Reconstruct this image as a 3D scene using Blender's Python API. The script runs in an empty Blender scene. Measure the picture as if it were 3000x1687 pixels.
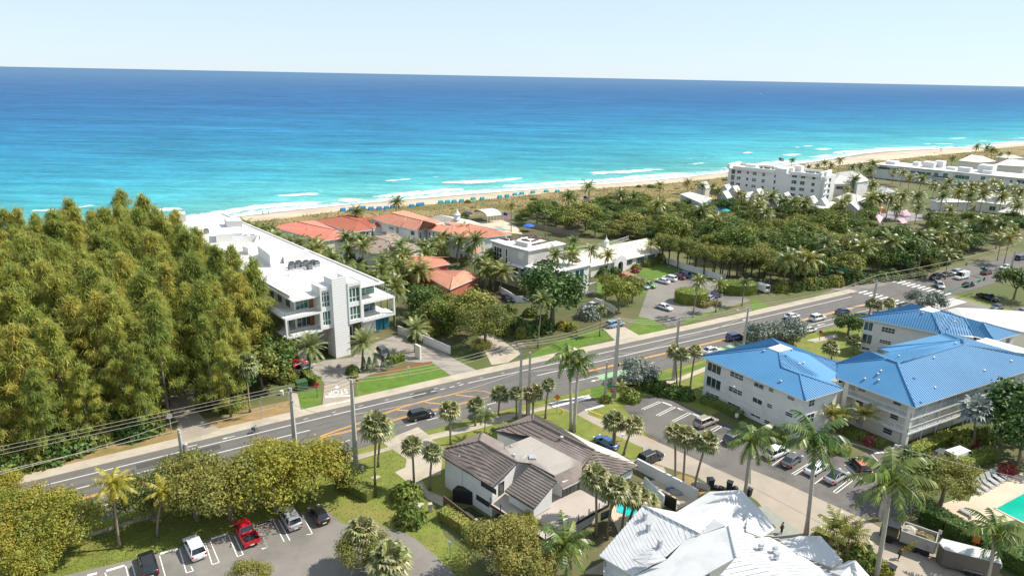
import bpy, math, random
from mathutils import Vector as V, Matrix
RND = random.Random(11)
sc = bpy.context.scene
COL = sc.collection
rad = math.radians
# ------------------------------------------------------------------ camera
PW, PH, FOC = 3000.0, 1687.0, 2000.0
PITCH, ROLL, CAMH = rad(17.22), rad(1.12), 58.0
_F = V((0, math.cos(PITCH), -math.sin(PITCH))); _X = V((1, 0, 0)); _U = _X.cross(_F)
CX = _X*math.cos(ROLL) + _U*math.sin(ROLL); CY = _U*math.cos(ROLL) - _X*math.sin(ROLL)
CAM = V((0, 0, CAMH))
cam_d = bpy.data.cameras.new('camera'); cam = bpy.data.objects.new('camera', cam_d); COL.objects.link(cam)
cam_d.sensor_width = 36; cam_d.lens = 36*FOC/PW; cam_d.clip_start = 1; cam_d.clip_end = 300000
m = Matrix((CX, CY, -_F)).transposed().to_4x4(); m.translation = CAM; cam.matrix_world = m
sc.camera = cam
# pixel tiles used to note where things stand in the photograph: a point seen there is put on the ground (or height z)
TL = {'F': (0, 0, 1/1.1646)}
for i, x in enumerate((0, 700, 1400, 2200)):
    TL['B%d' % (i+1)] = (x, 1200, 2.975); TL['M%d' % (i+1)] = (x, 800, 2.975)
for i, (x, y) in enumerate(((500,560),(900,560),(1300,560),(1750,560),(2200,560),(2500,560),(2050,400),(2500,380))):
    TL['U%d' % (i+1)] = (x, y, 4.75)
TL['C'] = (750, 780, 5.289); TL['H'] = (1250, 1180, 3.658); TL['S'] = (1700, 1380, 2.8622)
def PX(s):
    out = []; t = None
    for k in s.split():
        if k in TL: t = TL[k]
        else:
            a, b = k.split(','); out.append((t[0]+float(a)/t[2], t[1]+float(b)/t[2]))
    return out
def ray(p): return CX*((p[0]-PW/2)/FOC) - CY*((p[1]-PH/2)/FOC) + _F
def at(p, z=0.0):
    d = ray(p); t = (z-CAMH)/d.z; q = CAM + d*t; q.z = z; return q
def G(s, z=0.0): return [at(p, z) for p in PX(s)]
def G1(s, z=0.0): return G(s, z)[0]
def on_plane(p, A, B):                       # pixel -> (metres along A->B, height) on the upright wall through A and B
    d = ray(p); u = (B-A); u.z = 0; u.normalize(); n = V((u.y, -u.x, 0))
    t = (A-CAM).dot(n)/d.dot(n); q = CAM + d*t; return (q-A).dot(u), q.z
def above(base, p):                          # point on the ray of pixel p nearest the upright line over base
    d = ray(p); dh = V((d.x, d.y, 0)); bh = V((base.x-CAM.x, base.y-CAM.y, 0)); t = dh.dot(bh)/dh.dot(dh); return CAM + d*t
# ------------------------------------------------------------------ tagging
def tag(o, label=None, cat=None, group=None, kind=None):
    if label: o['label'] = label
    if cat: o['category'] = cat
    if group: o['group'] = group
    if kind: o['kind'] = kind
    return o
def thing(name, label, cat, loc=(0, 0, 0), rz=0.0, group=None, scale=None):
    o = bpy.data.objects.new(name, None); COL.objects.link(o); o.location = loc; o.rotation_euler = (0, 0, rz)
    o.empty_display_size = .2
    if scale: o.scale = scale if hasattr(scale, '__len__') else (scale,)*3
    return tag(o, label, cat, group)
def inst(src, name, loc=(0,0,0), rz=0.0, scale=None, parent=None):
    o = bpy.data.objects.new(name, src if isinstance(src, bpy.types.Mesh) else src.data); COL.objects.link(o)
    o.location = loc; o.rotation_euler = (0, 0, rz)
    if scale: o.scale = scale if hasattr(scale, '__len__') else (scale,)*3
    if parent: o.parent = parent
    return o
def copy_tree(o, parent=None):
    c = o.copy(); COL.objects.link(c); c.parent = parent
    for ch in list(o.children): copy_tree(ch, c)
    return c
# ------------------------------------------------------------------ mesh builder
class MB:
    def __init__(s): s.v = []; s.f = []; s.m = []; s.r = []
    def face(s, pts, m=0, r=None):
        n = len(s.v); s.v.extend([tuple(p) for p in pts]); s.f.append(tuple(range(n, n+len(pts)))); s.m.append(m); s.r.append(RND.random() if r is None else r)
    def grid(s, rings, m=0, close=True, cap=True):
        n0 = len(s.v); k = len(rings[0])
        for r in rings: s.v.extend([tuple(p) for p in r])
        for i in range(len(rings)-1):
            for j in range(k if close else k-1):
                a = n0+i*k+j; b = n0+i*k+(j+1) % k
                s.f.append((a, b, b+k, a+k)); s.m.append(m); s.r.append(.5)
        if cap:
            s.f.append(tuple(range(n0+k-1, n0-1, -1))); e = n0+(len(rings)-1)*k; s.f.append(tuple(range(e, e+k))); s.m += [m, m]; s.r += [.5, .5]
    def hexa(s, b, t, m=0): s.grid([b, t], m)
    def box(s, c, sz, rz=0.0, m=0):          # c = centre of the bottom
        x, y, z = sz[0]/2, sz[1]/2, sz[2]; ca, sa = math.cos(rz), math.sin(rz); c = V(c)
        q = [V((a*ca-b*sa, a*sa+b*ca, 0)) for a, b in ((-x,-y),(x,-y),(x,y),(-x,y))]
        s.hexa([c+p for p in q], [c+p+V((0,0,z)) for p in q], m)
    def prism(s, pts, z0, z1, m=0, mt=None, bottom=True):
        pts = ccw([V((p[0], p[1], 0)) for p in pts]); n = len(pts)
        for i in range(n):
            a, b = pts[i], pts[(i+1) % n]
            s.face([(a.x,a.y,z0),(b.x,b.y,z0),(b.x,b.y,z1),(a.x,a.y,z1)], m)
        s.face([(p.x,p.y,z1) for p in pts], m if mt is None else mt)
        if bottom: s.face([(p.x,p.y,z0) for p in reversed(pts)], m)
    def bar(s, a, b, w, h=None, m=0):        # rectangular bar a->b
        a, b = V(a), V(b); d = (b-a).normalized(); up = V((0,0,1)) if abs(d.z) < .95 else V((1,0,0))
        x = d.cross(up).normalized()*w/2; y = x.cross(d).normalized()*(h or w)/2
        s.hexa([a-x-y, a+x-y, a+x+y, a-x+y], [b-x-y, b+x-y, b+x+y, b-x+y], m)
    def tube(s, path, radii, n=8, m=0, cap=True):
        path = [V(p) for p in path]; rings = []
        if not hasattr(radii, '__len__'): radii = [radii]*len(path)
        for i, p in enumerate(path):
            d = (path[min(i+1, len(path)-1)] - path[max(i-1, 0)]).normalized()
            up = V((0,0,1)) if abs(d.z) < .9 else V((0,1,0)); x = d.cross(up).normalized(); y = x.cross(d)
            rings.append([p + (x*math.cos(2*math.pi*k/n) + y*math.sin(2*math.pi*k/n))*radii[i] for k in range(n)])
        s.grid(rings, m, True, cap)
    def lathe(s, c, prof, n=12, m=0):
        c = V(c); s.grid([[c+V((r*math.cos(2*math.pi*k/n), r*math.sin(2*math.pi*k/n), z)) for k in range(n)] for r, z in prof], m)
    def blob(s, c, sz, n=10, k=6, jit=0.0, m=0):
        c = V(c)
        s.grid([[c+V((sz[0]*math.sin(math.pi*max(.02, min(.98, i/k)))*math.cos(2*math.pi*j/n), sz[1]*math.sin(math.pi*max(.02, min(.98, i/k)))*math.sin(2*math.pi*j/n), -sz[2]*math.cos(math.pi*i/k)))*(1+jit*RND.uniform(-1, 1)) for j in range(n)] for i in range(k+1)], m)
    def mesh(s, name, mats, smooth=False):
        me = bpy.data.meshes.new(name); me.from_pydata(s.v, [], s.f)
        for q in (mats if isinstance(mats, (list, tuple)) else [mats]): me.materials.append(q)
        me.polygons.foreach_set('material_index', s.m)
        if smooth: me.polygons.foreach_set('use_smooth', [True]*len(s.f))
        at_ = me.attributes.new('rnd', 'FLOAT', 'FACE'); at_.data.foreach_set('value', s.r)
        me.update(); return me
    def build(s, name, mats, parent=None, smooth=False, world=True, loc=None):
        if parent is not None and world:
            o = V(parent.location); s.v = [(a-o.x, b-o.y, c-o.z) for a, b, c in s.v]
        elif loc is not None:
            o = V(loc); s.v = [(a-o.x, b-o.y, c-o.z) for a, b, c in s.v]
        ob = bpy.data.objects.new(name, s.mesh(name, mats, smooth)); COL.objects.link(ob)
        if parent is not None: ob.parent = parent
        elif loc is not None: ob.location = loc
        return ob
def ccw(p):
    a = sum(p[i].x*p[(i+1) % len(p)].y - p[(i+1) % len(p)].x*p[i].y for i in range(len(p))); return list(p) if a > 0 else list(reversed(p))
def inpoly(x, y, poly):
    c = False; j = len(poly)-1
    for i in range(len(poly)):
        a, b = poly[i], poly[j]
        if (a[1] > y) != (b[1] > y) and x < (b[0]-a[0])*(y-a[1])/(b[1]-a[1])+a[0]: c = not c
        j = i
    return c
def ribs(mb, poly, d, spacing, w, h, m=0, start=.5):   # raised seams along d over a flat polygon
    poly = [V(p) for p in poly]; n = V((0,0,0))
    for i in range(len(poly)): n += (poly[i]-poly[0]).cross(poly[(i+1) % len(poly)]-poly[0])
    n.normalize()
    if n.z < 0: n = -n
    d = (V(d) - n*V(d).dot(n)).normalized(); x = n.cross(d)
    q = [((p-poly[0]).dot(x), (p-poly[0]).dot(d)) for p in poly]
    a, b = min(k[0] for k in q), max(k[0] for k in q); u = a + spacing*start
    while u < b:
        ys = []
        for i in range(len(q)):
            (x0, y0), (x1, y1) = q[i], q[(i+1) % len(q)]
            if (x0 > u) != (x1 > u): ys.append(y0+(y1-y0)*(u-x0)/(x1-x0))
        ys.sort()
        for k in range(0, len(ys)-1, 2):
            if ys[k+1]-ys[k] < .15: continue
            A = poly[0]+x*u+d*ys[k]; B = poly[0]+x*u+d*ys[k+1]
            s = x*w/2; s.z += 0
            mb.face([A-s, B-s, B-s*.6+n*h, A-s*.6+n*h], m, .5); mb.face([A-s*.6+n*h, B-s*.6+n*h, B+s*.6+n*h, A+s*.6+n*h], m, .5); mb.face([A+s*.6+n*h, B+s*.6+n*h, B+s, A+s], m, .5)
        u += spacing
# ------------------------------------------------------------------ materials
_M = {}
def hexc(c): return c if hasattr(c, '__len__') else (c, c, c)
def mat(name, col, rough=.8, var=.12, scale=1.5, metal=0.0, bump=0.0, bscale=8.0, stretch=None, col2=None, c2=(.45, .7), spec=.3, obj_var=0.0, face_var=0.0, trans=0.0, coat=0.0, tex='Object', c2scale=None):
    if name in _M: return _M[name]
    M = bpy.data.materials.new(name); M.use_nodes = True; nt = M.node_tree; N = nt.nodes; L = nt.links
    bs = N['Principled BSDF']; out = N['Material Output']
    bs.inputs['Roughness'].default_value = rough; bs.inputs['Metallic'].default_value = metal; bs.inputs['Specular IOR Level'].default_value = spec
    if coat: bs.inputs['Coat Weight'].default_value = coat; bs.inputs['Coat Roughness'].default_value = .05
    tc = N.new('ShaderNodeTexCoord'); src = tc.outputs[tex]
    if tex == 'World':
        pass
    mp = N.new('ShaderNodeMapping'); L.new(src, mp.inputs[0]); mp.inputs['Scale'].default_value = stretch or (1, 1, 1)
    no = N.new('ShaderNodeTexNoise'); no.inputs['Scale'].default_value = scale; no.inputs['Detail'].default_value = 6; no.inputs['Roughness'].default_value = .65; L.new(mp.outputs[0], no.inputs['Vector'])
    col = hexc(col)
    a = N.new('ShaderNodeMix'); a.data_type = 'RGBA'; a.inputs[6].default_value = tuple(min(1, c*(1-var)) for c in col)+(1,); a.inputs[7].default_value = tuple(min(1, c*(1+var)) for c in col)+(1,)
    rmp = N.new('ShaderNodeMapRange'); rmp.inputs[1].default_value = .3; rmp.inputs[2].default_value = .7; L.new(no.outputs[0], rmp.inputs[0]); L.new(rmp.outputs[0], a.inputs[0]); cur = a.outputs[2]
    if col2 is not None:
        n2 = N.new('ShaderNodeTexNoise'); n2.inputs['Scale'].default_value = c2scale or scale*.35; n2.inputs['Detail'].default_value = 5; n2.inputs['Roughness'].default_value = .6; L.new(mp.outputs[0], n2.inputs['Vector'])
        r2 = N.new('ShaderNodeMapRange'); r2.inputs[1].default_value = c2[0]; r2.inputs[2].default_value = c2[1]; L.new(n2.outputs[0], r2.inputs[0])
        b = N.new('ShaderNodeMix'); b.data_type = 'RGBA'; L.new(r2.outputs[0], b.inputs[0]); L.new(cur, b.inputs[6]); b.inputs[7].default_value = tuple(hexc(col2))+(1,); cur = b.outputs[2]
    if face_var:
        at_ = N.new('ShaderNodeAttribute'); at_.attribute_name = 'rnd'
        mr = N.new('ShaderNodeMapRange'); mr.inputs[3].default_value = 1-face_var; mr.inputs[4].default_value = 1+face_var; L.new(at_.outputs['Fac'], mr.inputs[0])
        hv = N.new('ShaderNodeHueSaturation'); L.new(cur, hv.inputs['Color']); L.new(mr.outputs[0], hv.inputs['Value']); cur = hv.outputs[0]
    if obj_var:
        oi = N.new('ShaderNodeObjectInfo'); hv = N.new('ShaderNodeHueSaturation'); L.new(cur, hv.inputs['Color'])
        mr = N.new('ShaderNodeMapRange'); mr.inputs[3].default_value = 1-obj_var; mr.inputs[4].default_value = 1+obj_var; L.new(oi.outputs['Random'], mr.inputs[0]); L.new(mr.outputs[0], hv.inputs['Value'])
        mh = N.new('ShaderNodeMath'); mh.operation = 'MULTIPLY_ADD'; L.new(oi.outputs['Random'], mh.inputs[0]); mh.inputs[1].default_value = -.07*obj_var/.3; mh.inputs[2].default_value = .5+.035*obj_var/.3; L.new(mh.outputs[0], hv.inputs['Hue']); cur = hv.outputs[0]
    L.new(cur, bs.inputs['Base Color'])
    if bump:
        nb = N.new('ShaderNodeTexNoise'); nb.inputs['Scale'].default_value = bscale; nb.inputs['Detail'].default_value = 4; L.new(mp.outputs[0], nb.inputs['Vector'])
        bp = N.new('ShaderNodeBump'); bp.inputs['Strength'].default_value = bump; bp.inputs['Distance'].default_value = .1; L.new(nb.outputs[0], bp.inputs['Height']); L.new(bp.outputs[0], bs.inputs['Normal'])
    if trans:
        tr = N.new('ShaderNodeBsdfTranslucent'); L.new(cur, tr.inputs[0]); mx = N.new('ShaderNodeMixShader'); mx.inputs[0].default_value = trans
        L.new(bs.outputs[0], mx.inputs[1]); L.new(tr.outputs[0], mx.inputs[2]); L.new(mx.outputs[0], out.inputs[0])
    _M[name] = M; return M
def glass(name, col=(.03, .06, .07), rough=.08, spec=.9): return mat(name, col, rough, .25, .6, spec=spec)
def flat(mb_or_pts, name, m, z, kind='structure', thick=None):
    mb = MB()
    for pts in mb_or_pts: mb.face([(p.x, p.y, z) for p in ccw([V(q) for q in pts])])
    o = mb.build(name, m); return tag(o, kind=kind)
# ------------------------------------------------------------------ light
SUN_EL, SUN_AZ = rad(50), rad(12)            # azimuth from +x towards +y
w = bpy.data.worlds.new('World'); sc.world = w; w.use_nodes = True
bg = w.node_tree.nodes['Background']; sk = w.node_tree.nodes.new('ShaderNodeTexSky'); sk.sky_type = 'NISHITA'; sk.sun_disc = False
sk.sun_elevation = SUN_EL; sk.sun_rotation = rad(90)-SUN_AZ; sk.altitude = 50; sk.air_density = 1.0; sk.dust_density = .1; sk.ozone_density = 3.0
tn = w.node_tree.nodes.new('ShaderNodeMix'); tn.data_type = 'RGBA'; tn.blend_type = 'MULTIPLY'; tn.inputs[0].default_value = 1; tn.inputs[7].default_value = (.80, .93, 1.12, 1)
w.node_tree.links.new(sk.outputs[0], tn.inputs[6]); hz = w.node_tree.nodes.new('ShaderNodeMix'); hz.data_type = 'RGBA'; hz.inputs[0].default_value = .74; hz.inputs[7].default_value = (4.45, 5.2, 5.85, 1)
w.node_tree.links.new(tn.outputs[2], hz.inputs[6]); w.node_tree.links.new(hz.outputs[2], bg.inputs[0]); bg.inputs[1].default_value = .1
sd = bpy.data.lights.new('sun', 'SUN'); so = bpy.data.objects.new('sun', sd); COL.objects.link(so); sd.energy = 4.15; sd.angle = rad(.5); sd.color = (1, .95, .86)
S = V((math.cos(SUN_EL)*math.cos(SUN_AZ), math.cos(SUN_EL)*math.sin(SUN_AZ), math.sin(SUN_EL)))
so.rotation_euler = S.to_track_quat('Z', 'Y').to_euler(); so.location = (0, 0, 200)
sc.view_settings.view_transform = 'Standard'; sc.view_settings.look = 'None'; sc.view_settings.exposure = .75; sc.view_settings.gamma = 1
# ================================================================== terrain, sea, beach
SEA = -2.0
shore = G('F 545,553 640,537 760,526 870,514 1000,503 1100,495 1200,487 1300,480 1400,471 1500,465 1600,458 1700,450 1830,434 2000,412 2100,402', SEA) + G('U8 0,335 180,318 800,275 1650,257 2375,190', SEA)
dunel = G('F 545,560 640,556 700,553 770,538 860,529 960,523 1080,513 1200,505 1300,492 1400,482 1500,473 1600,467 1700,460 1830,444 2000,427 2100,418', 0) + G('U8 0,470 300,440 700,402 1180,350 1650,312 1900,268 2375,220', 0)
d0 = (shore[3]-shore[0]).normalized(); d1 = (shore[-1]-shore[-4]).normalized()
shore = [shore[0]-d0*60000, shore[0]-d0*2000, shore[0]-d0*300, shore[0]-d0*60] + shore + [shore[-1]+d1*200, shore[-1]+d1*2000, shore[-1]+d1*90000]
e0 = (dunel[3]-dunel[0]).normalized(); e1 = (dunel[-1]-dunel[-4]).normalized(); e0 = d0; e1 = d1
dunel = [dunel[0]-e0*60000, dunel[0]-e0*2000, dunel[0]-e0*300] + dunel + [dunel[-1]+e1*200, dunel[-1]+e1*2000, dunel[-1]+e1*90000]
def resample(pl, n_per=25.0):
    out = [pl[0]]
    for a, b in zip(pl, pl[1:]):
        L_ = (b-a).length; k = max(1, min(40, int(L_/n_per))) if L_ < 3000 else 1
        for i in range(1, k+1): out.append(a.lerp(b, i/k))
    return out
def smooth(pl, it=3):
    for _ in range(it): pl = [pl[0]]+[(pl[i-1]+pl[i]*2+pl[i+1])/4 for i in range(1, len(pl)-1)]+[pl[-1]]
    return pl
NS = V((-math.sin(rad(31)), math.cos(rad(31)), 0))
shore_s = smooth(resample(shore))
offs = [-14, -6, 0, 4, 8, 12, 16, 20, 26, 34, 44, 56, 70, 90, 115, 145, 180, 230, 300, 400, 550, 800, 1200, 2000, 4000, 9000, 25000, 120000]
mb = MB(); K = len(shore_s)
for t in offs: mb.v.extend([tuple(p+NS*t+V((0, 0, -1.2 if t <= -14 else 0))) for p in shore_s])
for i in range(len(offs)-1):
    for j in range(K-1): mb.f.append((i*K+j, i*K+j+1, (i+1)*K+j+1, (i+1)*K+j)); mb.m.append(0); mb.r.append(0)
M = bpy.data.materials.new('sea_water'); M.use_nodes = True; N = M.node_tree.nodes; L = M.node_tree.links; bs = N['Principled BSDF']
bs.inputs['Roughness'].default_value = .5; bs.inputs['Specular IOR Level'].default_value = .08; bs.inputs['IOR'].default_value = 1.33
ad = N.new('ShaderNodeAttribute'); ad.attribute_name = 'dist'; geo = N.new('ShaderNodeNewGeometry')
def nd(t, **k):
    n = N.new(t)
    for a, b in k.items(): setattr(n, a, b)
    return n
def math_(op, a, b=None, c=None, clamp=False):
    n = N.new('ShaderNodeMath'); n.operation = op; n.use_clamp = clamp
    for i, q in enumerate((a, b, c)):
        if q is None: continue
        if isinstance(q, (int, float)): n.inputs[i].default_value = q
        else: L.new(q, n.inputs[i])
    return n.outputs[0]
def noise(vec, scale, detail=4, rough=.6, out=0):
    n = N.new('ShaderNodeTexNoise'); n.inputs['Scale'].default_value = scale; n.inputs['Detail'].default_value = detail; n.inputs['Roughness'].default_value = rough; L.new(vec, n.inputs['Vector']); return n.outputs[out]
def mapv(vec, scale, rot=0):
    n = N.new('ShaderNodeMapping'); L.new(vec, n.inputs[0]); n.inputs['Scale'].default_value = scale; n.inputs['Rotation'].default_value = (0, 0, rot); return n.outputs[0]
pos = geo.outputs['Position']
along = mapv(pos, (.25, 1, 1), rad(-31))     # x runs along the coast, squeezed
D = ad.outputs['Fac']
lg = math_('LOGARITHM', math_('MAXIMUM', D, 1.0), 10.0)
wob = math_('MULTIPLY', math_('SUBTRACT', noise(along, .02, 5), .5), .55)
lg2 = math_('ADD', lg, wob)
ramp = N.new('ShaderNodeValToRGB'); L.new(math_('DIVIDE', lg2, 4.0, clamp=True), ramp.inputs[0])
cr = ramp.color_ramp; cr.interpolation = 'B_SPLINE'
for p, c in ((.0, (.34, .42, .36)), (.20, (.17, .39, .36)), (.37, (.085, .335, .325)), (.515, (.038, .262, .325)), (.625, (.018, .172, .295)), (.73, (.017, .102, .235)), (.845, (.022, .092, .21)), (1, (.07, .145, .24))):  # last stop is paler: horizon haze painted into the water colour
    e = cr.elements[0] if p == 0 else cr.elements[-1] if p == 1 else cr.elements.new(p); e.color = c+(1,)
# darker swell lines and patches
sw = noise(mapv(pos, (.012, .085, 1), rad(-24)), 1.0, 8, .72)
swf = N.new('ShaderNodeMapRange'); L.new(sw, swf.inputs[0]); swf.inputs[1].default_value = .32; swf.inputs[2].default_value = .68; swf.inputs[3].default_value = .72; swf.inputs[4].default_value = 1.28
sw2 = noise(mapv(pos, (.0014, .012, 1), rad(-14)), 1.0, 9, .7)
swg = N.new('ShaderNodeMapRange'); L.new(sw2, swg.inputs[0]); swg.inputs[1].default_value = .3; swg.inputs[2].default_value = .7; swg.inputs[3].default_value = .78; swg.inputs[4].default_value = 1.18
def ripple(vec, a, b):
    q = noise(vec, 1.0, 3, .6); r_ = N.new('ShaderNodeMapRange'); L.new(q, r_.inputs[0]); r_.inputs[1].default_value = .3; r_.inputs[2].default_value = .7; r_.inputs[3].default_value = a; r_.inputs[4].default_value = b; return r_.outputs[0]
rip = math_('MULTIPLY', math_('MULTIPLY', ripple(mapv(pos, (.16, .30, 1), rad(-22)), .84, 1.16), ripple(mapv(pos, (.035, .06, 1), rad(-18)), .84, 1.16)), ripple(mapv(pos, (.006, .011, 1), rad(-10)), .86, 1.14))
hv = N.new('ShaderNodeHueSaturation'); L.new(ramp.outputs[0], hv.inputs['Color']); L.new(math_('MULTIPLY', math_('MULTIPLY', swf.outputs[0], swg.outputs[0]), rip), hv.inputs['Value'])
# foam: breaking lines that follow the coast + lace of wash at the edge
n1 = noise(mapv(pos, (.018, .018, 1)), 1.0, 3); wl = math_('ADD', D, math_('MULTIPLY', math_('SUBTRACT', n1, .5), 26.0))
fine = noise(pos, .35, 6, .7)
def band(center, width, thr0, thr1, nscale, seed):
    b = math_('SUBTRACT', 1.0, math_('DIVIDE', math_('ABSOLUTE', math_('SUBTRACT', wl, center)), width), clamp=True)
    k = noise(mapv(pos, (nscale, nscale*2.2, 1), rad(-31+seed)), 1.0, 3)
    kr = N.new('ShaderNodeMapRange'); L.new(k, kr.inputs[0]); kr.inputs[1].default_value = thr0; kr.inputs[2].default_value = thr1
    return math_('MULTIPLY', b, kr.outputs[0])
f1 = band(14, 11, .40, .50, .012, 3); f2 = band(38, 11, .50, .57, .010, -4); f3 = band(66, 5, .58, .64, .009, 8)
edge = math_('SUBTRACT', 1.0, math_('DIVIDE', math_('ABSOLUTE', math_('SUBTRACT', wl, 1.5)), 8.0), clamp=True)
lace = math_('MULTIPLY', math_('SUBTRACT', 1.0, math_('DIVIDE', math_('MAXIMUM', math_('SUBTRACT', wl, 2), 0), 30.0), clamp=True), .66)
tot = math_('MAXIMUM', math_('MAXIMUM', f1, f2), math_('MAXIMUM', f3, edge)); tot = math_('MAXIMUM', tot, lace)
fo = math_('GREATER_THAN', math_('ADD', tot, math_('MULTIPLY', math_('SUBTRACT', fine, .5), 1.3)), .62)
fs = N.new('ShaderNodeMapRange'); L.new(math_('ADD', tot, math_('MULTIPLY', math_('SUBTRACT', fine, .5), 1.3)), fs.inputs[0]); fs.inputs[1].default_value = .5; fs.inputs[2].default_value = .75
mx = N.new('ShaderNodeMix'); mx.data_type = 'RGBA'; L.new(fs.outputs[0], mx.inputs[0]); L.new(hv.outputs[0], mx.inputs[6]); mx.inputs[7].default_value = (.8, .82, .8, 1)
L.new(mx.outputs[2], bs.inputs['Base Color'])
hgt = math_('ADD', math_('MULTIPLY', noise(mapv(pos, (.05, .16, 1), rad(-22)), 1.0, 6, .65), 1.0), math_('MULTIPLY', noise(pos, .5, 3), .25))
bp = N.new('ShaderNodeBump'); bp.inputs['Strength'].default_value = .55; bp.inputs['Distance'].default_value = 2.0; L.new(hgt, bp.inputs['Height']); L.new(bp.outputs[0], bs.inputs['Normal'])
o = mb.build('sea', M, smooth=True); tag(o, kind='structure')
a_ = o.data.attributes.new('dist', 'FLOAT', 'POINT'); a_.data.foreach_set('value', [float(t) for t in offs for _ in range(K)])
# land sheet, inside the dune line
m_ground = mat('ground_soil', (.13, .115, .06), .95, .25, .12, bump=.4, bscale=1.2, col2=(.085, .105, .03), c2=(.4, .6), c2scale=.05)
dl = smooth(resample(dunel), 1)
mb = MB(); mb.grid([[p, V((p.x, min(p.y-500, -200) if abs(p.x) > 1500 else -200, 0))] for p in reversed(dl)], close=False, cap=False); o = mb.build('ground', m_ground); tag(o, kind='structure')
# beach: crest at the dune line, slopes under the water
m_sand = mat('sand', (.47, .39, .285), .95, .1, .25, bump=.35, bscale=1.5, col2=(.40, .32, .225), c2=(.5, .62), c2scale=.06, stretch=(.5, 1, 1))
mb = MB()
def nearest(pl, p): return min(pl, key=lambda q: (q-p).length_squared)
rows = []
far_ = 20
for p in dl:
    if abs(p.x) > 3000: q = p+NS*30
    else:
        q = min((a+(b-a)*max(0, min(1, (p-a).dot(b-a)/max(1e-6, (b-a).length_squared))) for a, b in zip(shore_s, shore_s[1:])), key=lambda c: ((c-p).xy).length)
    p0 = V((p.x, p.y, 0.02)); dd = V((q.x-p.x, q.y-p.y, 0)); u = dd.normalized() if dd.length > .1 else NS
    rows.append([p0-u*3-V((0, 0, .05)), p0+V((0, 0, .1)), p0+dd*.5+V((0, 0, -.7)), V((q.x, q.y, SEA+.03)), V((q.x, q.y, 0))+u*30+V((0, 0, SEA-4))])
mb.grid(rows, close=False, cap=False)
o = mb.build('beach', m_sand, smooth=True); tag(o, kind='structure')
m_wet = mat('wet_sand', (.27, .215, .15), .35, .1, .3, spec=.5)
mb = MB(); mb.grid([[r[2].lerp(r[3], .55)+V((0, 0, .03)), r[3]+V((0, 0, .05))] for r in rows[3:-3]], close=False, cap=False)
o = mb.build('wet_sand', m_wet, smooth=True); tag(o, kind='structure')
# dune strip behind the beach
m_dune = mat('dune_ground', (.235, .175, .075), .95, .2, .25, bump=.6, bscale=.8, col2=(.14, .125, .04), c2=(.45, .6), c2scale=.05)
dune_poly = dl[3:-3] + list(reversed(G('F 640,585 760,575 880,550 1040,545 1180,545 1330,530 1480,520 1560,512 1700,512 1830,500', 0)+G('U8 0,520 320,470 700,440 1250,440 1900,420 2375,350', 0)))
flat([dune_poly], 'dune', m_dune, .05)
# ================================================================== road frame
RO = G1('M2 1000,1250'); RDIR = rad(30); RX = V((math.cos(RDIR), math.sin(RDIR), 0)); RN = V((-RX.y, RX.x, 0))
def rbase(t):
    k = [(-400, -2.6), (-50, -2.3), (-25, -1), (0, 0), (25, .7), (50, .9), (85, .9), (110, 1.2), (150, 2.0), (300, 7), (900, 40)]
    for (a, x), (b, y) in zip(k, k[1:]):
        if t <= b: return x+(y-x)*(t-a)/(b-a)
    return k[-1][1]
def rp(t, o, z=0.0): p = RO+RX*t+RN*(o+rbase(t)); p.z = z; return p
def rstrip(t0, t1, o0, o1, step=6.0):
    n = max(1, int((t1-t0)/step)); ts = [t0+(t1-t0)*i/n for i in range(n+1)]
    return [(rp(a, o0), rp(b, o0), rp(b, o1), rp(a, o1)) for a, b in zip(ts, ts[1:])]
def strips(name, m, z, lst, kind='structure'):
    mb = MB()
    for q in lst: mb.face([(p.x, p.y, z) for p in ccw(list(q))])
    return tag(mb.build(name, m), kind=kind)
m_asph = mat('asphalt', (.135, .125, .113), .9, .1, .35, bump=.15, bscale=14, col2=(.108, .10, .092), c2=(.5, .68), c2scale=.05)
m_asph2 = mat('asphalt_old', (.20, .182, .16), .92, .1, .3, bump=.12, bscale=10, col2=(.125, .115, .105), c2=(.48, .66), c2scale=.08)
m_lot = mat('asphalt_lot', (.135, .123, .11), .9, .1, .3, bump=.15, bscale=12, col2=(.07, .065, .06), c2=(.5, .66), c2scale=.1)
m_conc = mat('concrete_walk', (.40, .345, .27), .9, .1, .5, col2=(.32, .27, .21), c2=(.5, .66), c2scale=.2, bump=.1)
m_kerb = mat('kerb_concrete', (.44, .39, .31), .9, .1, 1)
m_street = mat('pale_street', (.335, .285, .225), .92, .08, .35, col2=(.275, .235, .19), c2=(.5, .68), c2scale=.1, bump=.1)
m_white = mat('paint_white', (.72, .70, .65), .8, .12, 3, col2=(.5, .48, .44), c2=(.6, .75), c2scale=1.5)
m_yell = mat('paint_yellow', (.66, .33, .06), .8, .12, 3, col2=(.42, .24, .09), c2=(.58, .75), c2scale=1.5)
m_green = mat('paint_green', (.22, .42, .20), .8, .1, 2)
m_grass = mat('lawn_grass', (.150, .178, .034), .95, .22, .55, bump=.5, bscale=6, col2=(.225, .19, .055), c2=(.5, .7), c2scale=.14)
m_grassg = mat('lawn_green', (.088, .155, .020), .95, .18, .6, bump=.5, bscale=6, col2=(.17, .17, .04), c2=(.55, .75), c2scale=.15)
m_dry = mat('dry_verge', (.26, .175, .08), .95, .2, .5, bump=.4, bscale=4, col2=(.15, .14, .035), c2=(.52, .66), c2scale=.15)
m_mulch = mat('mulch', (.16, .07, .035), .95, .25, 1.2, bump=.5)
m_paver = mat('pavers_grey', (.29, .26, .22), .9, .1, .5, col2=(.21, .19, .165), c2=(.52, .56), c2scale=1.1, stretch=(.15, 1, 1))
Z1, Z2, Z3, Z4, Z5 = .012, .02, .03, .04, .05
T0, T1 = -175, 152
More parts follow.
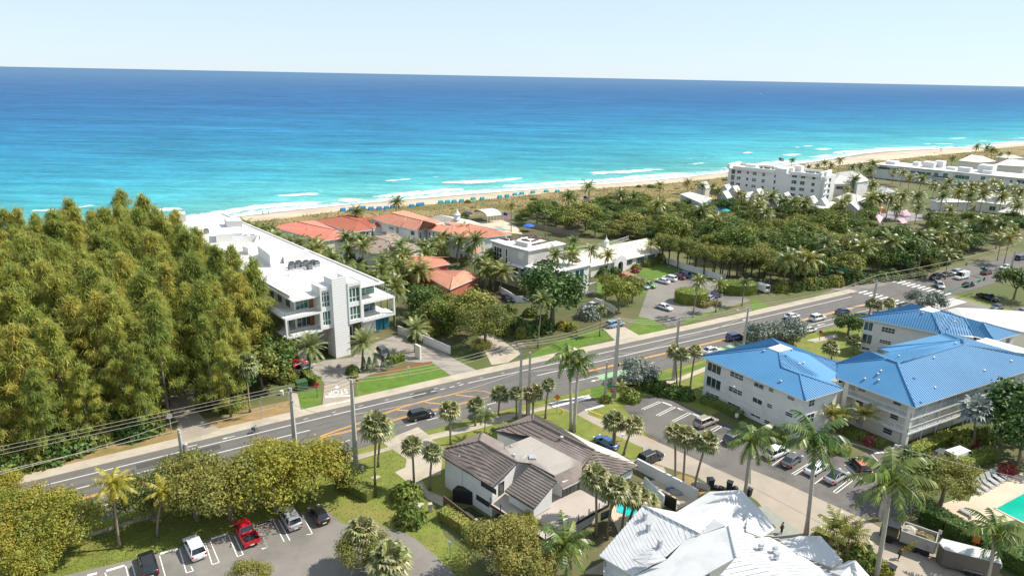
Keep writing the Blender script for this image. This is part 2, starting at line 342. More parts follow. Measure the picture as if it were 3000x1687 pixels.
# asphalt deck, verges, walks
strips('road', m_asph, Z3, rstrip(T0, 420, -10.8, 4.5))
strips('verge', m_dry, Z1, rstrip(-175, -8, 3, 12))
strips('sidewalk', m_conc, Z4, rstrip(-175, 152, 4.62, 7.2))
mb = MB()
for seg in (rstrip(-175, -13.5, 4.48, 4.66), rstrip(-4.5, 62, 4.48, 4.66), rstrip(74, 150, 4.48, 4.66)):
    for q in seg: mb.prism(q, 0, .15)
tag(mb.build('kerb', m_kerb), kind='structure')
m_track = mat('tyre_track', (.112, .104, .095), .85, .15, .8, col2=(.135, .125, .113), c2=(.45, .6), c2scale=.3); m_patch = mat('asphalt_patch', (.075, .07, .066), .9, .12, 1); m_patch2 = mat('asphalt_patch_pale', (.135, .125, .112), .9, .12, 1)
strips('tyre_track', m_track, Z3+.003, [q for o_ in (-6.7, -5.1, -3.3, -1.7, -.1, 1.6) for q in rstrip(T0, 146, o_-.28, o_+.28)])
for i_, (t_, o_, l_, w_) in enumerate(((-62, -2.2, 7, 2.6), (-34, .2, 12, 1.6), (-5, -6.2, 9, 2.2), (12, 1.2, 5, 2.4), (30, -2.5, 14, 1.3), (44, -6, 6, 2.4), (64, .6, 10, 1.8), (88, -5.6, 9, 2), (120, -2, 16, 1.5))): strips('road_patch', m_patch if i_ % 2 else m_patch2, Z3+.006, rstrip(t_, t_+l_, o_, o_+w_))
# painted lines
lines = []
for o_, a, b in ((2.4, T0, 14), (2.4, 24, 146), (-.95, T0, -8), (-.95, 38, 92)): lines += rstrip(a, b, o_-.08, o_+.08)
for t in range(14, 24, 2): lines += rstrip(t, t+1, 2.32, 2.48)
for t in range(-9, 26, 4): lines += rstrip(t, t+2, -7.62, -7.46)
for t in range(-8, 36, 5): lines += rstrip(t, t+.8, 3.3, 3.4)
lines += rstrip(T0, -12, -7.6, -7.44) + rstrip(42, 64, -6.95, -6.8) + rstrip(90, 140, -7.1, -6.95) + rstrip(84, 140, -9.4, -9.25)
lines += rstrip(112, 146, -3.6, -3.45)
def arrow_left(t, o, s=1.0, flip=1):
    L_ = []
    def q(*pts): L_.append([rp(t+a*s*flip, o+b*s) for a, b in pts])
    q((-3, -.5), (.6, -.5), (.6, -.28), (-3, -.28)); q((-3, -.28), (-2.6, -.28), (-2.5, .35), (-2.9, .35)); q((-3.3, .3), (-2.1, .3), (-2.7, 1.0))
    return L_
lines += arrow_left(-30, -2.6, 1.15, -1) + arrow_left(49, -2.1, 1.0)
def arrow_fwd(t, o, s=1.0):
    return [[rp(t+a*s, o+b*s) for a, b in k] for k in (((-1.2, -.1), (1, -.1), (1, .1), (-1.2, .1)), ((-2.4, 0), (-1.2, -.42), (-1.2, .42)))]
lines += arrow_fwd(-42, -2.6) + arrow_fwd(-26, 3.4, .8) + arrow_fwd(-20, 3.3, .6)
lines += arrow_fwd(48, -8.4, .8) + arrow_fwd(104, 3.4, .8) + arrow_fwd(118, -8.3, .9)
strips('road_marking_white', m_white, Z4, lines)
yl = []
for (a, b) in ((T0, -24), (46, 146)): yl += rstrip(a, b, -4.02, -3.80) + rstrip(a, b, -4.36, -4.14)
def ypath(s, w_=.15):
    p = G(s); r = []
    for a, b in zip(p, p[1:]):
        n = (b-a).normalized(); n = V((-n.y, n.x, 0))*w_/2; r += [(a-n, b-n, b+n, a+n), ]
    return r
yl += ypath('M2 690,1435 880,1390 1060,1348 1200,1320 1460,1245 1790,1170 2030,1110 2200,1075') + ypath('M2 700,1428 880,1365 1060,1308 1270,1225 1460,1160 1760,1080 1960,1035 2060,1022 2140,1028 2200,1050')
yl += ypath('M2 690,1444 880,1399 1060,1358 1200,1329 1460,1254 1790,1179 2030,1119') + ypath('M2 705,1422 880,1358 1060,1300 1270,1217 1460,1152 1760,1072')
for s in ('1380,1192 1490,1199', '1620,1125 1810,1145', '1890,1060 2060,1080', '1080,1318 1140,1325'): yl += ypath('M2 '+s, .25)
strips('road_marking_yellow', m_yell, Z4, yl)
strips('bike_lane_green', m_green, Z4, rstrip(48.5, 60, -8.9, -7.1)+[q for t in range(76, 92, 3) for q in rstrip(t, t+1.4, -8.9, -7.1)])
# intersection: cross street running away at t ~ 150..170
strips('cross_street', m_asph2, Z2, [(rp(147, -60), rp(173, -60), rp(173, 12), rp(147, 12))])
xw = []
for k in range(9): xw += [[rp(151+.0, -9.5+k*1.6), rp(155, -9.5+k*1.6), rp(155, -8.9+k*1.6), rp(151, -8.9+k*1.6)]]
for k in range(11): xw += [[rp(171, -10+k*1.5), rp(175.5, -10+k*1.5), rp(175.5, -9.4+k*1.5), rp(171, -9.4+k*1.5)]]
for k in range(14): xw += [[rp(156+k*1.1, -16.5), rp(156.6+k*1.1, -16.5), rp(156.6+k*1.1, -12.5), rp(156+k*1.1, -12.5)]]
strips('crosswalk', m_white, Z5, xw)
# near-side: verge, walk
strips('lawn_strip', m_grass, Z1, rstrip(-60, 175, -30, -8.8))
wk = G('B2 810,455 1000,400 1250,340 1480,250 1650,220 2000,140 2380,40') + G('B2 2380,85 2020,185 1660,265 1500,310 1330,345 1020,440 815,490')
flat([wk], 'footpath', m_conc, Z3)
flat([G('M3 90,1275 190,1240 350,1215 560,1165 620,1150 650,1175 590,1190 400,1235 200,1285')], 'footpath.001', m_conc, Z3+.004)
flat([G('M3 1480,960 1700,930 1800,890 1980,815 1990,850 1820,920 1690,960 1500,985')], 'footpath.002', m_conc, Z3+.006)
flat([G('M4 480,585 740,530 760,560 560,605')], 'footpath.003', m_conc, Z3+.008)
# side street
st = G('M3 600,1130 980,1062') + G('B3 960,40 1500,250 2100,520 2380,650') + G('B4 0,520 300,640 960,940 1100,1010 1300,1120 1700,1300 2000,1420 2380,1600 2380,1900') + G('B4 1500,1900 1100,1400 600,1120 440,1085 330,1140 60,800') + G('B3 2300,700 2000,640 1920,590 1700,520 1430,430 1440,330 1330,290 860,40 700,-20')
flat([st], 'side_street', m_street, Z2)
flat([G('M3 590,1145 980,1062 1080,1150 930,1195 870,1225 700,1165')], 'side_street_mouth', m_asph, Z3+.003)
strips('side_street_line', m_white, Z5, [G('M3 640,1160 980,1075 990,1092 660,1172'), G('M3 930,1190 1085,1148 1105,1158 945,1202'), G('M3 610,1130 970,1062 975,1072 615,1140')])
strips('side_street_yellow', m_yell, Z5, [G('B3 950,-2 1150,75 1147,80 947,3'), G('B3 1390,200 1560,280 1557,285 1387,205')])
# car park by the blue-roofed flats
flat([G('M3 1260,1160 1420,1095 1480,1065 1660,1085 1900,1190') + G('B3 2250,160 2380,200') + G('B4 300,380 450,330 720,320 840,440 1100,330 1330,370 1430,420 1500,560 1400,900') + G('B4 960,940 300,640 0,520') + G('B3 2380,650 2100,520 1500,250')], 'car_park', m_lot, Z3)
pl = []
def line_px(s, w_=.12): pl.extend(ypath(s, w_))
for s in ('M3 1425,1185 1575,1120 1600,1125 1445,1190', 'M3 1552,1240 1700,1165 1725,1170 1575,1245', 'M3 1690,1290 1835,1215 1860,1222 1710,1297', 'B3 1825,160 1880,130', 'B3 2025,180 2100,140 2128,147 2055,190', 'B3 2100,285 2170,245', 'B4 20,420 70,390', 'B4 185,485 330,385', 'B4 355,560 500,470', 'B4 555,645 640,580', 'B4 375,570 520,480', 'B4 718,715 860,605 890,615 742,728 718,715', 'B4 815,480 990,640', 'B4 825,478 1000,635', 'B4 940,425 1090,575', 'B4 1050,390 1130,470', 'B4 1160,350 1300,470'): line_px(s)
for s in ('M3 1610,1125 1690,1155', 'M3 1740,1175 1820,1205', 'M3 1868,1228 1930,1250', 'B3 1755,-5 1818,15', 'B3 1870,35 1930,55', 'B3 2145,152 2200,175', 'B4 955,422 1050,425', 'B4 1070,377 1160,372'): line_px(s, .35)
# park by the foreground trees
flat([G('B1 540,1449 1180,1300 1560,1200 2100,1060') + G('B2 100,1000 560,890 760,875 900,990 1040,990 1200,995 1310,1040 1450,1070 1560,1140 1700,1260 1850,1400 1960,1560 700,2100') + G('B1 540,2000 400,1560')], 'parking_lot', m_asph2, Z3)
for s in ('B1 1390,1270 1440,1449', 'B1 1565,1215 1625,1420 1685,1405 1665,1365', 'B1 1790,1160 1850,1350 1910,1330 1830,1140', 'B1 1990,1090 2070,1280 2120,1262 2045,1100', 'B1 2235,1015 2335,1200 2285,1215', 'B2 150,1015 250,1200 195,1210', 'B2 300,965 395,1150', 'B2 345,955 445,1140', 'B2 555,920 640,1080 590,1090', 'B1 1095,1360 1120,1460', 'B1 1150,1340 1180,1450', 'B1 915,1420 930,1460'): line_px(s)
for s in ('B1 1395,1255 1550,1212', 'B1 1840,1125 1975,1085', 'B1 925,1405 1085,1357', 'B1 2240,1000 2380,960', 'B1 760,1445 845,1425', 'B2 160,1000 310,960'): line_px(s, .4)
strips('parking_lines', m_white, Z5, pl)
# lawns and drives, near side
flat([G('B1 480,1449 640,1330 830,1080 1100,960 1400,900 2000,900') + G('B2 0,900 400,800 560,850 820,840 900,600 860,520 1030,440 1340,345 1460,430 1450,500 1360,545 1500,655 1600,700 1700,860 1790,1100 1980,1250 2000,1420 1850,1400 1700,1260 1560,1140 1450,1070 1310,1040 1200,995 900,990 760,875 560,890 100,1000') + G('B1 1560,1200 1180,1300 540,1449')], 'lawn', m_grass, Z2)
flat([G('B2 1240,280 1560,150 1640,210 1690,270 1780,330 1760,560 1600,600 1560,650 1500,655 1360,545 1450,500 1460,430 1340,345')], 'driveway', m_conc, Z3+.002)
flat([G('B2 1540,650 1600,620 1640,700 1850,790 1790,850 1650,780 1570,720')], 'garden_path', m_conc, Z3+.004)
flat([G('B1 0,1230 500,1130 830,1060 1250,930 1400,915 1400,935 1260,960 840,1090 500,1160 0,1280')], 'park_path', m_conc, Z3+.002)
flat([G('B2 1150,595 1185,568 1240,580 1200,605')], 'concrete_slab', m_kerb, Z3+.01)
# lawns and drives, far side
flat([G('M2 505,1050 720,1000 715,1150 540,1190')], 'lawn_plot', m_grassg, Z2)
flat([G('M2 1020,960 1130,900 1690,790 1850,895 1020,1085')], 'lawn_plot.001', m_grassg, Z2)
flat([G('M2 500,840 750,760 980,735 1200,600 1400,530 1640,600 1900,760 2100,860 1860,900 1690,785 1450,770 950,960 750,970 700,900 610,860')], 'forecourt', m_paver, Z2+.002)
flat([G('M2 745,975 965,940 985,1140 725,1195')], 'exit_drive', m_street, Z3+.007)
flat([G('M2 430,1030 510,1050 540,1195 450,1215')], 'garden_path.001', m_conc, Z3)
strips('exit_marking', m_white, Z5, [G('M2 752,1073 968,1062 969,1072 752,1086'), G('M2 752,1152 970,1106 971,1112 752,1158'), G('M2 843,980 863,980 863,995 880,995 853,1008 833,997 843,995')])
flat([G('B1 1500,0 1700,0 1830,130 1930,170 1700,245 1560,290 1540,250 1570,180')], 'park_drive', m_street, Z4+.004)
flat([G('M1 1480,950 1700,980 1700,1200 1480,1200')], 'park_drive.001', m_street, Z3+.001)
flat([G('U2 -60,760 330,720 900,600 1400,560 U3 640,560 1100,520 1880,660 M3 1100,260 1180,470 1080,480 760,570 390,760 100,520 M2 2000,640 1850,690 1400,400 C 2150,320 1990,240')], 'garden_ground', mat('garden_soil', (.075, .085, .028), .95, .3, .5, bump=.4, col2=(.11, .085, .05), c2=(.5, .65), c2scale=.12), Z1+.002)
flat([G('M3 390,760 560,650 760,570 1080,480 1195,560 1100,590 720,690')], 'lawn_plot.002', m_grassg, Z2)
flat([G('M3 1300,500 1390,385 1480,370 1660,490 1420,550')], 'lawn_plot.003', m_grassg, Z2)
flat([G('M3 1090,480 1280,470 1420,550 1200,590')], 'driveway.001', m_conc, Z2+.004)
flat([G('M3 0,560 110,520 380,700 260,780 120,800')], 'driveway.002', m_conc, Z2+.004)
flat([G('M3 1400,380 1480,160 1540,60 1840,10 2140,100 2300,200 2380,240 1800,400 1660,470 1600,420')], 'club_car_park', m_asph2, Z2+.006)
flat([G('M3 1640,460 1830,440 1700,400')], 'club_car_park.001', m_asph2, Z2+.008)
flat([G('M3 1810,440 1790,400 2280,260 2380,240 2380,310') + G('M4 0,330 170,295 60,240 0,235')], 'lawn_plot.004', m_grassg, Z2)
flat([G('U4 560,1150 640,1080 860,1020 1230,1110 1080,1180 770,1240')], 'lawn_plot.005', m_grassg, Z2+.01)
flat([G('U4 0,1200 200,1180 400,1200 560,1300 700,1449 0,1449')], 'lawn_plot.006', m_grassg, Z2+.002)
flat([G('U4 330,1130 430,1120 690,1260 560,1290')], 'brick_path', mat('brick_path', (.36, .2, .14), .9, .15, 2), Z3+.012)
flat([G('U3 1660,800 1800,720 1960,760 1850,830')], 'lawn_plot.007', m_grassg, Z2)
flat([G('M3 1220,980 1520,960 1700,1000 1850,1020 1960,900 1960,1080 1840,1060 1660,1085 1480,1065 1420,1095 1260,1160')], 'lawn_plot.008', m_grass, Z2)
flat([G('M3 980,980 1040,930 1530,910 1980,780 1980,820 1480,960 1200,1010 1180,1080 1100,1100 990,1070')], 'lawn_plot.009', m_grassg, Z2)
flat([G('M3 510,1220 640,1175 870,1225') + G('B3 800,30 1430,330 1430,410 1330,430 1200,370 950,240 500,40')], 'lawn_plot.010', m_grass, Z3+.003)
flat([G('B3 1000,360 1330,430 1430,440 1620,500 1650,560 1500,540 1330,520 1200,400')], 'driveway.003', m_street, Z3+.006)
flat([G('B3 1640,620 1760,560 1870,590 2000,700 1920,770 1800,700')], 'lawn_plot.011', m_dry, Z3+.003)
# ================================================================== buildings
TL['W'] = (2100, 430, 6.44)
m_wall = mat('white_stucco', (.66, .655, .63), .85, .05, .4, col2=(.58, .57, .54), c2=(.55, .75), c2scale=.5)
m_wallc = mat('cream_stucco', (.70, .66, .56), .85, .05, .4)
m_wallg = mat('grey_stucco', (.52, .49, .46), .85, .06, .4)
m_wallr = mat('red_stucco', (.42, .12, .085), .85, .08, .4)
m_roofw = mat('white_membrane', (.66, .645, .61), .8, .05, .3, col2=(.54, .51, .45), c2=(.6, .75), c2scale=.12)
m_blue = mat('blue_metal_roof', (.07, .215, .39), .6, .12, .15, metal=.0, spec=.25, col2=(.085, .235, .41), c2=(.4, .6))
m_bluer = mat('blue_metal_seam', (.06, .185, .345), .6, .06, 1, spec=.25)
m_greym = mat('pale_metal_roof', (.50, .51, .49), .5, .06, .2, spec=.4)
m_brown = mat('brown_tile', (.20, .165, .145), .9, .16, 2.2, col2=(.26, .215, .19), c2=(.5, .65), c2scale=.25, bump=.4, bscale=5)
m_brownr = mat('brown_tile_course', (.145, .118, .103), .9, .2, 3)
m_slab = mat('weathered_deck', (.33, .30, .265), .9, .1, .5, col2=(.22, .195, .17), c2=(.48, .62), c2scale=.25)
m_tile = mat('terracotta_tile', (.54, .235, .15), .85, .16, 1.2, col2=(.45, .18, .115), c2=(.5, .65), c2scale=.2)
m_tiler = mat('terracotta_course', (.58, .29, .20), .85, .15, 2)
m_tile2 = mat('dull_red_tile', (.36, .12, .075), .85, .16, 1.2)
m_tile3 = mat('pinkish_red_tile', (.56, .185, .13), .85, .14, 1.2)
m_tile4 = mat('taupe_tile', (.27, .21, .17), .9, .14, 1.5)
m_shin = mat('white_shingle', (.52, .525, .53), .85, .06, 1.5, col2=(.45, .455, .46), c2=(.5, .7), c2scale=.4)
m_shinr = mat('shingle_course', (.46, .465, .475), .9, .08, 2)
m_ply = mat('white_roof_sheet', (.54, .54, .535), .8, .04, .5, col2=(.46, .46, .45), c2=(.5, .7), c2scale=.3)
m_beige = mat('beige_roof', (.52, .49, .42), .85, .06, .5)
m_cream = mat('cream_roof', (.64, .57, .46), .85, .05, .6)
m_frame = mat('window_frame', (.72, .72, .70), .5, .04, 2)
m_dark = mat('dark_metal', (.025, .023, .022), .5, .2, 2)
m_glass = glass('window_glass', (.035, .055, .06))
m_gglass = glass('green_glass', (.012, .12, .085), .06)
m_bglass = glass('blue_glass', (.02, .075, .12), .06)
m_rail = mat('white_rail', (.74, .74, .72), .5, .03, 2)
m_wood = mat('warm_wood', (.30, .13, .055), .7, .15, 2)
m_stone = mat('ledge_stone', (.17, .13, .10), .9, .3, 3)
m_brickw = mat('white_brick', (.70, .69, .67), .85, .05, 3.0, stretch=(1, 1, 4))
m_pipe = mat('galvanised_vent', (.48, .49, .50), .45, .1, 3, metal=.5)
m_teal = mat('teal_panel', (.02, .13, .19), .6, .06, 1)  # teal darkened: the shade over door and gate is put into the colour
def inset(poly, d):
    p = ccw([V((q[0], q[1], 0)) for q in poly]); n = len(p); out = []
    for i in range(n):
        a, b, c = p[i-1], p[i], p[(i+1) % n]; e1 = (b-a).normalized(); e2 = (c-b).normalized()
        n1 = V((-e1.y, e1.x, 0)); n2 = V((-e2.y, e2.x, 0)); k = (n1+n2); k = k/max(.3, k.dot(n1)); out.append(b+k*d)
    return out
def unit(A, B): u = V((B.x-A.x, B.y-A.y, 0)); u.normalize(); n = V((u.y, -u.x, 0)); n = n if n.dot(CAM-A) > 0 else -n; return u, n
def wpanel(par, A, B, u0, u1, z0, z1, nx=2, ny=1, fm=None, gm=None, name='window', fw=.09, d=.06, lab=None, off=0.0):
    u, n = unit(A, B); A = V((A.x, A.y, 0)); fm = fm or m_frame; gm = gm or m_glass
    P = lambda a, z, k: A+u*a+n*(k+off)+V((0, 0, z))
    def bx(mb, a0, a1, b0, b1, k0, k1): mb.hexa([P(a0, b0, k0), P(a1, b0, k0), P(a1, b0, k1), P(a0, b0, k1)], [P(a0, b1, k0), P(a1, b1, k0), P(a1, b1, k1), P(a0, b1, k1)])
    mb = MB(); bx(mb, u0-fw, u0, z0-fw, z1+fw, -.03, d); bx(mb, u1, u1+fw, z0-fw, z1+fw, -.03, d); bx(mb, u0, u1, z1, z1+fw, -.03, d); bx(mb, u0, u1, z0-fw, z0, -.03, d)
    for i in range(1, nx): x = u0+(u1-u0)*i/nx; bx(mb, x-fw*.35, x+fw*.35, z0, z1, -.03, d*.8)
    for i in range(1, ny): z = z0+(z1-z0)*i/ny; bx(mb, u0, u1, z-fw*.35, z+fw*.35, -.03, d*.7)
    f = mb.build(name, fm, par); mb = MB(); bx(mb, u0, u1, z0, z1, -.03, d*.35); g = mb.build('pane', gm, None)
    g.data.transform(Matrix.Translation(-V(par.location))); g.parent = f
    if lab: f['label'] = lab
    return f
def win(par, A, B, s, nx=2, ny=1, **k):
    p = PX(s)
    for a, b in zip(p[::2], p[1::2]):
        (u0, z0), (u1, z1) = on_plane(a, A, B), on_plane(b, A, B); wpanel(par, A, B, min(u0, u1), max(u0, u1), min(z0, z1), max(z0, z1), nx, ny, **k)
def railing(par, path, h, m=None, sp=.14, posts=1.6, glassm=None, name='railing', w=.05):
    m = m or m_rail; mb = MB(); path = [V(p) for p in path]; up = V((0, 0, 1))
    for a, b in zip(path, path[1:]):
        mb.bar(a+up*h, b+up*h, w*1.4, w, 0); mb.bar(a+up*.08, b+up*.08, w, w, 0); L_ = (b-a).length; k = max(1, int(L_/sp)) if sp else 0
        for i in range(1, k): q = a.lerp(b, i/k); mb.bar(q+up*.08, q+up*h, w*.5, w*.5)
        k = max(1, round(L_/posts))
        for i in range(k+1): q = a.lerp(b, i/k); mb.bar(q, q+up*h, w, w)
        if glassm: mb.face([a+up*.1, b+up*.1, b+up*(h-.06), a+up*(h-.06)], 1)
    return mb.build(name, [m, glassm] if glassm else m, par)
def dslope(pts):
    n = (pts[1]-pts[0]).cross(pts[2]-pts[0]).normalized(); n = n if n.z > 0 else -n; return V((n.x*n.z, n.y*n.z, -(n.x**2+n.y**2)))
def roof(par, faces, m, mr=None, rib=None, course=None, thick=.18, name='roof', eaves=(), cap=None, fascia=None):
    """faces: lists of world points; rib = (spacing, width, height) of seams down the slope, course = same for level rows"""
    mb = MB()
    for f in faces:
        f = [V(p) for p in f]; n = (f[1]-f[0]).cross(f[2]-f[0])
        if n.z < 0: f.reverse()
        mb.face(f, 0)
        lo = [p-V((0, 0, thick)) for p in f]
        for i in range(len(f)): j = (i+1) % len(f); mb.face([lo[i], lo[j], f[j]-V((0,0,.004)), f[i]-V((0,0,.004))], 2)
        d = dslope(f)
        if d.length > 1e-3:
            if rib: ribs(mb, f, d, *rib, 1)
            if course: ribs(mb, f, d.cross(V((0, 0, 1))), *course, 1)
    if cap:
        for a, b in cap: mb.bar(V(a)+V((0, 0, .04)), V(b)+V((0, 0, .04)), .26, .12, 1)
    return mb.build(name, [m, mr or m, fascia or m_frame], par, True)
def walls(par, poly, z0, z1, m=None, name='wall', top=True):
    mb = MB(); mb.prism(poly, z0, z1); return mb.build(name, m or m_wall, par)
def vents(rf, s, zoff, kind='vent', h=.5, r=.22, plane=None, m=None):
    par = rf.parent; o = V(par.location)
    for p in PX(s):
        d = ray(p); n = (plane[1]-plane[0]).cross(plane[2]-plane[0]); q = CAM+d*((plane[0]-CAM).dot(n)/d.dot(n))
        mb = MB(); mb.lathe(q-o-V((0, 0, .1)), [(r*.6, 0), (r*.6, h*.6), (r, h*.6), (r*.9, h*.9), (r*.3, h)], 8); v = mb.build(kind, m or m_pipe, world=False); v.parent = rf
def onp3(p, a, b, c):
    d = ray(p); n = (b-a).cross(c-a); return CAM+d*((a-CAM).dot(n)/d.dot(n))
def bld(name, label, cat, poly): c = sum((V((p[0], p[1], 0)) for p in poly), V())/len(poly); return thing(name, label, cat, c)
# ---------------------------------------------------------------- white beachfront block beside the grove
O = G1('M2 850,745'); th = rad(42); cu = V((math.cos(th), math.sin(th), 0)); cv = V((-cu.y, cu.x, 0))
def L3(u, v, z=0.0): p = O+cu*u+cv*v; return V((p.x, p.y, z))
T = thing('apartment_building', 'long white modern block with flat roof and green glass beside the feathery grove', 'building', L3(2, 20))
def lbox(mb, u0, u1, v0, v1, z0, z1, m=0): mb.hexa([L3(u0, v0, z0), L3(u1, v0, z0), L3(u1, v1, z0), L3(u0, v1, z0)], [L3(u0, v0, z1), L3(u1, v0, z1), L3(u1, v1, z1), L3(u0, v1, z1)], m)
VB = 96
mb = MB(); lbox(mb, -6.6, 12.4, 4.2, VB, 6.7, 14.0); lbox(mb, -6.6, 11.2, 9, VB, 0, 6.7); lbox(mb, -6.9, -5.0, 3.4, 6, 0, 6.7); lbox(mb, 11.2, 15.0, 9, 22, 0, 6.0); mb.build('wall', m_wall, T)
mb = MB(); lbox(mb, -8.2, 13.0, 1.0, VB+1, 14.0, 14.3); lbox(mb, -7.3, 11.9, 3.2, VB, 14.3, 14.36); lbox(mb, -7.9, -7.4, 3.0, VB, 14.3, 14.9); lbox(mb, 12.0, 12.3, 1.6, VB+1, 14.3, 14.75); lbox(mb, -7.4, -2.4, 2.9, 3.2, 14.3, 14.36); r_ = mb.build('roof', m_roofw, T)
mb = MB()
for (u0, u1, v0, v1) in ((0, 3.4, 0, .3), (0, .3, .3, 3.6), (3.1, 3.4, .3, 3.6)): lbox(mb, u0, u1, v0, v1, 0, 17.6)
for k in range(34):
    lbox(mb, -.03, 3.43, -.03, 0, .2+k*.52, .44+k*.52)
    lbox(mb, -.03, 0, 0, 3.6, .2+k*.52, .44+k*.52)
tw = mb.build('stair_tower', m_brickw, T)
def bay(u0, u1, v0, z0, z1, side):
    mb = MB(); w_ = .35
    lbox(mb, u0, u0+w_, v0, 4.3, z0, z1); lbox(mb, u1-w_, u1, v0, 4.3, z0, z1); lbox(mb, u0+w_, u1-w_, v0, 4.3, z1-.9, z1-.2); lbox(mb, u0+w_, u1-w_, v0, 4.3, z0, z0+.8); lbox(mb, u0+w_, u1-w_, v0+.2, 4.3, 10.7, 11.7)
    b = mb.build('bay', m_wall, T)
    mb = MB(); lbox(mb, u0+w_, u1-w_, v0+.5, v0+.6, z0+.8, z1-.9); g = mb.build('pane', m_gglass, None); g.data.transform(Matrix.Translation(-V(T.location))); g.parent = b
    mb = MB()
    for a, c in ((z0+.8, 10.7), (11.7, z1-.9)):
        for k in (1, 2): x = u0+w_+(u1-u0-2*w_)*k/3; lbox(mb, x-.07, x+.07, v0+.38, v0+.5, a, c)
        lbox(mb, u0+w_, u1-w_, v0+.38, v0+.5, a+.9, a+1.02); lbox(mb, u0+w_, u1-w_, v0+.38, v0+.5, c-.6 if c > 12 else c-.1, c)
    f = mb.build('mullion', m_frame, None); f.data.transform(Matrix.Translation(-V(T.location))); f.parent = b
bay(-2.5, 0, .5, 6.9, 16.2, 0); bay(3.4, 6.6, -.2, 7.0, 16.2, 1)
def balcony(u0, u1, v0, z0, z1, v1=4.2):
    mb = MB(); w_ = .38; lbox(mb, u0, u1, v0, v1, z0, z0+.45); lbox(mb, u0, u1, v0, v1, z1-.3, z1); lbox(mb, u0, u0+w_, v0, v0+.5, z0+.45, z1-.3); lbox(mb, u1-w_, u1, v0, v0+.5, z0+.45, z1-.3); lbox(mb, u0+.9, u0+1.1, v0+2.2, v0+2.4, z0+.45, z1-.3); lbox(mb, u0+1.4, u0+1.6, v0+2.2, v0+2.4, z0+.45, z1-.3)
    b = mb.build('balcony', m_wall, T)
    for zz, uu in ((z0+.45, (u0+w_, u1-w_)), (z1, (u0, u1))):
        pth = [L3(uu[0], v0+.15, zz), L3(uu[1], v0+.15, zz)]
        if zz == z1: pth = ([L3(u0+.1, v1+6, zz)] if u0 < 0 else []) + pth + ([L3(u1-.1, v1+6, zz)] if u0 > 0 else [])
        r = railing(T, pth, 1.15, m_pipe, 0, .9, m_bglass if 0 else None)
        r.data.transform(Matrix.Translation((0, 0, 0))); r.parent = b
balcony(-10.3, -2.5, .3, 6.7, 11.0); balcony(6.7, 14.9, .0, 6.6, 10.9)
mb = MB(); lbox(mb, -10.3, -6.6, 4.2, 26, 6.7, 7.1); lbox(mb, -10.3, -6.6, 4.2, 26, 10.7, 11.0); lbox(mb, 11.2, 14.9, 4.2, 24, 10.5, 10.9); lbox(mb, 11.2, 14.9, 4.2, 24, 6.2, 6.6); mb.build('balcony_slab', m_wall, T)
railing(T, [L3(-10.2, 26, 11), L3(-10.2, 10, 11)], 1.1, m_pipe, 0, 1.1); railing(T, [L3(14.8, 10, 10.9), L3(14.8, 24, 10.9)], 1.1, m_pipe, 0, 1.1)
A, B = L3(-6.6, 4.2), L3(11.2, 4.2)
wpanel(T, A, B, .4, 3.0, 11.2, 13.7, 3, 2, gm=m_gglass); wpanel(T, A, B, .4, 3.4, 7.3, 10.4, 3, 1, gm=m_glass); wpanel(T, A, B, 14.4, 18.8, 11.2, 13.7, 2, 2, gm=m_gglass); wpanel(T, A, B, 14.4, 18.8, 7.3, 10.3, 3, 1, gm=m_bglass)
for q in ((-3.4, -2.5, 7.1, 10.7), (-3.4, -2.5, 11, 14), (6.7, 7.5, 7, 10.5), (6.7, 7.5, 10.9, 14)): mb = MB(); lbox(mb, q[0], q[1], 3.9, 4.15, q[2], q[3]); mb.build('timber_panel', m_wood, T)
for q in ((3.5, 11.1), (-5, -.2)): mb = MB(); lbox(mb, q[0], q[1], 8.85, 8.99, 0, 6.2); mb.build('stone_cladding', m_stone, T)
A2, B2 = L3(-6.6, 8.85), L3(11.2, 8.85)
wpanel(T, A2, B2, 12, 15.2, .2, 2.8, 1, 1, gm=m_dark, name='garage_door', fw=.3); wpanel(T, A2, B2, 17.2, 17.75, .2, 2.6, 1, 1, gm=m_dark, name='door'); wpanel(T, A2, B2, 3.5, 4.3, .2, 3.0, 1, 1, gm=m_teal, name='door')
mb = MB(); lbox(mb, 15.0, 18.6, 9, 9.2, 0, 3.2); mb.build('gate', m_teal, T)
A3, B3 = L3(-6.6, 30), L3(-6.6, 4.2)
for k in range(3): wpanel(T, A3, B3, 14+k*4, 16+k*4, 11.2, 13.6, 2, 1, gm=m_dark); wpanel(T, A3, B3, 12+k*4.2, 15+k*4.2, 7.2, 10.4, 2, 1, gm=m_gglass)
def zpx(s, z, f=T.location): return at(PX(s)[0], z)
mb = MB()
def rbox(s, h, z=14.36):          # three ground pixels of a roof box: near-left, near-right, far-right
    a, b, c = G(s, z); mb = MB(); mb.prism([a, b, c, a+(c-b)], z, z+h); mb.build('plant_room', m_wall, T)
rbox('U1 1395,1060 1660,960 1480,830', 3.0); rbox('U1 1580,1010 1950,960 1900,900', 1.6); rbox('U1 640,720 1010,690 985,600', 2.2); rbox('U1 1085,890 1260,830 1180,800', 1.8)
rbox('U1 790,510 1005,510 960,460', 2.0); rbox('U1 80,430 220,430 210,390', 2.4); rbox('U1 870,740 880,735 1230,700', 1.9); rbox('U1 1180,790 1190,785 1230,700', 1.9)
rbox('U1 1955,1330 2070,1370 2290,1330', .9) if 0 else None

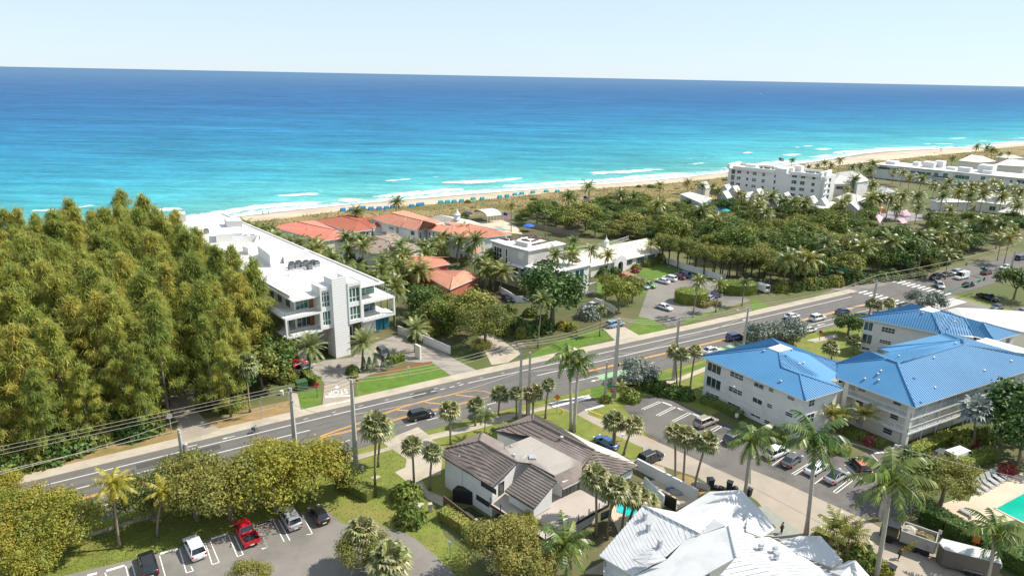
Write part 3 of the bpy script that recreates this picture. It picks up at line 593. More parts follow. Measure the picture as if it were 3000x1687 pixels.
railing(T, [zpx('U1 1520,1130', 14.36), zpx('U1 1640,1190', 14.36), zpx('U1 1880,1140', 14.36)], 1.5, m_rail, .12, 1.2, name='screen_fence'); railing(T, [zpx('U1 1980,1130', 14.36), zpx('U1 2120,1100', 14.36)], 1.5, m_rail, .12, 1.2, name='screen_fence')
m_ac = mat('condenser_grey', (.16, .17, .18), .6, .15, 3); m_fan = mat('fan_grille', (.04, .04, .04), .6, .1, 3)
mb = MB(); mb.box((0, 0, .1), (1.0, 1.0, 1.0)); body_ac = mb.mesh('casing', m_ac); mb = MB(); mb.lathe((0, 0, 1.1), [(.42, 0), (.42, .1), (.3, .12)], 12); fan_ac = mb.mesh('fan', m_fan)
acs = [('U1 1680,1095', 'leftmost of the front row on the white block roof'), ('U1 1760,1080', 'second of the front row behind the white screen'), ('U1 1845,1070', 'third of the front row behind the white screen'), ('U1 1690,1060', 'rear row by the plant room, leftmost'), ('U1 1785,1045', 'rear row by the plant room, second'), ('U1 1890,1040', 'rear row by the plant room, third'), ('U1 1940,1085', 'at the gap between the two white screens'), ('U1 1985,1035', 'rear row beside the right screen'), ('U1 2035,1045', 'rightmost of the big cluster on the white block'), ('U1 1050,680', 'left of the cluster in the middle of the white roof'), ('U1 1090,690', 'second of the cluster in the middle of the white roof'), ('U1 1150,670', 'third of the cluster in the middle of the white roof'), ('U1 1205,680', 'right of the cluster in the middle of the white roof'), ('U1 500,590', 'seen among the treetops on the white roof'), ('U1 690,580', 'right of the treetops on the far white roof')]
for s, l in acs:
    a = thing('air_conditioner', 'grey condenser '+l, 'air conditioner', G1(s, 14.37), th, 'rooftop air conditioners on the white block', 1.15); inst(body_ac, 'casing', parent=a); inst(fan_ac, 'fan', parent=a)
# low wall + ramp wall right of the forecourt
def wall_thing(name, label, s, h, w_=.22, m=None, cat='wall', closed=False, z=0):
    p = G(s, z) if isinstance(s, str) else s; mb = MB()
    for a, b in zip(p, p[1:]):
        u, n = unit(a, b); mb.prism([a-n*w_/2-u*w_/2, b-n*w_/2+u*w_/2, b+n*w_/2+u*w_/2, a+n*w_/2-u*w_/2], z, z+h)
    return tag(mb.build(name, m or m_wall, loc=p[0]), label, cat)
t_ = wall_thing('garden_wall', 'white stepped wall running down beside the grey paved forecourt', 'M2 1390,525 1590,600 1840,705', 1.9)
t_ = thing('iron_fence', 'grey iron railing on top of the white forecourt wall', 'fence', G1('M2 1660,600', 1.9)); railing(t_, G('M2 1390,400 1660,590 1830,680', 1.9), 1.0, m_pipe, .25, 2, name='railing')
wall_thing('sign_wall', 'small upright cream entrance wall beside the date palm', 'M2 1545,730 1580,750', 3.0, .4, m_wallc, 'wall')
# ---------------------------------------------------------------- blue-roofed flats
E1 = 8.0
def hp(s, z): return G1(s, z)
RIB = (.52, .07, .07)
# front block
a, b, c, d, e, f, g = (hp('M3 1940,722', E1), hp('M4 475,1112', E1), hp('M4 815,1008', E1), hp('M4 690,938', E1), hp('M4 748,910', E1), hp('M4 765,780', E1), hp('M4 185,568', E1))
cF, cL, cR, cB = (hp('M4 245,690', 11), hp('M4 148,655', 11), hp('M4 360,660', 11), hp('M4 255,622', 11))
r1 = onp3(PX('M4 263,820')[0], a, b, cF); r2 = onp3(PX('M4 425,880')[0], a, b, cF)
T = bld('apartment_block', 'three storey white flats with the blue metal hip roof nearest the side street', 'building', [a, b, c, f, g])
rf = roof(T, [[a, b, r2, r1, cF, cL], [b, c, r2], [c, d, r1, r2], [cF, r1, d, e, f, cR], [a, cL, cB, g], [g, cB, cR, f]], m_blue, m_bluer, RIB, cap=[(a, cL), (b, r2), (r2, r1), (r1, cF), (cR, f), (g, cB), (c, r2)])
mb = MB(); mb.prism([cF, cR, cB, cL], 10.8, 11.12); o = mb.build('flat_cap', m_roofw, T); o.parent = rf
vents(rf, 'M4 112,685 420,800 455,790 258,950 352,676 M3 2230,1000', 0, plane=[a, b, cF])
fp = inset([a, b, c, d, f, g], .75); mb = MB(); mb.prism(fp, 0, 8.0); mb.build('wall', m_wall, T)
a2, b2, c2 = [min(fp, key=lambda q, k=k: (q-V((k.x, k.y, 0))).length) for k in (a, b, c)]
FLa, FLb, FLc = a2, b2, c2
win(T, a2, b2, 'M3 2010,770 2115,890 2000,890 2110,1030', 3, 1, gm=m_glass, fw=.12)
win(T, a2, b2, 'M3 1990,1020 2100,1110 2205,850 2310,940 2190,980 2300,1070 2180,1115 2285,1200', 3, 2, fw=.1)
win(T, a2, b2, 'M4 32,945 108,1015 20,1075 95,1150 0,1215 80,1270', 2, 1); win(T, a2, b2, 'M4 160,995 195,1040 322,1065 378,1115 145,1130 183,1180 305,1200 362,1260 288,1345 342,1400 120,1270 160,1320', 1, 2)
win(T, b2, c2, 'M4 508,1110 548,1150 490,1235 540,1290', 2, 2)
for zz in (2.6, 5.3):
    mb = MB(); u, n = unit(a2, b2); mb.bar(a2+n*.03+V((0,0,zz)), b2+n*.03+V((0,0,zz)), .06, .05); mb.build('trim', m_wall, T)
# middle block with walkways
p_, q_, s_, t_ = hp('M4 720,790', E1), hp('M4 748,912', E1), hp('M4 1430,1168', E1), hp('M4 2375,860', E1); ux = (t_-s_).normalized(); t2 = t_+ux*14
ap = hp('M4 1275,778', 12.0); apl = hp('M4 1185,748', 12.0); k1, k2, k3, k4 = [onp3(q, s_, t2, ap) for q in PX('M4 1305,785 1845,622 1868,563 2375,708')]; k4 = k3+(k4-k3)*1.5
back = hp('M4 1030,678', E1+.3)
T = bld('apartment_block', 'three storey white flats with railed walkways under the middle blue roof', 'building', [p_, q_, s_, t2, k4])
w1 = hp('M4 1105,655', 9.5); w2 = hp('M4 1830,578', 11.6); w3 = hp('M4 1690,522', 9.6); w4 = hp('M4 1212,690', 9.5); w5 = hp('M4 1150,712', 10.4)
rf = roof(T, [[p_, q_, s_, ap, apl], [s_, t2, k4, k3, k2, k1, ap]], m_blue, m_bluer, RIB, cap=[(s_, ap), (ap, apl), (p_, apl), (q_, p_), (k1, k2), (k3, k2)])
rf2 = roof(T, [[p_, apl, back], [back, apl, ap, w5], [w5, ap, k1, k2, w4], [w4, k2, w2, w1], [w1, w2, k3, w3]], m_blue, m_bluer, RIB, name='rear_roof', cap=[(w1, w2), (w2, k2), (w4, w1)])
vents(rf, 'M4 1105,885 1130,860 990,928 1110,940 1590,745 2262,775 2030,858 1600,1005', 0, plane=[q_, s_, ap]); vents(rf2, 'M4 1285,730 1780,620', 0, plane=[w5, ap, k2])
wq, ws, wt = q_.copy(), s_.copy(), t2.copy()
uy = (q_-s_); uy.z = 0; uy.normalize(); nx = V((ux.x, ux.y, 0)); nx.normalize()
def M3p(a_, b_, z): p = V((s_.x, s_.y, 0))+nx*a_+uy*b_; p.z = z; return p     # a_ along the right front, b_ along the left front
LQ = (q_-s_).length; LT = (t2-s_).length
mb = MB(); mb.prism([M3p(2.2, 1.9, 0), M3p(LT-1, 1.9, 0), M3p(LT-1, LQ-.6, 0), M3p(2.2, LQ-.6, 0)], 0, 8.3)
mb.prism([M3p(.6, .6, 0), M3p(1.3, .6, 0), M3p(1.3, 1.3, 0), M3p(.6, 1.3, 0)], 0, 8); mb.prism([M3p(.5, LQ-2, 0), M3p(2.3, LQ-2, 0), M3p(2.3, LQ-1.2, 0), M3p(.5, LQ-1.2, 0)], 0, 8); mb.build('wall', m_wallc, T)
mb = MB()
mb.prism([M3p(1.3, 1.9, 0), M3p(2.2, 1.9, 0), M3p(2.2, LQ-.6, 0), M3p(1.3, LQ-.6, 0)], 0, 2.3)
mb.build('lower_wall', m_wallc, T)
for z in (2.5, 5.2):
    mb = MB(); mb.prism([M3p(.5, .5, 0), M3p(LT, .5, 0), M3p(LT, 2.0, 0), M3p(.5, 2.0, 0)], z, z+.28); mb.prism([M3p(.5, 2.0, 0), M3p(2.3, 2.0, 0), M3p(2.3, LQ-2, 0), M3p(.5, LQ-2, 0)], z, z+.28); wk_ = mb.build('walkway', m_wall, T)
    r = railing(T, [M3p(.6, LQ-2, z+.28), M3p(.6, .6, z+.28), M3p(LT, .6, z+.28)], 1.05, m_rail, .16, 2.4, name='railing'); r.parent = wk_
mb = MB()
for k in range(1, 12): q = M3p(.6+k*(LT-1)/11, .62, 0); mb.bar(q, q+V((0, 0, 8)), .09, .09)
mb.build('walkway_post', m_rail, T)
A, B = M3p(2.2, 1.9, 0), M3p(LT, 1.9, 0)
for z in (.1, 2.85, 5.55):
    for k in range(6): wpanel(T, A, B, 2.5+k*5.4, 3.4+k*5.4, z, z+2.05, 1, 1, gm=m_wallg, name='door', fw=.07); wpanel(T, A, B, 4.4+k*5.4, 5.6+k*5.4, z+.9, z+2.0, 2, 1)
A, B = M3p(2.2, 1.9, 0), M3p(2.2, LQ, 0)
for z in (3.6, 6.3):
    for k in (1.4, 7.5): wpanel(T, A, B, k, k+1.3, z, z+.85, 1, 2)
wpanel(T, M3p(1.3, 1.9, 0), M3p(1.3, LQ, 0), 1.4, 2.9, 1.0, 1.9, 1, 2); wpanel(T, M3p(1.3, 1.9, 0), M3p(1.3, LQ, 0), 6.5, 7.6, 0.1, 2.1, 1, 1, gm=m_wallg, name='door')
# recess between front and middle block
lk = [V((d.x, d.y, 0))+V((.3, .5, 0)), V((q_.x, q_.y, 0))+nx*1.2-uy*.8, V((q_.x, q_.y, 0))+nx*4, V((d.x, d.y, 0))+nx*4]
mb = MB(); mb.prism(lk, 0, 7.7); o = mb.build('link_wall', m_wallc, T); win(T, lk[0], lk[1], 'M4 765,930 800,950 812,945 848,968', 1, 1, gm=m_dark)
for z in (2.6, 5.3): railing(T, [lk[0]+V((0,-.3,z)), lk[1]+V((0,-.3,z))], 1.0, m_rail, .16, 1.5)
# rear block
a = hp('M4 940,385', E1); b = hp('M4 1655,530', E1); c = hp('M4 1948,550', E1); d = hp('M4 2118,592', E1); e = hp('M4 2350,525', E1)
cL, cF, cR, cB = hp('M4 1465,320', 11), hp('M4 1580,347', 11), hp('M4 1655,328', 11), hp('M4 1545,295', 11)
g = hp('M4 1395,273', E1+.4); h1 = onp3(PX('M4 1862,390')[0], cF, c, b); h2 = hp('M4 2022,428', 10.6)
T = bld('apartment_block', 'white flats with the rearmost blue hip roof, beyond the bushy green tree', 'building', [a, b, e, g])
rf = roof(T, [[a, b, cF, cL], [cF, b, c, h1, cR], [h1, c, d, h2], [h2, d, e], [a, cL, cB, g], [g, cB, cR, h1, h2, e]], m_blue, m_bluer, RIB, cap=[(a, cL), (cF, b), (h1, c), (h2, d), (cR, h1), (h2, e)])
mb = MB(); mb.prism([cF, cR, cB, cL], 10.8, 11.12); o = mb.build('flat_cap', m_roofw, T); o.parent = rf
vents(rf, 'M4 1495,352 1770,430', 0, plane=[a, b, cF])
fp = inset([a, b, d, e, g], .7); mb = MB(); mb.prism(fp, 0, 8.0); mb.build('wall', m_wall, T)
a2, b2, d2, e2 = [min(fp, key=lambda q, k=k: (q-V((k.x, k.y, 0))).length) for k in (a, b, d, e)]
win(T, a2, b2, 'M4 995,420 1055,505 980,525 1045,620 970,640 1030,672', 2, 1, gm=m_bglass, fw=.12); win(T, a2, b2, 'M4 1145,465 1250,530 1125,575 1215,625 1105,660 1150,695', 4, 2)
win(T, d2, e2, 'M4 2225,572 2250,602', 2, 1); win(T, b2, d2, 'M4 1970,565 2015,600 1945,558 1962,585', 1, 1)
# pale metal roof building beyond
a = hp('M4 1700,320', 7); b = hp('M4 1790,300', 8.5); c = hp('M4 2380,430', 7.5)+V((6, 4, 0)); d = hp('M4 1870,395', 7); c2 = hp('M4 2380,540', 7); 
T = bld('metal_roof_building', 'cream building with a long pale grey metal roof behind the blue roofs', 'building', [a, c, c2, d])
k0 = hp('M4 1950,305', 8.8); k9 = hp('M4 2380,380', 8.8)+V((8, 3, 0)); c3 = hp('M4 2350,525', 7)+V((3, -1, 0)); c4 = c3+(k9-k0)*.2; c5 = k9+(c4-k9)*.02
roof(T, [[a, d, c3, c4, k9, k0, b]], m_greym, m_greym, (.5, .06, .06)); mb = MB(); mb.prism(inset([a, d, c3, c4, k9, b], .5), 0, 6.6); mb.build('wall', m_wallc, T)
# ---------------------------------------------------------------- white house with brown tile roof
ze, zr = 5.2, 7.3
COURSE = (.42, .10, .05)
a0, a1, b0 = hp('H 150,562', ze), hp('H 200,490', ze), hp('H 705,900', ze); c0 = hp('H 595,310', ze)
r0, r1, r2 = hp('H 560,405', zr), hp('H 975,635', zr), hp('H 1110,655', zr)
T = bld('house', 'white house under brown tile roofs with a weathered flat deck in the middle', 'house', [a0, b0, hp('H 2270,670', 4), hp('H 1140,115', 4)])
d0, d1 = hp('H 825,430', 6.2), hp('H 830,472', 6.2)
rf = roof(T, [[a0, b0, r1, r0, a1], [a1, r0, c0], [c0, r0, r1, d1, d0]], m_brown, m_brownr, None, COURSE, cap=[(r0, r1), (a1, r0), (c0, r0)], fascia=m_dark)
vents(rf, 'H 350,572 497,660', 0, plane=[a0, b0, r0], h=.25, r=.15); vents(rf, 'H 933,575', 0, plane=[c0, r0, r1], h=.6, r=.3)
# second gable
g0, g1, g2, g3 = hp('H 835,940', 4.6), hp('H 1150,1132', 4.6), hp('H 1395,835', 6.9), hp('H 1110,668', 6.9)
e1_ = hp('H 1150,1110', 3.2)
rf = roof(T, [[g0, g1, g2, g3]], m_brown, m_brownr, None, COURSE, name='roof', fascia=m_dark, cap=[(g3, g2)])
# flat deck with mansard skirt
f0, f1, f2, f3, f4 = hp('H 830,470', 6.4), hp('H 1112,358', 6.4), hp('H 1657,640', 6.4), hp('H 1372,776', 6.4), hp('H 1120,645', 6.4)
rf = roof(T, [[f0, f1, f2, f3, f4, hp('H 970,628', 6.5)]], m_slab, m_slab, name='flat_roof', fascia=m_brown)
vents(rf, 'H 905,470', 0, plane=[f0, f1, f2], h=.4, r=.12)
p = onp3(PX('H 1135,588')[0], f0, f1, f2); mb = MB(); mb.prism(inset([p+V((-.5, -.5, 0)), p+V((.5, -.5, 0)), p+V((.5, .5, 0)), p+V((-.5, .5, 0))], 0), 6.4, 6.65); mb.build('skylight', m_pipe, T)
m0, m1, m2 = hp('H 1465,916', 4.8), hp('H 1655,825', 4.8), hp('H 1415,850', 5.2)
roof(T, [[f3, f2, hp('H 1665,710', 5.6), m1, m0, m2]], m_brown, m_brownr, None, COURSE, fascia=m_frame)
# right wing
ze2 = 5.0
q0, q1, q2, q3 = hp('H 703,290', ze2), hp('H 1140,112', ze2), hp('H 1140,185', 7.2), hp('H 1802,505', 7.2)
s0, s1 = hp('H 2268,670', 4.2), hp('H 1660,715', 5.4); s2 = hp('H 1440,265', ze2); s3 = hp('H 1960,832', 4.2)
rf = roof(T, [[q0, f1, f2, s1, q3, q2], [q0, q2, q1], [q1, q2, q3, s2], [q3, s1, s3, s0]], m_brown, m_brownr, None, COURSE, cap=[(q2, q3), (q0, q2), (q1, q2), (q3, s1)], fascia=m_dark)
vents(rf, 'H 1445,385', 0, plane=[q0, q3, q2], h=.6, r=.32); vents(rf, 'H 1240,285 1378,452 1660,520', 0, plane=[q0, q3, q2], h=.25, r=.12); vents(rf, 'H 1950,708', 0, plane=[q3, s3, s0], h=.25, r=.12)
l0, l1, l2, l3 = hp('H 1430,285', 3.6), hp('H 2035,530', 3.6), hp('H 1822,512', 5.4), hp('H 1420,300', 4.8)
roof(T, [[s2, l0, l1, s0, q3]], m_beige, m_beige, name='low_roof')
wf = inset([a0, b0, hp('H 1110,655', ze), hp('H 830,470', ze), c0], .45)
mb = MB(); mb.prism(wf, 0, 5.0); wl_ = mb.build('wall', m_wall, T)
gb = [hp('H 712,905', 5.05), hp('H 975,650', 7.15), hp('H 1108,668', 6.8), hp('H 850,935', 4.7)]
u_, n_ = unit(b0, hp('H 1110,655', ze)) 
aw, bw = [min(wf, key=lambda q, k=k: (q-V((k.x, k.y, 0))).length) for k in (a0, b0)]; cw = min(wf, key=lambda q: (q-V((r2.x, r2.y, 0))).length)
mb = MB(); mb.face([(bw.x, bw.y, 5.0), (cw.x, cw.y, 5.0), (cw.x, cw.y, 6.9), (r1.x+.0, r1.y, 7.2)]); mb.build('gable', m_wall, T)
mb = MB(); ggp = inset([g0, g1, g2, g3], .4); mb.prism(ggp, 2.9, 4.4); lo_ = [min(ggp, key=lambda q, k=k: (q-V((k.x, k.y, 0))).length) for k in (g1, g2)]
mb.face([(lo_[0].x, lo_[0].y, 4.4), (lo_[1].x, lo_[1].y, 4.4), (lo_[1].x, lo_[1].y, 6.75)]); mb.build('gable_wall', m_wall, T)
mb = MB(); mb.prism(inset([q0, f1, f2, s3, s0, s2, q1], .5), 0, 4.4); mb.prism(inset([f0, f1, f2, m1, m0, f4], .7), 0, 5.2); mb.build('wing_wall', m_wall, T)
win(T, aw, bw, 'H 590,880 740,930', 3, 1, fm=m_dark); win(T, aw, bw, 'H 538,985 668,1110', 4, 1, fm=m_dark)
win(T, bw, cw, 'H 775,870 822,955', 1, 1, fm=m_dark); 
mw = inset([f0, f1, f2, m1, m0, f4], .7); ma, mbb = [min(mw, key=lambda q, k=k: (q-V((k.x, k.y, 0))).length) for k in (m0, m1)]
win(T, ma, mbb, 'H 1460,930 1615,945', 4, 1, fm=m_dark)
u0_, z0_ = on_plane(PX('H 1465,1000')[0], ma, mbb); 
mb = MB(); mb.bar(aw.lerp(bw, .38)+V((0, 0, 0))-unit(aw, bw)[1]*-.1, aw.lerp(bw, .38)+V((0, 0, 5))-unit(aw, bw)[1]*-.1, .1, .1); mb.build('downpipe', m_frame, T)
# roof terrace
zt = 2.75
t0, t1, t2_, t3, t4 = hp('H 680,1092', zt), hp('B3 588,1140', zt), hp('B3 1140,830', zt), hp('H 1655,930', zt), hp('H 840,945', zt)
mb = MB(); mb.prism([t0, t1, t2_, t3, t4], zt-.3, zt); mb.build('terrace', mat('terrace_deck', (.40, .345, .30), .9, .06, .5), T)
mb = MB(); mb.prism(inset([t0, t1, t2_, t3, t4], 1.2), 0, zt-.3); mb.build('ground_floor_wall', m_wall, T)
for A_, B_, n__ in ((t0, t1, 5), (t1, t2_, 6)):
    for k in range(n__+1):
        if A_ is t1 and k == 0: continue
        q = A_.lerp(B_, k/n__); q.z = zt; mb = MB(); mb.bar(q, q+V((0, 0, 1.15)), .12, .12); mb.build('terrace_post', m_dark, T)
mb = MB(); mb.bar(t0+V((0, 0, .0)), t1, .12, .3); mb.bar(t1, t2_, .12, .3); mb.build('terrace_edge', m_dark, T)
for q in (t1, t1.lerp(t2_, .18), t1.lerp(t2_, .36)): mb = MB(); q = q+V((.25, .25, 0)); mb.prism([q+V((-.25, -.25, 0)), q+V((.25, -.25, 0)), q+V((.25, .25, 0)), q+V((-.25, .25, 0))], 0, zt-.3); mb.build('column', m_wall, T)
A, B = V((t1.x, t1.y, 0)), V((t2_.x, t2_.y, 0)); wpanel(T, inset([t0, t1, t2_, t3, t4], 1.2)[1], B, 9.5, 11.2, .9, 1.9, 2, 1, fm=m_dark)
# yard of the brown-roofed house
t_ = wall_thing('garden_wall', 'dark brown boundary wall beside the stepping slabs of the white house', 'H 185,1105 560,1400 760,1560', 1.7, .15, mat('brown_wall', (.12, .085, .05), .8, .1, 1))
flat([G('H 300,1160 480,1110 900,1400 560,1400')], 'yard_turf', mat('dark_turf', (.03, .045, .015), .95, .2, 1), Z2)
for i, s in enumerate(('H 340,1220 430,1165 515,1225 430,1265', 'H 440,1280 530,1235 612,1290 520,1330', 'H 545,1355 635,1305 722,1365 625,1412', 'H 660,1425 740,1378 820,1420 740,1470')):
    mb = MB(); mb.prism(G(s), .0, .1); tag(mb.build('paving_slab', m_conc, loc=G(s)[0]), 'pale square stepping slab by the brown wall, %s from the gate' % ('first', 'second', 'third', 'fourth')[i], 'paving slab', 'stepping slabs beside the white house')
mb = MB(); q = G1('H 400,1050'); mb.prism([q+V((-1.6, -.2, 0)), q+V((1.2, -.9, 0)), q+V((1.3, .2, 0)), q+V((-1.0, .9, 0))], 0, 2.0); tag(mb.build('screen_gate', m_dark, loc=q), 'black metal side gate against the white house wall', 'gate')
wall_thing('courtyard_wall', 'white courtyard wall with dark coping between house and driveway', 'B3 1390,520 1900,790', 1.9, .3)
wall_thing('courtyard_wall', 'white wall with the dark gate inside the pool courtyard', 'B3 1450,690 1610,850', 2.0, .25)
wall_thing('dark_gate', 'dark slatted gate in the white courtyard wall', 'B3 1625,830 1720,880', 1.9, .12, m_dark, 'gate')
m_pool = mat('pool_water', (.02, .42, .42), .08, .08, .5, bump=.15, bscale=1.5, spec=.6)
m_poolc = mat('pool_deck', (.52, .42, .31), .9, .08, .6, col2=(.44, .35, .26), c2=(.5, .7), c2scale=.3)
flat([G('B3 1150,900 1220,760 1480,690 1700,840 1440,850 1350,980 1230,1080')], 'pool_deck', m_poolc, Z2)
flat([G('B3 1205,890 1220,800 1320,740 1440,800 1380,900 1330,930')], 'pool_water', m_pool, Z5)
flat([G('B3 1400,640 1600,600 1890,790 1720,880')], 'courtyard_paving', m_poolc, Z2+.003)
# ---------------------------------------------------------------- white shingled house in front
ze, zr = 4.6, 8.0
COU = (.46, .06, .005)
P_ = lambda s, z: hp('S '+s, z)
A0, A1, A2, A3 = P_('160,705', ze), P_('525,287', 7.4), P_('1005,520', 7.4), P_('410,862', ze)
T = bld('house', 'large white house with grey shingle and white sheet roofs at the corner of the street', 'house', [A0, P_('1630,480', 4), P_('1340,160', 4), P_('1700,1300', 4)])
roof(T, [[A0, A1, A2, P_('880,570', 6.6), P_('720,705', 5.8), P_('440,870', ze)]], m_shin, m_shinr, None, COU, cap=[(A1, A2)])
# dormer
roof(T, [[P_('440,730', 6.2), P_('590,640', 7.2), P_('610,690', 6.8), P_('545,788', 6.0)], [P_('590,640', 7.2), P_('725,735', 6.3), P_('545,788', 6.0), P_('610,690', 6.8)]], m_shin, m_shinr, None, COU, name='dormer')
# white sheet planes
B0, B1, B2, B3 = P_('805,340', 4.2), P_('1085,170', 4.2), P_('1350,155', 6.0), P_('900,438', 6.0)
roof(T, [[B0, B1, B2, B3]], m_ply, m_ply, None, None)
roof(T, [[B3, B2, P_('1610,430', 4.2), P_('1625,490', 4.0), P_('1520,555', 4.4), P_('1440,540', 4.8), P_('1030,490', 5.2)]], m_ply, m_ply)
roof(T, [[A1, B0, B3, P_('1035,490', 5.4), A2]], m_ply, m_ply, name='valley_roof')
roof(T, [[P_('1330,460', 5.1), P_('1400,390', 5.9), P_('1530,375', 5.0), P_('1430,470', 5.3)], [P_('1400,392', 5.9), P_('1530,377', 5.0), P_('1630,480', 4.2), P_('1520,552', 4.6), P_('1390,500', 5.2)]], m_ply, m_ply, name='small_gable')
# second shingled gable
C0, C1 = P_('1245,455', 8.2), P_('1305,722', 8.2); C2, C3 = P_('440,880', 4.6), P_('1100,880', 5.0)
roof(T, [[C1, C0, P_('1010,530', 7.2), P_('880,572', 6.6), P_('720,745', 5.4), C2, P_('560,1100', 4.6), P_('700,1060', 5.2)], [P_('1035,500', 6.4), P_('1118,395', 6.6), P_('1215,455', 8.0), P_('1010,528', 7.0)]], m_ply, m_shinr)
roof(T, [[C0, P_('1480,560', 7.0), P_('1900,770', 6.0), P_('2100,890', 5.4), P_('2250,1060', 5.0), P_('700,1400', 4.5), C1]], m_shin, m_shinr, None, COU, cap=[(C0, C1)])
roof(T, [[P_('1480,555', 6.0), P_('1590,550', 5.0), P_('1680,600', 5.0), P_('1830,690', 4.8), P_('2100,860', 4.6), P_('2300,1000', 4.4), P_('2110,900', 4.8), P_('1900,775', 5.4)]], m_ply, m_ply, name='valley_roof')
D0, D1, D2 = P_('1680,585', 3.6), P_('1840,540', 3.6), P_('2015,540', 5.2); D3 = P_('1825,690', 5.2)
roof(T, [[D0, D1, D2, D3], [D3, D2, P_('2205,750', 3.4), P_('2115,800', 3.6)]], m_ply, m_ply, name='gable_roof')
D0, D1, D2 = P_('2085,840', 3.6), P_('2250,745', 3.6), P_('2310,745', 4.8); D3 = P_('2180,870', 4.8)
roof(T, [[D0, D1, D2, D3], [D3, D2, P_('2430,880', 3.2), P_('2300,960', 3.4)]], m_ply, m_ply, name='gable_roof')
mb = MB(); mb.prism(inset([A0, A1, A2, P_('1000,900', ze), A3], .6), 0, 4.4); mb.prism(inset([B0, B1, B2, P_('1610,430', 4.2), P_('1520,555', 4.2), P_('1100,700', 4.2)], .6), 0, 4.0); mb.prism([P_('1690,590', 3.2), P_('1840,550', 3.2), P_('2200,750', 3.2), P_('2110,790', 3.2)], 0, 3.3); mb.build('wall', m_wall, T)
for s in ('540,400', '568,488', '665,625', '1510,660', '1628,685', '1640,735'):
    sx = PX('S '+s)[0]; q = onp3(sx, A0, A1, A2) if int(s.split(',')[0]) < 700 else onp3(sx, C0, P_('2100,890', 5.4), C1); mb = MB(); mb.box(q-V((0, 0, .2)), (.42, .42, 1.0), rad(30)); mb.box(q+V((0, 0, .8)), (.56, .56, .1), rad(30)); mb.build('chimney', m_pipe, T)
q0_ = P_('205,830', 2.8); q1_ = P_('260,800', 2.8); q2_ = P_('400,870', 2.8)
railing(T, [P_('195,900', 2.6), P_('195,815', 2.6), P_('268,785', 2.6), P_('380,850', 2.6)], 1.0, m_rail, .18, 1.6)
mb = MB(); mb.prism([P_('195,900', 2.5), P_('195,815', 2.5), P_('268,785', 2.5), P_('400,860', 2.5), P_('400,1000', 2.5)], 2.3, 2.55); mb.build('balcony', m_wall, T)
flat([G('S 1490,300 1560,290 1800,480 1900,540 1700,590 1590,540 1640,470')], 'paver_apron', mat('greenish_pavers', (.27, .27, .235), .9, .1, 1.5), Z3)
flat([G('S 0,860 200,750 280,870')], 'side_path', m_conc, Z3)
# ---------------------------------------------------------------- terracotta villas by the dunes
TC = (.5, .08, .05)
def villa(label, polys, z0, m, mr, wallpoly, wm, wtop, name='villa', cap=(), wins=()):
    T = bld(name, label, 'house', wallpoly); rf = roof(T, polys, m, mr, TC, None, cap=cap, thick=.25); mb = MB(); mb.prism(inset(wallpoly, .5), z0, wtop); mb.build('wall', wm, T); return T, rf
a, b, c = hp('U1 1405,495', 6), hp('U2 212,692', 6), hp('U2 600,640', 6); r0, r1 = hp('U1 1760,425', 8.2), hp('U2 425,545', 8.2); d = hp('U1 2010,435', 6)+V((0, 4, 0))
T, rf = villa('low pinkish red tiled villa nearest the white block', [[a, b, r1, r0], [b, c, r1], [c, d, r0, r1], [d, a, r0]], 0, m_tile3, m_tiler, [a, b, c, d], m_wallc, 5.8, cap=[(r0, r1), (b, r1), (c, r1)])
vents(rf, 'U1 1735,470 1905,525 2100,610', 0, plane=[a, b, r1], h=.5, r=.3)
a, b, c, d = hp('U2 105,405', 6.5), hp('U2 622,572', 6.5), hp('U2 908,535', 6.5), hp('U2 860,362', 6.5); r0, r1 = hp('U2 505,355', 8.6), hp('U2 735,415', 8.6); e = hp('U2 500,352', 6.5)+V((3, 5, 0))
T, rf = villa('white villa under a dull brick red roof with an arched front window', [[a, b, r1, r0], [b, c, r1], [c, d, r1], [r0, r1, d, e], [a, r0, e]], 0, m_tile2, m_tile2, [a, b, c, d, e], m_wall, 6.3, cap=[(b, r1), (r0, r1), (c, r1)])
ip = inset([a, b, c, d, e], .5); bb, cc, aa = [min(ip, key=lambda q, k=k: (q-V((k.x, k.y, 0))).length) for k in (b, c, a)]
win(T, bb, cc, 'U2 685,600 705,640 825,572 850,605', 1, 1, gm=m_bglass); win(T, aa, bb, 'U2 205,470 225,495 320,505 345,525 585,590 605,625', 1, 1)
u, z = on_plane(PX('U2 770,590')[0], bb, cc); uu, nn = unit(bb, cc); q = bb+uu*u+nn*.03; mb = MB(); mb.face([q+uu*1.0*math.cos(k*math.pi/6)+V((0, 0, z+1.2*math.sin(k*math.pi/6))) for k in range(12)]); mb.build('arched_window', m_bglass, T)
w0, w1, w2 = hp('U2 905,535', 6), hp('U2 1128,470', 6), hp('U2 960,430', 7)
roof(T, [[hp('U2 840,480', 6.6), w2, w1, hp('U2 915,510', 6)]], m_tile2, m_tile2, TC, name='porch_roof'); mb = MB(); mb.prism([hp('U2 920,515', 5.8), hp('U2 1115,478', 5.8), hp('U2 1115,478', 5.8)+V((0, 4, 0)), hp('U2 920,515', 5.8)+V((0, 4, 0))], 0, 5.6); mb.build('porch_wall', m_wall, T)
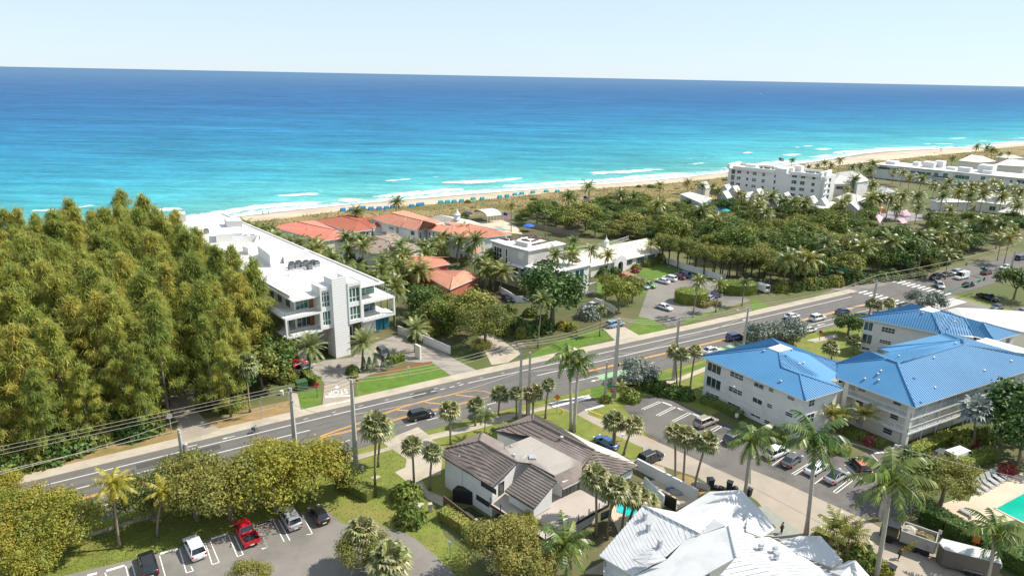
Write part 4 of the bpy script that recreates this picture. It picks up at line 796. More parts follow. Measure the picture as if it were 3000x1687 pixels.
# long orange villa
a, b, c, d = hp('U2 865,362', 8), hp('U2 1082,442', 8), hp('U2 1540,547', 8), hp('U2 1810,470', 8.4); r0, r1 = hp('U2 1168,305', 10.6), hp('U2 1605,408', 10.6); a9 = hp('U2 1168,300', 8)+V((4, 5, 0)); r2 = hp('U2 1790,455', 10)
e, f, g, h_ = hp('U2 1640,520', 8), hp('U2 2010,600', 8), hp('U3 400,662', 8), hp('U3 952,600', 8); s0, s1 = hp('U2 2050,485', 9.6), hp('U3 350,465', 10); s2 = hp('U3 760,545', 9.6)
T = bld('villa', 'long white two storey villa with bright orange tile roofs facing the sea', 'house', [a, b, c, f, g, h_])
rf = roof(T, [[a, b, c, r1, r0], [c, d, r2, r1], [a, r0, a9], [a9, r0, r1, r2, d+V((2, 4, 0))], [e, f, s0, hp('U2 1760,455', 9.4)], [f, hp('U3 190,640', 8), g, s1, s0], [g, h_, s2, s1], [s0, s1, h_+V((0, 6, 0)), d+V((2, 6, 0))]], m_tile, m_tiler, TC, None, cap=[(r0, r1), (c, r1), (r1, r2), (f, s0), (g, s1), (s1, s2), (s0, s1), (b.lerp(c, .5), r0.lerp(r1, .5))], thick=.3)
for poly in ([a, b, c, d, a9], [e, f, g, h_, h_+V((-4, 6, 0)), d+V((2, 6, 0))]): mb = MB(); mb.prism(inset(poly, .6), 0, 7.8); mb.build('wall', m_wall, T)
A, B = inset([a, b, c, d, a9], .6)[1], inset([a, b, c, d, a9], .6)[2]
ip = inset([a, b, c, d, a9], .6); bb, cc, dd = [min(ip, key=lambda q, k=k: (q-V((k.x, k.y, 0))).length) for k in (b, c, d)]
win(T, bb, cc, 'U2 1140,490 1205,540 1240,500 1275,590 1440,550 1495,620', 1, 1); win(T, cc, dd, 'U2 1562,580 1585,645', 1, 2)
ip = inset([e, f, g, h_, h_+V((-4, 6, 0)), d+V((2, 6, 0))], .6); ee, ff, gg, hh = [min(ip, key=lambda q, k=k: (q-V((k.x, k.y, 0))).length) for k in (e, f, g, h_)]
win(T, ee, ff, 'U2 1695,570 1715,640 1752,575 1768,640 1825,590 1840,670 1855,600 1875,680 1825,830 1840,880 1858,840 1875,890', 1, 2); win(T, ff, gg, 'U2 2075,860 2090,930 2130,870 2160,950 2190,890 2220,960', 1, 2)
win(T, gg, hh, 'U3 540,890 555,955 565,885 582,950', 1, 1)
mb = MB(); uu, nn = unit(ee, ff); mb.bar(ee+nn*.1+V((0, 0, 4.2)), ff+nn*.1+V((0, 0, 4.2)), .25, .3); uu, nn = unit(ff, gg); mb.bar(ff+nn*.1+V((0, 0, 4.2)), gg+nn*.1+V((0, 0, 4.2)), .25, .3); mb.build('cornice', m_wallc, T)
roof(T, [[hp('U3 385,862', 4.4), hp('U3 515,845', 4.4), hp('U3 515,845', 4.4)+V((0, 4, .6)), hp('U3 385,862', 4.4)+V((0, 4, .6))], [hp('U3 480,1030', 3), hp('U3 640,1010', 3), hp('U3 620,985', 4), hp('U3 490,1000', 4)]], m_tile, m_tiler, TC, name='porch_roof')
# taupe roof villa
a, b, c, d, e = hp('U2 340,690', 6), hp('U2 650,785', 6), hp('U2 905,868', 6), hp('U2 1180,880', 6), hp('U2 1425,845', 6); f, g = hp('U2 1590,800', 6), hp('U2 1260,610', 6); r0, r1 = hp('U2 905,625', 8.2), hp('U2 1150,700', 8.2)
T = bld('villa', 'white villa with a low taupe tile roof among the coconut palms', 'house', [a, c, d, f, g])
rf = roof(T, [[a, b, c, d, r1, r0], [d, e, f, r1], [f, g, r0, r1], [a, r0, g]], m_tile4, m_tile4, None, (.45, .08, .05), cap=[(r0, r1), (d, r1)]); roof(T, [[hp('U2 975,580', 8.4), hp('U2 1100,610', 8.4), hp('U2 1105,560', 9.4)], [hp('U2 1100,610', 8.4), hp('U2 1240,590', 8.4), hp('U2 1105,560', 9.4)]], m_tile4, m_tile4, None, (.45, .08, .05), name='cupola_roof')
mb = MB(); mb.prism(inset([a, c, d, e, f, g], .6), 0, 5.8); mb.build('wall', m_wall, T); ip = inset([a, c, d, e, f, g], .6); cc, dd = ip[1], ip[2]; wpanel(T, ip[0], ip[1], 8, 11.5, 1, 4, 3, 1, gm=m_bglass, fm=m_dark)
# red cottage
a, b, c = hp('U2 1345,1000', 6), hp('U2 1640,1075', 6), hp('U2 1990,1015', 6); r0, r1 = hp('U2 1720,922', 7.6), hp('U2 1890,945', 7.4); d = hp('U2 1480,915', 6)
T = bld('cottage', 'small red walled cottage with coral tile roofs and a domed chimney', 'house', [a, b, c, d])
rf = roof(T, [[a, b, r0], [b, c, r1, r0], [a, r0, r1, c, d]], m_tile, m_tiler, TC, cap=[(r0, r1), (b, r0)])
a2, b2, c2 = hp('U2 1630,1172', 4.2), hp('U2 1985,1370', 4.2), hp('U3 512,1188', 4.2); q0, q1 = hp('U2 2038,1190', 6.2), hp('U2 2190,1105', 6.2); d2 = hp('U2 1820,1105', 4.6)
rf = roof(T, [[a2, b2, q0, d2], [b2, c2, q1, q0], [d2, q0, q1]], m_tile, m_tiler, TC, cap=[(b2, q0), (q0, q1), (a2, d2)])
for poly, t_z in (([a, b, c, d], 5.8), ([a2, b2, c2, q1, d2], 4.0)): mb = MB(); mb.prism(inset(poly, .45), 0, t_z); mb.build('wall', m_wallr, T)
mb = MB(); mb.lathe(hp('U2 1490,960', 5.6), [(1.1, 0), (1.1, .5), (.9, 1.1), (.5, 1.5), (.05, 1.65)], 12); mb.build('dome', m_tile3, T)
# ---------------------------------------------------------------- white modern house being re-roofed
P3_ = lambda s, z: hp('U3 '+s, z)
a, b, c, d, e = P3_('640,680', 11.8), P3_('850,747', 11.8), P3_('1180,830', 11.8), P3_('1702,730', 11.8), P3_('1250,608', 11.8)
T = bld('modern_house', 'white cubic house with stacks of roof tiles lying on both flat roofs', 'house', [a, b, c, d, e])
mb = MB(); mb.prism([a, b, c, d, e], 11.55, 11.8); mb.build('roof', m_roofw, T)
ip = inset([a, b, c, d, e], .5); mb = MB(); mb.prism(ip, 0, 11.55); mb.prism([P3_('995,745', 11.8), P3_('1165,785', 11.8), P3_('1165,785', 11.8)+V((.5, 1.2, 0)), P3_('995,745', 11.8)+V((.5, 1.2, 0))], 9, 13.0); mb.build('wall', m_wallg, T)
aa, bb, cc, dd, ee = [min(ip, key=lambda q, k=k: (q-V((k.x, k.y, 0))).length) for k in (a, b, c, d, e)]
win(T, aa, bb, 'U3 705,765 805,1000', 3, 3, fm=m_wall, gm=m_dark, fw=.3); win(T, bb, cc, 'U3 865,805 882,1020', 1, 2, fm=m_wall, gm=m_dark, fw=.25); win(T, bb, cc, 'U3 1050,850 1100,935', 1, 1, fm=m_wall, gm=m_wallc, fw=.3)
win(T, bb, cc, 'U3 970,1020 1030,1170 1075,1050 1120,1200', 1, 1, gm=m_bglass, fm=m_wallg); win(T, bb, cc, 'U3 915,1210 1000,1340', 1, 1, gm=m_wallg, fm=m_wall)
mb = MB(); pA, pB = on_plane(PX('U3 960,1010')[0], bb, cc), on_plane(PX('U3 1140,1210')[0], bb, cc); uu, nn = unit(bb, cc)
for zz in (pA[1], pB[1]): mb.prism([bb+uu*pA[0], bb+uu*pB[0], bb+uu*pB[0]+nn*1.6, bb+uu*pA[0]+nn*1.6], zz-.15, zz+.1)
mb.build('balcony', m_wall, T)
a2, b2, c2, d2, e2 = P3_('1130,1042', 7.8), P3_('1345,1092', 7.8), P3_('2055,1022', 7.8), P3_('1905,900', 7.8), P3_('1600,868', 7.8)
a2b = P3_('1345,1110', 7.8)+V((3, -2.2, 0))
mb = MB(); mb.prism([a2, a2b, c2, d2, e2], 7.55, 7.8); mb.build('low_roof', m_roofw, T)
ip2 = inset([a2, a2b, c2, d2, e2], .5); mb = MB(); mb.prism(ip2, 0, 7.55); mb.build('low_wall', m_wall, T)
A_, B_ = [min(ip2, key=lambda q, k=k: (q-V((k.x, k.y, 0))).length) for k in (a2b, c2)]; win(T, A_, B_, 'U3 1830,1110 1940,1250', 2, 1, fm=m_wall, gm=m_bglass, fw=.35)
mb = MB(); q = G1('U3 2100,1449'); o1 = P3_('1965,1290', 3.2); o2 = P3_('2115,1265', 3.2); uu, nn = unit(o1, o2)
for z in (2.9, 0.4): mb.bar(V((o1.x, o1.y, z)), V((o2.x, o2.y, z)), .35, .45)
mb.bar(V((o1.x, o1.y, 0)), V((o1.x, o1.y, 3.2)), .35, .35); mb.bar(V((o2.x, o2.y, 0)), V((o2.x, o2.y, 3.2)), .35, .35); mb.build('porch_frame', m_wall, T)
m_stack = mat('stacked_tile', (.13, .095, .075), .9, .3, 4)
ts = [(11.8, '790,660 900,690'), (11.8, '880,650 990,660'), (11.8, '940,690 1060,650'), (11.8, '1000,690 1120,740'), (11.8, '1060,640 1240,625'), (11.8, '1080,680 1200,700'), (11.8, '1180,650 1330,665'), (11.8, '1230,705 1360,660'), (11.8, '1260,630 1400,670'), (11.8, '1240,755 1400,720'), (11.8, '1400,715 1540,690'), (11.8, '1390,680 1490,680'), (7.8, '1250,1030 1380,1045'), (7.8, '1290,1000 1420,1010'), (7.8, '1330,970 1450,985'), (7.8, '1370,930 1480,945'), (7.8, '1420,900 1520,900'), (7.8, '1590,910 1700,950'), (7.8, '1650,900 1790,950'), (7.8, '1740,960 1860,1000'), (7.8, '1800,920 1900,980')]
wh = ('long low', 'crooked', 'neat', 'short', 'broken', 'double', 'straight', 'slanting', 'ridge side', 'front edge', 'corner', 'inner', 'lowest', 'front', 'second', 'third', 'hindmost', 'palm shaded', 'half hidden', 'right hand', 'last')
for i, (z, s) in enumerate(ts):
    p, q = G('U3 '+s, z); mb = MB(); L_ = (q-p).length; k = max(3, int(L_/.75)); dd_ = (q-p).normalized(); ang = math.atan2(dd_.y, dd_.x)
    for j in range(k): c_ = p.lerp(q, (j+.5)/k); mb.box(c_+V((RND.uniform(-.15, .15), RND.uniform(-.15, .15), 0)), (.8, .75, RND.uniform(.3, .6)), ang+RND.uniform(-.15, .15))
    tag(mb.build('tile_stack', m_stack, loc=p), '%s row of brown tiles stacked on the %s white roof' % (wh[i], 'upper' if z > 9 else 'lower'), 'roof tiles', 'tile stacks on the white house roofs')
wall_thing('garden_wall', 'white rounded front wall of the cubic house behind the palms', 'M3 190,170 270,215 330,255 440,260', 1.8)
wall_thing('garden_wall', 'cream fence wall between the cubic house and the club garden', 'M3 1020,275 1090,300 1190,350', 1.9, .2, m_wallc)
# ---------------------------------------------------------------- cream club house
P4_ = lambda s, z: hp('U4 '+s, z)
a, b, c = P4_('375,962', 3.6), P4_('868,850', 3.6), P4_('480,700', 6.4); d = P4_('120,775', 6.4)
L9 = hp('U3 2050,1052', 3.6); R9 = hp('U3 1850,840', 6.4)
T = bld('club_house', 'long low cream roofed club house with an arched entrance and a white cupola', 'building', [L9, b, c, R9])
bk = P4_('650,690', 3.6)+V((2, 4, 0))
rf = roof(T, [[L9, b, c, d, R9], [b, bk, c], [c, bk, R9+V((-3, 7, -2.6)), R9, d]], m_cream, m_cream, None, (.6, .05, .02), cap=[(b, c), (c, d), (d, R9)])
ip = inset([L9, b, bk, R9+V((-2, 3, -2))], .6); LL, BB = [min(ip, key=lambda q, k=k: (q-V((k.x, k.y, 0))).length) for k in (L9, b)]
mb = MB(); mb.prism(ip, 0, 3.5); mb.build('wall', m_wallc, T)
win(T, LL, BB, 'U4 400,970 465,1020 560,935 625,995 720,890 780,950 30,1055 110,1115', 2, 2, fw=.08)
win(T, LL, BB, 'U3 2165,1055 2180,1120 2255,1035 2268,1100', 1, 1, gm=m_bglass, name='shutter')
for s in ('385,970 397,1030', '468,955 480,1012', '548,935 560,995', '627,915 640,975', '705,895 717,960', '783,875 795,940', '28,1060 40,1120', '118,1035 130,1100'): win(T, LL, BB, 'U4 '+s, 1, 1, gm=m_bglass, fm=m_bglass, fw=.02, name='shutter')
u0, _ = on_plane(PX('U4 200,1100')[0], LL, BB); u1, _ = on_plane(PX('U4 372,1060')[0], LL, BB); uu, nn = unit(LL, BB)
W_ = u1-u0; ctr = LL+uu*(u0+u1)/2+nn*1.0
prof = [(-W_/2, 0), (-W_/2, 3.6), (-W_*.38, 4.4), (-W_*.2, 5.0), (0, 5.4), (W_*.2, 5.0), (W_*.38, 4.4), (W_/2, 3.6), (W_/2, 0)]
arch = [(W_*.2, 0), (W_*.2, 2.3)]+[(W_*.2*math.cos(k*math.pi/8), 2.3+W_*.2*math.sin(k*math.pi/8)) for k in range(1, 8)]+[(-W_*.2, 2.3), (-W_*.2, 0)]
Q = lambda p, k: ctr+uu*p[0]+nn*k+V((0, 0, p[1]))
mb = MB(); 
o_ = [prof[0], prof[1], prof[2], prof[3], prof[4], prof[5], prof[6], prof[7], prof[8]]
for k in (0, -1.2):
    mb.face([Q(p, k) for p in [prof[0], prof[1], prof[2], prof[3], prof[4], (0, 2.3+W_*.2)]+list(reversed(arch[2:6][::-1]))[::-1][-3:][::-1][:0]+[arch[7], arch[8], arch[9], arch[10]]]); mb.face([Q(p, k) for p in [prof[8], prof[7], prof[6], prof[5], prof[4], (0, 2.3+W_*.2), arch[4], arch[3], arch[2], arch[1], arch[0]]])
for p, q in zip(prof, prof[1:]): mb.face([Q(p, 0), Q(q, 0), Q(q, -1.2), Q(p, -1.2)])
mb.build('entrance_arch', m_wall, T)
mb = MB(); mb.face([Q(p, -.9) for p in arch]); mb.build('doorway', m_dark, T)
q = d+V((0, 0, -.3)); mb = MB(); mb.box(q, (1.7, 1.7, .9), rad(45)); mb.box(q+V((0, 0, .9)), (1.2, 1.2, 1.3), rad(45)); mb.lathe(q+V((0, 0, 2.2)), [(1.0, 0), (.45, .5), (.1, 1.1), (.04, 1.9)], 8); mb.build('cupola', m_wall, T)
railing(T, [d+V((1, .5, .1)), c+V((-1, 1, .4))], 1.2, m_rail, .2, 1.5, name='roof_railing'); railing(T, [d+V((-1, -.5, .1)), R9+V((0, 0, .2))], 1.2, m_rail, .2, 1.5, name='roof_railing')
t_ = thing('vinyl_fence', 'long curved white fence between the club lawn and the tall hedge trees', 'fence', G1('U4 830,1000')); fpts = G('U4 820,975 900,990 1050,1030 1230,1100 1480,1170 1720,1245 1780,1220')
for p, q in zip(fpts, fpts[1:]): mb = MB(); mb.hexa([p, q, q+V((.05, .05, 0)), p+V((.05, .05, 0))], [p+V((0, 0, 1.9)), q+V((0, 0, 1.9)), q+V((.05, .05, 1.9)), p+V((.05, .05, 1.9))]); mb.build('panel', m_wall, t_)
for p in fpts: mb = MB(); mb.box(p, (.15, .15, 2.05)); mb.build('post', m_rail, t_)
t_ = thing('handrail', 'white handrail beside the brick path to the arched entrance', 'handrail', G1('U4 490,1190')); railing(t_, G('U4 490,1190 550,1220'), 1.0, m_rail, 0, 1.5); 
t_ = thing('handrail', 'white handrail at the car park end of the brick path', 'handrail', G1('U4 640,1240')); railing(t_, G('U4 630,1240 680,1255'), 1.0, m_rail, 0, 1.5)
# ---------------------------------------------------------------- grey-roof beach club, tent
a, b, c, d = hp('U2 1625,402', 5), hp('U2 2240,470', 5)+V((-4, -4, 0)), hp('U2 2375,460', 5)+V((3, -2, 0)), hp('U2 2085,390', 7.4); r0 = hp('U2 1845,330', 7.4)
T = bld('beach_club', 'grey roofed beach club with a small white cupola behind the orange villa', 'building', [a, b, c, d])
rf = roof(T, [[a, b, d, r0], [b, c+V((6, -6, 0)), c, d], [r0, d, c, c+V((-6, 9, 0)), a+V((9, 8, 0))], [a, r0, a+V((9, 8, 0))]], m_beige, m_beige); mb = MB(); mb.prism(inset([a, b, c, c+V((-6, 9, 0)), a+V((9, 8, 0))], .6), 0, 4.8); mb.build('wall', m_wall, T)
q = d; mb = MB(); mb.box(q-V((0, 0, .3)), (1.6, 1.6, 2.0), rad(45)); mb.lathe(q+V((0, 0, 1.7)), [(1.4, 0), (.9, .5), (.3, 1.5), (.05, 2.4)], 8); mb.build('cupola', m_wall, T)
p0, p1 = G('U3 610,450 780,430'); u_ = (p1-p0).normalized(); n_ = V((-u_.y, u_.x, 0)); L_ = (p1-p0).length
T = thing('pavilion', 'white barrel vaulted open pavilion by the beach club pool', 'pavilion', p0)
mb = MB(); rings = []
for k in range(9): an = math.pi*k/8; rings.append([p0+u_*(-.6)+n_*(5-5.4*math.cos(an))+V((0, 0, 3.0+1.7*math.sin(an))), p1+u_*.6+n_*(5-5.4*math.cos(an))+V((0, 0, 3.0+1.7*math.sin(an)))])
mb.grid(rings, close=False, cap=False); mb.build('canopy', m_ply, T)
for k in range(5):
    for y in (0, 10): q = p0+u_*L_*k/4+n_*y; mb = MB(); mb.bar(q, q+V((0, 0, 3.1)), .18, .18); mb.build('post', m_rail, T)
flat([G('U3 400,440 800,400 1000,480 1100,600 700,560 560,480')], 'pool_terrace', m_poolc, Z2); flat([G('U3 690,510 830,515 860,540 850,560 740,530')], 'pool', m_pool, Z5)
t_ = thing('timber_fence', 'weathered grey timber fence at the foot of the wood', 'fence', G1('U3 1420,560')); fp_ = G('U3 1180,500 1450,560 1870,640')
for p, q in zip(fp_, fp_[1:]): mb = MB(); mb.hexa([p, q, q+V((.06, .06, 0)), p+V((.06, .06, 0))], [p+V((0, 0, 2)), q+V((0, 0, 2)), q+V((.06, .06, 2)), p+V((.06, .06, 2))]); mb.build('panel', mat('old_timber', (.24, .20, .16), .9, .15, 2), t_)
# ---------------------------------------------------------------- five storey hotel
W_ = lambda s, z: hp('W '+s, z)
zt = 13.6
a, b, c = W_('225,400', zt), W_('1975,570', zt), W_('2255,520', zt); bk = c+(a-b)*.98
T = bld('hotel', 'white five storey hotel with rows of small windows near the beach', 'hotel', [a, b, c, bk])
pl_ = [a, b, c, bk]; ip = pl_; mb = MB(); mb.prism(ip, 0, zt); mb.build('wall', m_wall, T)
uu, nn = unit(a, b); vv = -nn
mb = MB(); A0 = V((a.x, a.y, 0)); LB = ((b-a).xy).length; DP = ((c-b).xy).length
def hb(mb, u0, u1, v0, v1, z0, z1): mb.hexa([A0+uu*u0+vv*v0+V((0,0,z0)), A0+uu*u1+vv*v0+V((0,0,z0)), A0+uu*u1+vv*v1+V((0,0,z0)), A0+uu*u0+vv*v1+V((0,0,z0))], [A0+uu*u0+vv*v0+V((0,0,z1)), A0+uu*u1+vv*v0+V((0,0,z1)), A0+uu*u1+vv*v1+V((0,0,z1)), A0+uu*u0+vv*v1+V((0,0,z1))])
hb(mb, 2.5, LB*.52, -.9, .2, zt-.4, zt+1.3); hb(mb, LB*.68, LB*.98, -.9, .2, zt-.4, zt+1.3); hb(mb, LB*.98, LB*.99+.6, -.9, 4, zt-.4, zt+2.1); hb(mb, LB-.3, LB+1.0, 4.5, DP-2, zt-.3, zt+2.2); hb(mb, 0, LB, DP-.5, DP+.4, zt-.3, zt+1.3); hb(mb, -.9, .4, 0, DP, zt-.3, zt+2.0); mb.build('parapet', m_wall, T)
for (u0, u1, v0, v1, h) in ((7, 12.5, 5, 10, 2.2), (22, 32, 4, 10, 2.4), (LB*.53, LB*.64, -.2, 5, 2.2), (LB*.66, LB*.74, 8, 13, 3.2)): mb = MB(); hb(mb, u0, u1, v0, v1, zt, zt+h); mb.build('penthouse', m_wall, T)
for (u0, v0) in ((14, 7), (16, 8), (18, 6.5), (20, 8), (LB*.8, 6), (LB*.83, 7), (LB*.86, 6.5), (LB*.9, 7.5)): mb = MB(); hb(mb, u0, u0+1.3, v0, v0+1.3, zt, zt+1.3); mb.build('air_handler', m_ac if u0 > 20 else m_stone, T)
mb = MB(); hb(mb, .6, LB-1, .4, DP-.6, zt, zt+.03); mb.build('roof', m_beige, T)
win(T, a, b, 'W 390,450 455,505 380,560 445,625 368,680 435,735', 2, 1, fw=.15); win(T, a, b, 'W 572,470 602,515 556,585 590,635 543,705 577,750', 1, 1, fw=.12); win(T, a, b, 'W 682,480 748,540 668,595 735,660 655,715 728,775', 2, 2, fw=.15); win(T, a, b, 'W 860,500 910,560 848,615 900,680 838,740 885,800', 1, 2, fw=.15)
win(T, a, b, 'W 1090,530 1112,580 1078,630 1103,700 1062,755 1090,815', 1, 1); win(T, a, b, 'W 1425,520 1510,585 1410,630 1495,705 1395,755 1480,830 1385,875 1470,940', 2, 1, gm=m_bglass); win(T, a, b, 'W 1595,535 1665,600 1575,650 1650,725 1560,770 1640,840 1550,890 1620,950', 2, 1, fw=.15); win(T, a, b, 'W 1805,560 1858,620 1790,680 1842,745 1775,800 1828,865', 1, 1, fw=.12)
for s in ('285,430 340,515', '275,530 328,630', '262,650 320,725'): win(T, a, b, 'W '+s, 3, 1, fw=.05)
for z in (1.6, 4.4, 7.2, 10.0):
    mb = MB(); hb(mb, LB-.2, LB+1.6, 1.5, DP-2, z-.15, z+.12); hb(mb, LB+1.45, LB+1.6, 1.5, DP-2, z+.12, z+1.0); mb.build('balcony', m_wall, T)
    A_, B_ = V((b.x, b.y, 0)), V((c.x, c.y, 0)); wpanel(T, A_, B_, 4, 6.2, z+.2, z+2.2, 2, 1, gm=m_bglass); wpanel(T, A_, B_, 9, 11.5, z+.2, z+2.2, 2, 1, gm=m_bglass)
for v_ in (1.2, DP-1.9): mb = MB(); hb(mb, LB-.1, LB+1.7, v_, v_+.35, 0, zt); mb.build('fin', m_wall, T)
# ---------------------------------------------------------------- resort cottages: small steep white gables
def gable(s0, s1, zb, w_, h, label, m=m_ply, depth=6):
    p, q = G('W '+s0, zb)[0], None
    return p
def gcot(s, z, w_, d_, rise, az, label, rm=None, wm=None, group='white gabled resort roofs'):
    p = hp(s, z+rise); ca = V((math.cos(az), math.sin(az), 0)); cb = V((-ca.y, ca.x, 0)); p = V((p.x, p.y, 0))
    T = thing('gabled_cottage', label, 'cottage', p, 0, group)
    e = [p+ca*x+cb*y for x, y in ((-d_/2, -w_/2), (d_/2, -w_/2), (d_/2, w_/2), (-d_/2, w_/2))]; k = .35
    lo = [V((q.x, q.y, z)) for q in e]; t0, t1 = p-ca*d_/2+V((0, 0, z+rise)), p+ca*d_/2+V((0, 0, z+rise))
    roof(T, [[lo[0], lo[1], t1, t0], [lo[2], lo[3], t0, t1]], rm or m_ply, rm or m_ply)
    mb = MB(); ii = inset(lo, .25); mb.prism(ii, 0, z-.1); 
    for A_, B_, t in ((lo[0], lo[3], t0), (lo[1], lo[2], t1)):
        s_ = (ca if t is t0 else -ca)*.25; mb.face([A_+s_-V((0,0,.1)), B_+s_-V((0,0,.1)), t+s_-V((0, 0, .15))])
    mb.build('wall', wm or m_wallg, T); return T
az = rad(50)
gl = [('W 190,712', 'furthest left above the palms'), ('W 345,735', 'second from the left, facing the hotel wall'), ('W 160,830', 'low one in front of the two leftmost'), ('W 790,790', 'under the middle of the hotel wall'), ('W 1310,862', 'below the blue hotel windows'), ('W 1800,930', 'below the right end of the hotel'), ('W 2010,960', 'beside the hotel balconies'), ('W 2560,1030', 'large one right of the hotel'), ('U7 60,630', 'small one at the left end by the dune'), ('W 1100,960', 'half hidden by palms below the hotel')]
for s, l in gl: gcot(s, 5.0, 5.2 if 'large' not in l else 8, 6.0 if 'large' not in l else 8, 3.0, az, 'white steep gabled resort roof, '+l)
for s0, lab in (('W 420,880 700,850 760,900 560,960', 'low flat white resort building left of the palms'), ('W 1750,1090 2200,1040 2380,1120 1950,1180', 'low flat white resort building right of the palms'), ('W 880,930 1150,900 1180,960 900,1000', 'low flat white resort building behind the coconut palms')):
    p = G(s0, 4.6); T = bld('resort_wing', lab, 'building', p); mb = MB(); mb.prism(p, 4.4, 4.7); mb.build('roof', m_roofw, T); mb = MB(); mb.prism(inset(p, .4), 0, 4.4); mb.build('wall', m_wallg, T)
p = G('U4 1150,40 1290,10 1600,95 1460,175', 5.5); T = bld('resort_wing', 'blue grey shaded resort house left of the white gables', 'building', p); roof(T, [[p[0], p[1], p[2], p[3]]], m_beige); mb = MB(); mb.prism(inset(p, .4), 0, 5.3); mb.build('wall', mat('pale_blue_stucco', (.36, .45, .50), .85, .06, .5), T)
# houses with beige hip roofs right of the hotel
def hiph(s, z, zr_, label, m, wm=m_wallc, rr=.28, name='hip_roof_house', cat='house'):
    p = G(s, z); T = bld(name, label, cat, p); p0, p1, p2, p3 = p
    m0, m1 = (p0+p3)/2, (p1+p2)/2; q0, q1 = m0.lerp(m1, rr), m0.lerp(m1, 1-rr); q0.z = q1.z = zr_
    roof(T, [[p0, p1, q1, q0], [p1, p2, q1], [p2, p3, q0, q1], [p3, p0, q0]], m, m, cap=[(q0, q1), (p1, q1), (p0, q0)]); ip = inset(p, .5); mb = MB(); mb.prism(ip, 0, z-.1); mb.build('wall', wm, T); return T, p
T, p = hiph('U7 1840,660 2090,660 2230,640 1900,500', 6.5, 9, 'beige hip roofed house right beside the hotel', m_beige); wpanel(T, V((p[0].x, p[0].y, 0)), V((p[1].x, p[1].y, 0)), 3, 9, 3.6, 5.2, 5, 1, off=-.4)
hiph('U7 1910,500 2200,640 2375,610 2200,510', 8, 10.5, 'pale grey roofed house behind the beige hip roof by the hotel', m_beige, m_wall)
hiph('U7 1880,850 2180,910 2330,860 2110,790', 3.6, 5.6, 'low house with a sand coloured roof and dark hedge below the hotel', m_beige)
hiph('U8 0,620 90,700 190,700 60,600', 7, 9, 'cream gabled house behind the tall palm pair', m_beige)
hiph('U8 300,850 420,895 600,860 420,810', 4.5, 6.5, 'grey slate roofed bungalow among the palms', mat('slate_roof', (.33, .34, .33), .85, .08, 1))
hiph('U8 1460,430 1750,460 1990,440 1640,375', 6, 9.5, 'large cream hip roofed beach house behind the long white building', m_cream)
hiph('U8 1950,490 2380,515 2620,490 2120,425', 6, 9.0, 'second cream hip roofed beach house at the right edge', m_cream)
hiph('U8 1970,380 2200,405 2380,395 2150,355', 4, 6, 'small tan roofed beach pavilion far down the shore', m_beige)
T, p = hiph('U8 1700,1000 2100,1045 2480,1010 1880,900', 4.6, 7.2, 'long cream house with a sand coloured roof behind the palm row', m_beige); wpanel(T, V((p[0].x, p[0].y, 0)), V((p[1].x, p[1].y, 0)), 6, 8.5, 1.2, 3.2, 2, 1, off=-.45); wpanel(T, V((p[0].x, p[0].y, 0)), V((p[1].x, p[1].y, 0)), 11, 13.5, 1.2, 3.2, 2, 1, off=-.45)
hiph('U8 1060,980 1180,1010 1650,1010 1380,960', 4.2, 5.5, 'white flat looking bungalow roof glimpsed behind the palm row', m_roofw, m_wall)
T, p = hiph('U8 2000,1140 2300,1200 2500,1150 2250,1100', 4.4, 6.5, 'house with a beige tile roof at the right edge by the palms', m_beige)
# ---------------------------------------------------------------- long white modern building on the right
P8 = lambda s, z: hp('U8 '+s, z); zt = 8.5
a, b = P8('300,480', zt), P8('2480,690', zt); uu, nn = unit(a, b); vv = -nn; A0 = V((a.x, a.y, 0)); LB = (b-a).length; DP = 24
T = bld('apartment_building', 'long low white modern building with roof terraces near the far beach', 'building', [a, b, b+vv*DP, a+vv*DP])
mb = MB(); hb(mb, 0, LB, 0, DP, 0, zt); mb.build('wall', m_wall, T)
mb = MB(); hb(mb, 0, LB, 0, DP, zt, zt+.1)
for (x0, x1) in ((.02, .1), (.17, .25), (.27, .47), (.53, .61), (.74, 1)): hb(mb, LB*x0, LB*x1, -1.4, .5, zt-.15, zt+.2)
mb.build('roof', m_roofw, T)
for (x0, x1, v0, v1, h) in ((.05, .12, 6, 14, 2), (.22, .26, 12, 18, 2.4), (.30, .38, 8, 16, 3.4), (.36, .42, 14, 20, 4), (.46, .52, 8, 14, 1.6), (.55, .63, 3, 8, 2.6), (.66, .75, 8, 18, 4.5), (.7, .76, 4, 8, 2.0)): mb = MB(); hb(mb, LB*x0, LB*x1, v0, v1, zt, zt+h); mb.build('plant_room', m_wall, T)
win(T, a, b, 'U8 885,580 1075,640 1130,600 1175,660 1255,605 1305,680 1420,630 1545,690 1560,640 1605,695 1780,650 1830,705', 3, 1, gm=m_gglass); win(T, a, b, 'U8 350,515 600,570 610,535 655,575 705,560 735,600 800,570 870,610 2040,685 2070,720 2185,700 2210,740 2280,700 2380,755', 2, 1, gm=m_bglass); win(T, a, b, 'U8 1090,700 1145,740', 2, 1, gm=m_gglass)
mb = MB(); hb(mb, LB*.3, LB*.52, -1.8, 0, 4.0, 4.3); hb(mb, LB*.7, LB, -1.8, 0, 3.2, 3.5); mb.build('balcony_slab', m_wall, T)
railing(T, [A0+uu*LB*.3+nn*1.7+V((0, 0, 4.3)), A0+uu*LB*.52+nn*1.7+V((0, 0, 4.3))], 1.1, m_rail, 0, 1.6, m_bglass); railing(T, [A0+uu*LB*.77+V((0, 0, zt+.1))+vv*.5, A0+uu*LB*.98+V((0, 0, zt+.1))+vv*.5], 1.1, m_rail, 0, 1.6)
